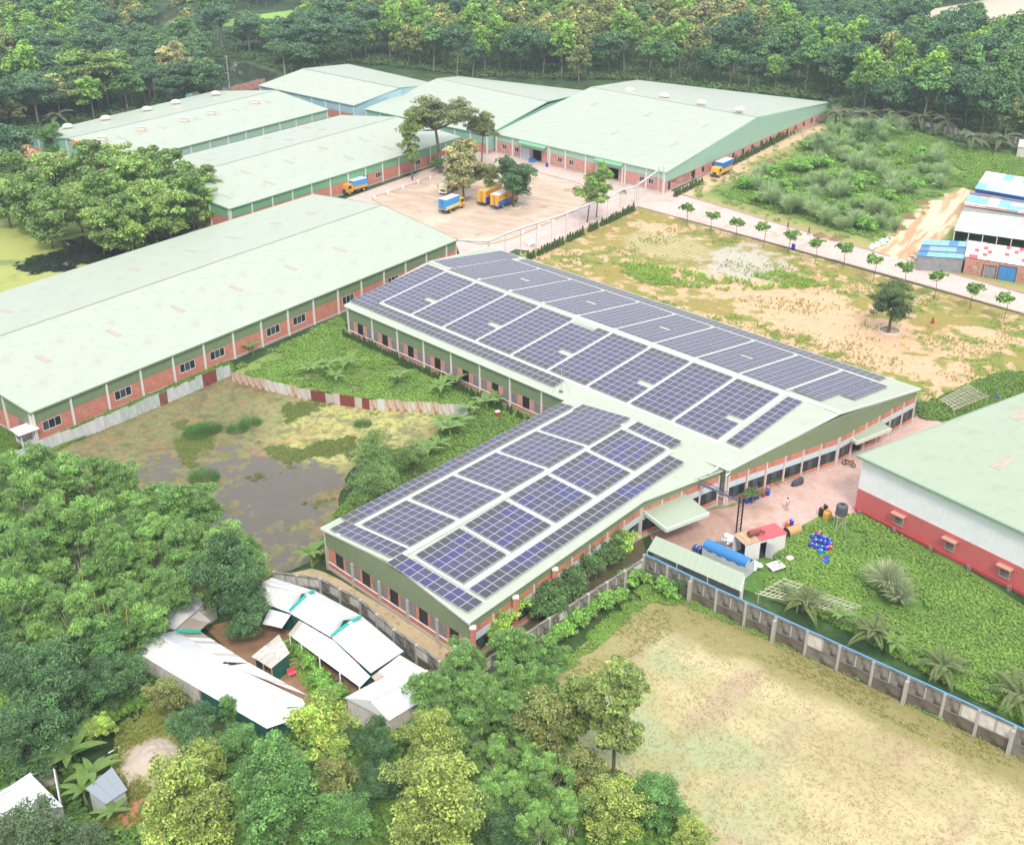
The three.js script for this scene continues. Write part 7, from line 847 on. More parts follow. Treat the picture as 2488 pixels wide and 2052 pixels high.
const many = (kind, list, label, group, cat, hs, name) => list.forEach(([x, y, r], i) => treeAt(kind, x, y, r, label + ', ' + nth([...list].sort((a, b) => a[0] - b[0]).indexOf(list[i])) + ' from left', group, cat, hs, name));
// foreground
treeAt('yellow', 388, 1660, 108, 'large yellow green tree at bottom edge, right of the sand heap'); treeAt('yellow', 418, 1566, 48, 'smaller yellow crowned tree directly right of the sand heap', null, 'tree', 1.1);
treeAt('green', 574, 1640, 98, 'big deep green tree between two yellow trees at the bottom', null, 'tree', 1.1);
treeAt('yellow', 890, 1655, 112, 'large yellow green tree at bottom centre', null, 'tree', 1.0); treeAt('yellow', 880, 1540, 68, 'yellow green tree with pointed top, bottom centre', null, 'tree', 1.25);
treeAt('lime', 655, 1500, 74, 'sparse lime green tree growing over the tin roof', null, 'tree', 0.9); treeAt('olive', 692, 1612, 56, 'olive tree under the sparse lime green tree');
treeAt('dark', 776, 1530, 46, 'dark narrow tree right of the tin houses', null, 'tree', 1.4); treeAt('dark', 770, 1610, 50, 'dark leafy tree left of the bottom centre yellow tree');
many('bamboo', [[1078, 1350, 62], [960, 1395, 66], [905, 1440, 64], [1040, 1420, 60], [980, 1470, 62], [880, 1500, 48], [1100, 1410, 46], [1060, 1480, 58], [930, 1545, 44], [1135, 1360, 40]], 'feathery green bamboo clump below the old wall corner', 'bamboo clumps by the field', 'bamboo');
many('bamboo2', [[1010, 1560, 48], [1120, 1600, 56], [1175, 1660, 50], [1060, 1640, 56], [1000, 1650, 54], [1110, 1700, 54], [1080, 1560, 44]], 'feathery bamboo clump in the shady bottom hollow', 'bamboo clumps by the field', 'bamboo');
treeAt('loose', 1190, 1450, 52, 'slim open tree at the left edge of the field', null, 'tree', 0.85); treeAt('loose', 1268, 1462, 68, 'tall open tree standing against the straw field', null, 'tree', 0.92);
treeAt('olive', 1115, 1490, 74, 'olive green tree left of the two tall open trees'); treeAt('yellow', 1255, 1665, 78, 'yellow tinted tree below the tall open trees', null, 'tree', 0.8); treeAt('green', 1345, 1650, 64, 'rounded green tree on the lower field edge', null, 'tree', 0.7); treeAt('yellow', 1425, 1720, 50, 'small yellow tree on the bottom edge beside the field', null, 'tree', 0.7); treeAt('olive', 1200, 1590, 56, 'small olive tree beneath the tall open trees');
treeAt('dark', 472, 1185, 78, 'dark tree in the courtyard between the tin roofs, upper crown', null, 'tree', 1.2); treeAt('dark', 495, 1262, 56, 'dark leaning tree over the courtyard of the tin houses', null, 'tree', 1.0);
treeAt('dark', 412, 1502, 60, 'dark tree in front of the long tin house'); treeAt('green', 492, 1535, 50, 'green tree against the lower tin roof edge', null, 'tree', 0.8); treeAt('olive', 335, 1438, 44, 'brownish olive tree at the left end of the long tin house'); treeAt('green', 468, 1462, 26, 'slender pointed tree in front of the long tin house', null, 'tree', 1.2);
many('dark', [[60, 1420, 96], [30, 1540, 90], [150, 1440, 66], [230, 1400, 60], [100, 1510, 56], [10, 1330, 66]], 'dense dark tree in the left edge thicket', 'dark trees of the left thicket'); treeAt('grey', 42, 1716, 90, 'large dull grey green tree in the bottom left corner'); treeAt('grey', 176, 1738, 52, 'dull grey green tree on the bottom edge near the corner'); treeAt('lime', 200, 1500, 40, 'bright green shrub tree above the banana plant', null, 'tree', 0.6);
treeAt('green', 290, 1310, 60, 'leafy tree overhanging the left end of the tin roofs', null, 'tree', 0.8); treeAt('green', 700, 1690, 66, 'dark green tree at bottom between two yellow trees', null, 'tree', 0.8); treeAt('dark', 1030, 1700, 80, 'dark low tree in the bottom hollow', null, 'tree', 0.7); treeAt('green', 215, 1330, 54, 'mid green tree at the lower edge of the bamboo', null, 'tree', 1.0);
// bamboo mass, left
{ const L = [[30, 985], [95, 975], [165, 985], [225, 1000], [290, 1040], [350, 1045], [60, 1040], [130, 1045], [200, 1060], [270, 1095], [340, 1105], [395, 1075], [20, 1100], [95, 1110], [165, 1125], [235, 1150], [310, 1165], [380, 1150], [440, 1130], [40, 1170], [110, 1185], [185, 1200], [260, 1220], [340, 1225], [20, 1240], [90, 1255], [160, 1270], [235, 1285], [300, 1275], [395, 1045], [60, 1320], [130, 1340], [-30, 1040], [-30, 1180], [410, 1190], [500, 1165]];
  L.forEach(([x, y], i) => treeAt(i % 2 ? 'bamboo' : 'bamboo2', x + (rv() - 0.5) * 20, y + (rv() - 0.5) * 16, 50 + rv() * 16, rowLabel(L, i, 'bamboo clump of the left thicket', 62, 'from the tin fence'), 'bamboo clumps of the left thicket', 'bamboo', 0.75 + rv() * 0.5));
  const canes = [[130, 1010, 160, 975], [110, 1030, 112, 1010], [290, 1110, 296, 1140], [200, 1235, 205, 1170], [215, 1240, 212, 1180], [170, 1180, 180, 1205], [230, 1120, 222, 1140], [190, 1230, 200, 1205], [245, 1245, 238, 1200]];
  for (const [x, y, x2, y2] of canes) { const p = g(x, y, 8), q = V(p.x + (rv() - 0.5) * 2.4, 13 + rv(), p.z + 0.4); tag(based(single('bare_cane', bar(V(p.x, 5, p.z), q, 0.06, 0.035, 6), M.bambooGold, '')), 'bare golden cane sticking out of the bamboo thicket', 'bamboo cane', 'bare canes in the bamboo'); } }
// grove over the duckweed pond
{ const L = [[60, 395, 48], [110, 350, 50], [95, 430, 44], [160, 410, 46], [185, 340, 50], [235, 330, 48], [215, 400, 50], [270, 360, 52], [320, 345, 46], [300, 410, 50], [355, 360, 48], [345, 425, 44], [390, 390, 42], [415, 405, 34], [250, 445, 42], [205, 455, 38], [30, 350, 44], [10, 400, 44], [420, 370, 30]];
  L.forEach(([x, y, r], i) => treeAt(i % 2 ? 'grove' : 'grove2', x, y + 12, r * 1.06, rowLabel(L, i, 'tree of the grove over the pond', 45, 'from the vented shed'), 'grove of trees over the duckweed pond', 'tree', 0.85 + rv() * 0.2));
  treeAt('green', 106, 290, 30, 'small dark leafy tree against the vented shed gable'); treeAt('dry', 180, 318, 30, 'almost bare reddish tree in front of the vented shed'); treeAt('dry', 70, 325, 24, 'smaller reddish dry tree at the left corner of the vented shed'); treeAt('f3', 30, 300, 46, 'tall dark tree at the left corner of the vented shed'); treeAt('dark', 195, 470, 24, 'dark low tree on the pond edge', null, 'tree', 0.8); treeAt('shrubY', 265, 480, 30, 'pale bushy tree beside the open water', null, 'tree', 1.2); }
[[655, 1405], [640, 1375], [668, 1425], [625, 1350], [690, 1440], [610, 1330]].forEach(([x, y], i) => plantAt('bush', x, y, 0.75, `leafy bush in the courtyard of the tin houses, ${nth([3, 2, 4, 1, 5, 0][i])} from the left`, 'courtyard bushes', 'bush'));
// truck court trees
treeOn('tall', 960, 246, 80, 907, 355, 'tall spreading tree with thin crown above the truck court'); treeOn('tall', 1012, 262, 36, 990, 345, 'right hand companion of the tall court tree'); treeOn('loose', 862, 285, 26, 848, 371, 'slim leafy tree at the left of the truck court'); treeOn('cream2', 950, 338, 47, 953, 410, 'cream flowering tree in the middle of the truck court'); treeOn('round', 1060, 364, 50, 1055, 424, 'dense dark green tree beside the yellow box trucks'); treeAt('olive', 1005, 365, 30, 'small grey green tree between the flowering and dark trees');
treeOn('open', 1194, 403, 38, 1207, 457, 'light green tree beside the overhead pipe'); treeOn('open', 1232, 380, 31, 1226, 446, 'smaller light tree right of the pipe side tree'); treeAt('shrub', 905, 335, 20, 'leafy bush beside the brick wall beyond the court');
treeOn('lollipop', 1820, 622, 50, 1827, 682, 'lone round tree in a white ring on the sandy lot');
treeAt('feather', 770, 940, 56, 'feathery tree at the edge of the flooded lot'); treeAt('feather', 775, 1000, 62, 'broad feathery tree against the lower wing eave', null, 'tree', 0.8); treeAt('feather', 845, 945, 40, 'small feathery tree behind the lower wing eave');
// young trees along the paved road
{ const L = [[35, 1285], [185, 1335], [340, 1375], [510, 1405], [668, 1452], [830, 1508], [1008, 1535], [1195, 1605], [1385, 1655], [1572, 1712]].map(([x, y]) => [(1658 + 0.3943 * x) / 1.18195, 0.3943 * y / 1.18195]); L.push([2002, 594], [2072, 616]);
  const w = ['first', 'second', 'third', 'fourth', 'fifth', 'sixth', 'seventh', 'eighth', 'ninth', 'tenth', 'eleventh', 'twelfth']; L.forEach(([x, y], i) => treeAt(i % 2 ? 'young' : 'young2', x, y, 15 + i * 0.35, `young street tree on the paved road, ${w[i]} from the loading hall`, 'young trees along the paved road', 'tree')); }
// hedges of small conifers
function hedge(x0, y0, x1, y1, n, s, label, group, skip) { const a = g(x0, y0), b = g(x1, y1); let c = 0; for (let i = 0; i < n; i++) { if (skip && skip(i)) continue; const k = (i + (rv() - 0.5) * 0.35) / (n - 1), p = a.clone().lerp(b, k); const o = clone(T.cone, 'hedge_shrub', V(p.x, 0, p.z), rv() * 6.28, V(s * (0.85 + 0.3 * rv()), s * (0.75 + 0.45 * rv()), s)); o.userData = {}; tag(o, label + ', ' + nth(c++) + ' from left', 'shrub', group); } }
hedge(1085, 536, 1302, 434, 44, 1.0, 'small conifer shrub in the hedge below the overhead pipe', 'conifers below the overhead pipe', i => i === 3 || i === 14 || i === 22 || i === 23 || i === 28);
hedge(706, 694, 1086, 872, 62, 0.95, 'clipped conifer shrub along the solar hall front wall', 'conifers along the solar hall', i => i > 49 && i % 3 === 0);
hedge(1388, 404, 1442, 378, 12, 1.0, "conifer shrub by the loading hall's near corner", 'conifers by the loading hall corner'); hedge(1506, 340, 1694, 242, 40, 1.15, 'conifer shrub along the loading hall side wall', 'conifers along the loading hall side');
// palms, bananas and bushes
{ const P3 = (x, y) => [(1658 + 0.3943 * x) / 1.18195, 0.3943 * y / 1.18195]; [[955, 690], [1125, 700], [1305, 700], [1465, 720], [1630, 740], [1780, 840], [1970, 850]].forEach(([x, y], i) => plantAt('palmBig', ...P3(x, y), 1.35, `drooping grey green palm behind the overgrown lot, ${nth(i)} from the left`, 'palms behind the overgrown lot', 'palm', null, 3.5));
  const P5 = (x, y) => [(1658 + 0.3943 * x) / 1.18195, (1368 + 0.3943 * y) / 1.18195]; [[740, 290], [970, 385], [1170, 480], [1290, 560], [1600, 690], [2070, 880]].forEach(([x, y], i) => plantAt(i === 1 || i === 3 ? 'banana' : 'palm', ...P5(x, y), i === 5 ? 0.95 : 0.8, ['young palm behind the blue topped wall, nearest the bamboo frame', 'banana plant behind the blue topped wall beside the frame', 'young palm behind the middle of the blue topped wall', 'banana plant right of the middle young palm', 'small young palm on the right half of the blue topped wall', 'large young palm at the right edge behind the wall'][i], null, i === 1 || i === 3 ? 'banana plant' : 'palm'));
  [[1250, 190], [1330, 260]].forEach(([x, y], i) => plantAt('reedBig', ...P5(x, y), i ? 0.85 : 1.15, i ? 'smaller pale pampas clump in the weedy lot' : 'large pale pampas clump in the weedy lot', null, 'grass clump')); }
[[640, 778, 1.0], [672, 775, 1.05], [715, 765, 1.0], [690, 790, 0.8], [820, 792, 0.9], [908, 815, 1.0], [935, 800, 0.9], [1000, 848, 1.0], [965, 860, 0.9], [520, 728, 0.8]].forEach(([x, y, s], i, L) => plantAt('banana', x, y, s, `banana plant behind the rusty fence, ${nth([...L].sort((a, b) => a[0] - b[0]).indexOf(L[i]))} from the left`, 'banana plants behind the rusty fence', 'banana plant'));
[[925, 905, 1.1], [945, 890, 1.0], [912, 890, 1.0], [1018, 835, 0.8]].forEach(([x, y, s], i) => plantAt('banana', x, y, s, ['middle', 'rear', 'left', 'far right'][i] + ' banana plant on the bank of the flooded lot', 'banana plants on the bank', 'banana plant')); [[880, 950, 1], [900, 935, 0.9], [640, 1160, 0.9], [655, 1150, 0.7], [700, 1100, 0.6]].forEach(([x, y, s], i) => plantAt('banana', x, y, s, ['upper left', 'uppermost', 'lowest left', 'lowest right', 'middle'][i] + ' banana plant against the lower solar wing', 'banana plants by the lower wing', 'banana plant'));
[[150, 1590, 1.35, 'tall banana plant beside the tin roof, bottom left'], [196, 1618, 1.0, 'banana plant over the grey roofed hut, bottom left'], [178, 1650, 0.9, 'smaller banana plant between the bottom left roofs'], [235, 1690, 0.7, 'low banana plant below the white grid, bottom left']].forEach(([x, y, s, l]) => plantAt('banana', x, y, s, l, null, 'banana plant'));
{ const W = (x, y) => [(1200 + 0.2375 * x) / 1.18195, (1290 + 0.2375 * y) / 1.18195]; [['shrubY', 200, 900, 'bright topped mango sapling beside the solar wing, nearest the corner'], ['shrub', 470, 800, 'dark mango sapling beside the solar wing, second from the corner'], ['shrub', 740, 610, 'rounded mango sapling beside the middle of the solar wing'], ['shrub', 1040, 420, 'broad dark mango sapling beside the solar wing'], ['shrubY', 1310, 230, 'bright mango sapling near the wing doorway'], ['shrubY', 60, 1080, 'bright sapling at the wing corner by the rusty roof'], ['shrub', 1190, 230, 'small dark sapling behind the bright one near the doorway'], ['shrub', 620, 840, 'low dark sapling by the old wall top']].forEach(([k, x, y, l]) => plantAt(k, ...W(x, y), 1.05, l, null, 'tree', null, 1.2));
  [[1370, 520], [1440, 500], [1570, 500], [1240, 690], [1290, 660], [1130, 780], [1010, 800], [950, 880], [860, 970], [720, 1060], [640, 1090], [1720, 600], [1810, 650]].forEach(([x, y], i, L) => plantAt('bush', ...W(x, y + 40), 0.6 + rv() * 0.4, `bright bush at the foot of the old wall, ${nth([...L].sort((a, b) => a[0] - b[0]).indexOf(L[i]))} from the left`, 'bushes at the foot of the old wall', 'bush'));
  treeAt('shrub', ...W(1930, 520), 25, 'small papaya like tree in front of the old wall', null, 'tree', 1.15, 'slim_tree'); }
[[1545, 1035, 1.0], [1638, 962, 1.1], [1690, 944, 0.8], [1745, 920, 0.9], [1728, 925, 0.7], [1845, 870, 1], [1862, 860, 0.9], [1880, 848, 0.9], [1815, 892, 0.9], [1790, 905, 0.9], [1590, 1000, 0.7], [1612, 985, 0.7]].forEach(([x, y, s], i, L) => plantAt('fernPalm', x, y, s * 1.35, `garden palm in the bed along the solar hall front, ${nth([...L].sort((a, b) => a[0] - b[0]).indexOf(L[i]))} from the left`, 'garden palms along the solar hall front', 'palm'));
// reed patches in the flooded lot
[[408, 893, 1.15, 'left half of the upper left dark reed patch in the flooded lot'], [430, 884, 1.0, 'right half of the upper left dark reed patch in the flooded lot'], [488, 884, 0.85, 'left half of the second dark reed patch in the flooded lot'], [515, 872, 0.85, 'right half of the second dark reed patch in the flooded lot'], [420, 985, 1.1, 'lowest dark reed patch, alone in the brown water'], [746, 873, 0.7, 'small dark reed patch alone in the duckweed']].forEach(([x, y, s, l]) => plantAt('rush', x, y, s, l, null, 'reeds'));
// overgrown lot: tall grass clumps and shrubs
{ const poly2 = [[1520, 395], [1600, 330], [1690, 285], [1790, 240], [1900, 300], [1960, 340], [1930, 400], [1860, 440], [1840, 480], [1700, 480], [1560, 420]]; const inside = (x, y) => { let c = false; for (let i = 0, j = poly2.length - 1; i < poly2.length; j = i++) { const [a, b] = poly2[i], [d, e] = poly2[j]; if ((b > y) !== (e > y) && x < (d - a) * (y - b) / (e - b) + a) c = !c; } return c; };
  let n = 0, k = 0; while (n < 150 && k++ < 4000) { const x = 1500 + rv() * 480, y = 240 + rv() * 250; if (!inside(x, y)) continue; const dens = fbm(x * 0.02, y * 0.04 + 5, 3); if (dens < 0.42) continue; n++; plantAt('reed', x, y, 0.8 + rv() * 0.8, 'tall grey green grass clump in the overgrown lot', 'tall grass clumps in the overgrown lot', 'grass clump'); }
  const bs = []; k = 0; while (bs.length < 60 && k++ < 2000) { const x = 1500 + rv() * 500, y = 240 + rv() * 255; if (inside(x, y)) bs.push([x, y]); } bs.forEach(([x, y]) => plantAt('bush', x, y, 0.7 + rv() * 0.9, 'low green bush in the overgrown lot', 'bushes in the overgrown lot', 'bush'));
  treeAt('shrub', 1780, 268, 27, 'tallest shrub at the back of the overgrown lot', null, 'tree', 1.2, 'wild_shrub'); treeAt('shrub', 1695, 296, 23, 'round shrub left of the tallest one in the overgrown lot', null, 'tree', 0.9, 'wild_shrub'); treeAt('bush', 1735, 288, 18, 'low round shrub beside the tallest one', null, 'tree', 1, 'wild_shrub'); treeAt('bush', 1772, 305, 15, 'small round shrub below the tallest one', null, 'tree', 1, 'wild_shrub'); }
function near(x, z, a, b, d) { const dx = b.x - a.x, dz = b.z - a.z, t = clamp(((x - a.x) * dx + (z - a.z) * dz) / (dx * dx + dz * dz)); return Math.hypot(x - a.x - t * dx, z - a.z - t * dz) < d; }
// ground cover nobody could count
function cover(name, label, poly, n, geo, cols, s0, s1, seed, mask) {
  const r = rng(seed), P = poly.map(([x, y]) => g(x, y)), xs = P.map(p => p.x), zs = P.map(p => p.z), x0 = Math.min(...xs), x1 = Math.max(...xs), z0 = Math.min(...zs), z1 = Math.max(...zs);
  const inside = (x, z) => { let c = false; for (let i = 0, j = P.length - 1; i < P.length; j = i++) { const a = P[i], b = P[j]; if ((a.z > z) !== (b.z > z) && x < (b.x - a.x) * (z - a.z) / (b.z - a.z) + a.x) c = !c; } return c; };
  const im = shade(new THREE.InstancedMesh(geo, M.leafTrans, n)); const m = new THREE.Matrix4(), q = new THREE.Quaternion(), e = new THREE.Euler(), col = new THREE.Color(); let i = 0, guard = 0;
  while (i < n && guard++ < n * 30) { const x = lerp(x0, x1, r()), z = lerp(z0, z1, r()); if (!inside(x, z)) continue; if (mask && r() > mask(x, z)) continue; const s = lerp(s0, s1, r()); m.compose(V(x, 0, z), q.setFromEuler(e.set(0, r() * 6.28, 0)), V(s, s * (0.7 + 0.6 * r()), s)); im.setMatrixAt(i, m); const k = 0.8 + 0.4 * fbm(x * 0.3, z * 0.3, 3), c = mix3(cols[0], cols[1], r()); im.setColorAt(i, col.setRGB(c[0] * k, c[1] * k, c[2] * k)); i++; }
  im.count = i; im.name = numbered(name); scene.add(im); return tag(im, label, 'vegetation', null, 'stuff');
}
const gw = [[0.17, 0.32, 0.045], [0.28, 0.46, 0.08]], gk = [[0.14, 0.27, 0.04], [0.22, 0.37, 0.065]], gy = [[0.50, 0.50, 0.14], [0.36, 0.46, 0.10]];
cover('weeds', 'leafy weeds covering the lot behind the blue topped wall', [[1575, 1207], [1600, 1150], [1640, 1092], [1735, 1066], [1775, 1062], [2130, 1275], [2200, 1318], [2200, 1515], [2105, 1483], [1700, 1272]], 12000, T.weed, gw, 0.7, 1.7, 61, (x, z) => sm(0.25, 0.5, fbm(x * 0.25, z * 0.25, 3)));
cover('weeds', 'leafy weeds on the bank before the solar hall', [[482, 758], [700, 655], [720, 692], [1100, 862], [1040, 870], [960, 846], [700, 812], [560, 790]], 6000, T.weed, gw, 0.7, 1.7, 62, (x, z) => sm(0.3, 0.55, fbm(x * 0.3, z * 0.3, 3)));
cover('weeds', 'leafy weeds on the slope beside the lower wing', [[965, 858], [1095, 868], [1000, 905], [700, 1085], [645, 1160], [705, 1045], [800, 960], [880, 915]], 4500, T.weed, gk, 0.8, 1.9, 63);
cover('weeds', 'creeping weeds in the overgrown lot', [[1400, 398], [1530, 330], [1700, 255], [1760, 240], [1990, 305], [2110, 330], [2110, 420], [1960, 380], [1840, 500], [1700, 485]], 12000, T.weed, gw, 0.9, 2.2, 64, (x, z) => (near(x, z, g(1395, 398), g(1740, 505), 7) || near(x, z, g(1420, 390), g(1690, 262), 8) || near(x, z, g(1835, 540), g(1950, 425), 8)) ? 0.03 : sm(0.3, 0.55, fbm(x * 0.13, z * 0.13, 3)));
cover('grass_tufts', 'rough grass on the lot beside the solar hall', [[1080, 525], [1308, 428], [2105, 652], [2110, 780], [1900, 870], [1720, 775]], 3500, T.tuft, gy, 0.5, 1.1, 65, (x, z) => sm(0.48, 0.62, fbm(x * 0.11 + 4, z * 0.11, 5)) * 0.9 + 0.03);
cover('grass_tufts', 'rough green grass beyond the gravel patch', [[1200, 540], [1330, 545], [1480, 570], [1600, 555], [1700, 590], [1500, 600], [1330, 585]], 1300, T.tuft, [[0.30, 0.52, 0.08], [0.42, 0.62, 0.12]], 0.8, 1.7, 66, (x, z) => sm(0.4, 0.55, fbm(x * 0.2 + 4, z * 0.2, 4)));
cover('weeds', 'leafy weeds beside the pale hall and bamboo frame', [[1885, 840], [2050, 770], [2110, 770], [2110, 800], [1960, 862], [1900, 862]], 2200, T.weed, gk, 0.8, 1.7, 67);
cover('weeds', 'grass and weeds between the fence and the long shed', [[50, 925], [250, 832], [470, 742], [480, 762], [380, 800], [250, 862], [70, 945]], 2600, T.weed, gk, 0.6, 1.3, 68); cover('grass_tufts', 'grass beside the guard hut', [[-40, 870], [50, 905], [30, 950], [-40, 985]], 2600, T.tuft, gw, 0.8, 1.6, 69);
cover('weeds', 'weeds along the foot of the old wall', [[1160, 1350], [1330, 1200], [1420, 1215], [1640, 1310], [2105, 1530], [2105, 1560], [1640, 1338], [1425, 1250], [1335, 1235], [1170, 1375]], 2400, T.weed, gw, 0.4, 1.2, 70, (x, z) => sm(0.42, 0.62, fbm(x * 0.3, z * 0.3, 4)));
cover('grass_tufts', 'grass around the sand heap', [[240, 1500], [330, 1440], [400, 1500], [380, 1600], [300, 1736], [190, 1736], [230, 1600]], 4000, T.tuft, gy, 0.5, 1.0, 71, (x, z) => sm(0.35, 0.6, fbm(x * 0.4, z * 0.4, 4)));
cover('floating_weeds', 'green water weeds in the flooded lot', [[330, 860], [480, 780], [680, 830], [930, 860], [860, 905], [740, 950], [680, 1090], [560, 1150], [430, 1050]], 2600, T.weed, [[0.16, 0.24, 0.04], [0.24, 0.28, 0.06]], 0.3, 0.8, 72, (x, z) => sm(0.58, 0.68, fbm(x * 0.16 + 3, z * 0.16, 4)));
cover('undergrowth', 'dark undergrowth beneath the bottom trees', [[-80, 1330], [280, 1340], [400, 1420], [560, 1500], [700, 1560], [860, 1450], [1130, 1420], [1180, 1560], [1400, 1680], [1400, 1800], [-80, 1800]], 14000, T.weed, [[0.10, 0.23, 0.035], [0.20, 0.37, 0.055]], 1.2, 3.2, 73, (x, z) => { const a = g(320, 1570), d = Math.hypot((x - a.x) * 1.2, z - a.z); return d < 9 ? 0 : sm(0.2, 0.5, fbm(x * 0.2, z * 0.2, 3)); });

cover('weeds', 'weeds and vines in the courtyard of the tin houses', [[600, 1330], [640, 1360], [720, 1430], [690, 1470], [640, 1430], [590, 1350]], 420, T.weed, gw, 0.5, 1.2, 81);
cover('stubble', 'short dry stubble and grass over the straw field', [[1180, 1390], [1340, 1240], [1425, 1250], [1640, 1342], [2110, 1568], [2200, 1610], [2200, 1780], [1250, 1780]], 8000, T.tuft, [[0.60, 0.52, 0.31], [0.85, 0.76, 0.52]], 0.2, 0.42, 82, (x, z) => 0.25 + 0.75 * sm(0.4, 0.6, fbm(x * 0.5, z * 0.5, 3)));
cover('grass_tufts', 'green brown grass along the old wall and field edge', [[1150, 1400], [1335, 1232], [1425, 1246], [1640, 1336], [2110, 1562], [2110, 1620], [1620, 1380], [1400, 1290], [1220, 1400]], 1900, T.tuft, [[0.42, 0.46, 0.14], [0.62, 0.58, 0.26]], 0.25, 0.7, 83, (x, z) => sm(0.4, 0.6, fbm(x * 0.4, z * 0.4, 3)));
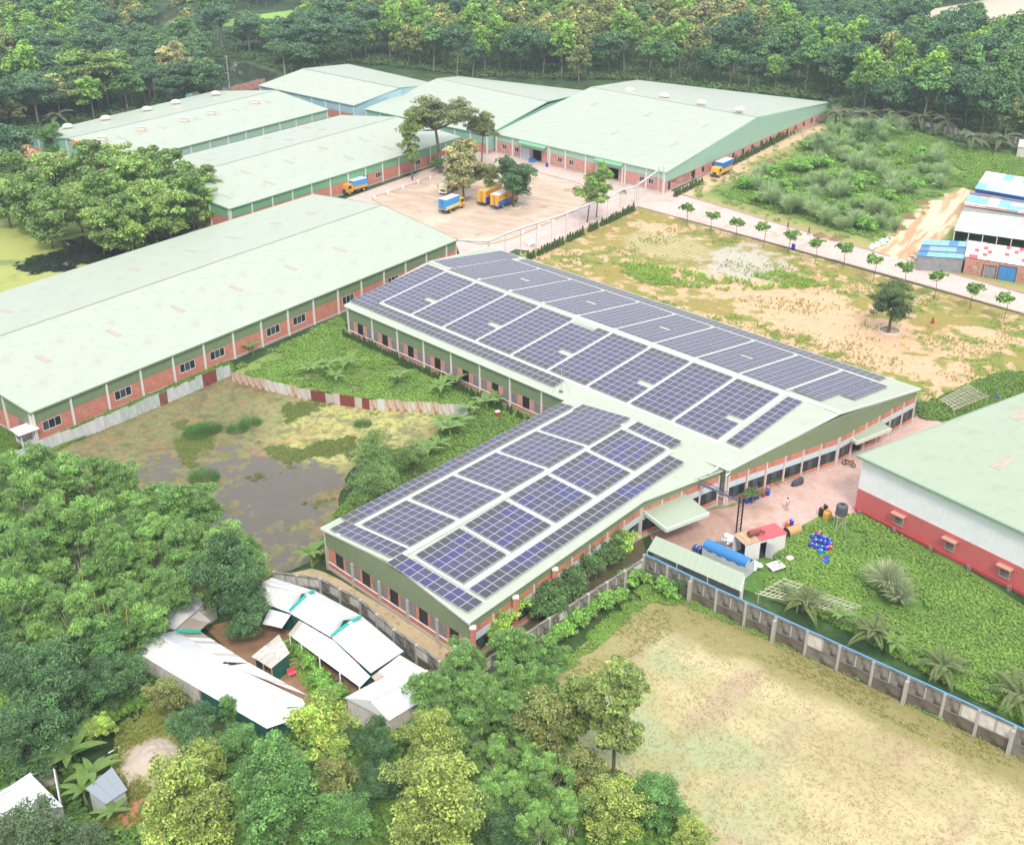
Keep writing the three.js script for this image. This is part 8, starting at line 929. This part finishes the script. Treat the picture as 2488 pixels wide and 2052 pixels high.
// forest: the nearest trees stand one by one, the far wood is a mass
{ const F = [[-260, 400], [-60, 330], [30, 272], [150, 255], [510, 196], [600, 160], [720, 128], [880, 152], [1010, 158], [1200, 172], [1290, 160], [1705, 205], [1745, 240], [1985, 292], [2105, 300], [2500, 330], [3200, -60], [-900, -60]].map(([x, y]) => g(x, y));
  const far0 = g(1000, -62).z; const inside = (x, z, P = F) => { let c = false; for (let i = 0, j = P.length - 1; i < P.length; j = i++) { const a = P[i], b = P[j]; if ((a.z > z) !== (b.z > z) && x < (b.x - a.x) * (z - a.z) / (b.z - a.z) + a.x) c = !c; } return c; };
  const holes = [poly([425, 116], [500, 118], [600, 150], [580, 225], [430, 235]), poly([300, 118], [310, -5], [375, -5], [385, 118]), poly([450, 92], [470, 30], [600, 10], [640, 36], [600, 92]), poly([1810, 34], [2200, -30], [2300, 66], [2105, 122], [1940, 108])];
  const pts = [], r = rng(900), cell = new Map(), D = 6.3; let guard = 0;
  while (pts.length < 2600 && guard++ < 60000) { const z = lerp(-205, far0, Math.pow(r(), 0.85)), x = (r() - 0.5) * (-z * 1.15 + 60); if (!inside(x, z) || holes.some(h => inside(x, z, h))) continue; const kx = Math.floor(x / D), kz = Math.floor(z / D); let ok = true; for (let i = -1; i < 2 && ok; i++) for (let j = -1; j < 2 && ok; j++) for (const q of cell.get((kx + i) + ',' + (kz + j)) || []) if (Math.hypot(q[0] - x, q[1] - z) < D * 0.85) ok = false; if (!ok) continue; const p = [x, z]; const key = kx + ',' + kz; cell.set(key, [...(cell.get(key) || []), p]); pts.push(p); }
  pts.sort((a, b) => b[1] - a[1]);
  const kinds = ['f1', 'f2', 'f3', 'f4', 'f5'], lab = { f1: 'mid green forest tree', f2: 'bright green forest tree', f3: 'blue green forest tree', f4: 'olive forest tree', f5: 'dark green forest tree' };
  const indiv = []; const inst = Object.fromEntries(kinds.map(k => [k, []])); const mass = new THREE.Group(); mass.name = 'forest'; tag(mass, 'far forest of mixed green trees up to the top edge', 'forest', null, 'stuff'); scene.add(mass);
  pts.forEach(([x, z], i) => { const n = fbm(x * 0.016 + 5, z * 0.016, 3) + (r() - 0.5) * 0.35, left = x < -55; const k = left ? kinds[n < 0.36 ? 4 : n < 0.46 ? 2 : n < 0.55 ? 0 : n < 0.63 ? 3 : 1] : kinds[n < 0.38 ? 2 : n < 0.46 ? 4 : n < 0.55 ? 0 : n < 0.64 ? 1 : 3]; const s = 0.7 + r() * 0.62, hs = (left ? 0.8 : 1.0) * (0.9 + r() * 0.3), rot = r() * 6.28;
    if (i < 290) { const o = clone(T[k], 'forest_tree', V(x, 0, z), rot, V(s, s * hs, s)); o.userData = {}; o.userData.zx = [x, z, lab[k]]; indiv.push(o); tag(o, lab[k], 'tree', 'forest trees, ' + k.replace('f1', 'mid green').replace('f2', 'bright green').replace('f3', 'blue green').replace('f4', 'olive').replace('f5', 'dark green')); } else inst[k].push(new THREE.Matrix4().compose(V(x, 0, z), new THREE.Quaternion().setFromEuler(new THREE.Euler(0, rot, 0)), V(s, s * hs, s))); });
  { const zones = [[-1e9, -95, 'left of the vented shed'], [-95, -62, 'behind the vented shed'], [-62, -25, 'behind the rearmost shed'], [-25, 20, 'behind the middle rear shed'], [20, 85, 'behind the loading hall'], [85, 130, 'behind the overgrown lot'], [130, 1e9, 'at the right edge']];
    for (const [a, b, w] of zones) { const l = indiv.filter(o => o.userData.zx[0] >= a && o.userData.zx[0] < b).sort((p, q) => q.userData.zx[1] - p.userData.zx[1]), per = 12; for (let i = 0; i < l.length; i += per) l.slice(i, i + per).sort((p, q) => p.userData.zx[0] - q.userData.zx[0]).forEach((o, j) => { o.userData.label = `${o.userData.zx[2].split(' in the')[0].split(' with')[0]} ${w}, ${nth(i / per)} row, ${nth(j)} from left`; }); }
    for (const o of indiv) delete o.userData.zx; }
  for (const k of kinds) for (const ch of T[k].children) { const im = shade(new THREE.InstancedMesh(ch.geometry, ch.material, inst[k].length)); inst[k].forEach((m, i) => im.setMatrixAt(i, m)); im.name = ch.name === 'crown' ? 'crowns' : 'trunks'; mass.add(im); im.userData.kind = 'stuff'; }
  treeAt('rain', 195, 135, 84, 'broad spreading tree at upper left', null, 'tree', 0.72); treeAt('cream2', 360, 128, 40, 'cream flowering tree at upper left', null, 'tree', 0.95); treeAt('f2', 425, 150, 24, 'bright round tree right of the cream flowering tree'); treeAt('f2', 40, 140, 46, 'bright green tree at the upper left edge'); treeAt('cream', 1440, 25, 26, 'pale blossoming tree near the top edge, left of the pair'); treeAt('cream', 1512, 22, 26, 'pale blossoming tree near the top edge, right of the pair');
  cover('undergrowth', 'dark undergrowth along the forest edge', [[-60, 330], [30, 275], [510, 200], [720, 128], [1010, 160], [1290, 165], [1705, 208], [1745, 245], [1985, 294], [2110, 302], [2110, 200], [1700, 130], [700, 60], [-60, 200]], 9000, T.weed, [[0.06, 0.13, 0.025], [0.13, 0.24, 0.04]], 2, 5, 74, (x, z) => holes.some(h => inside(x, z, h)) ? 0 : 1);
  [[80, 250], [110, 240], [140, 246], [165, 236], [190, 232], [225, 232], [250, 222], [320, 214], [300, 222], [345, 206]].forEach(([x, y]) => plantAt('areca', x, y, 0.8 + rv() * 0.35, 'slim areca palm behind the vented shed', 'areca palms behind the vented shed', 'palm')); [[30, 50], [120, 262], [60, 200]].forEach(([x, y]) => plantAt('palmBig', x, y, 1.3, 'coconut palm among the upper left trees', 'coconut palms at upper left', 'palm')); }
renderer.render(scene, camera);
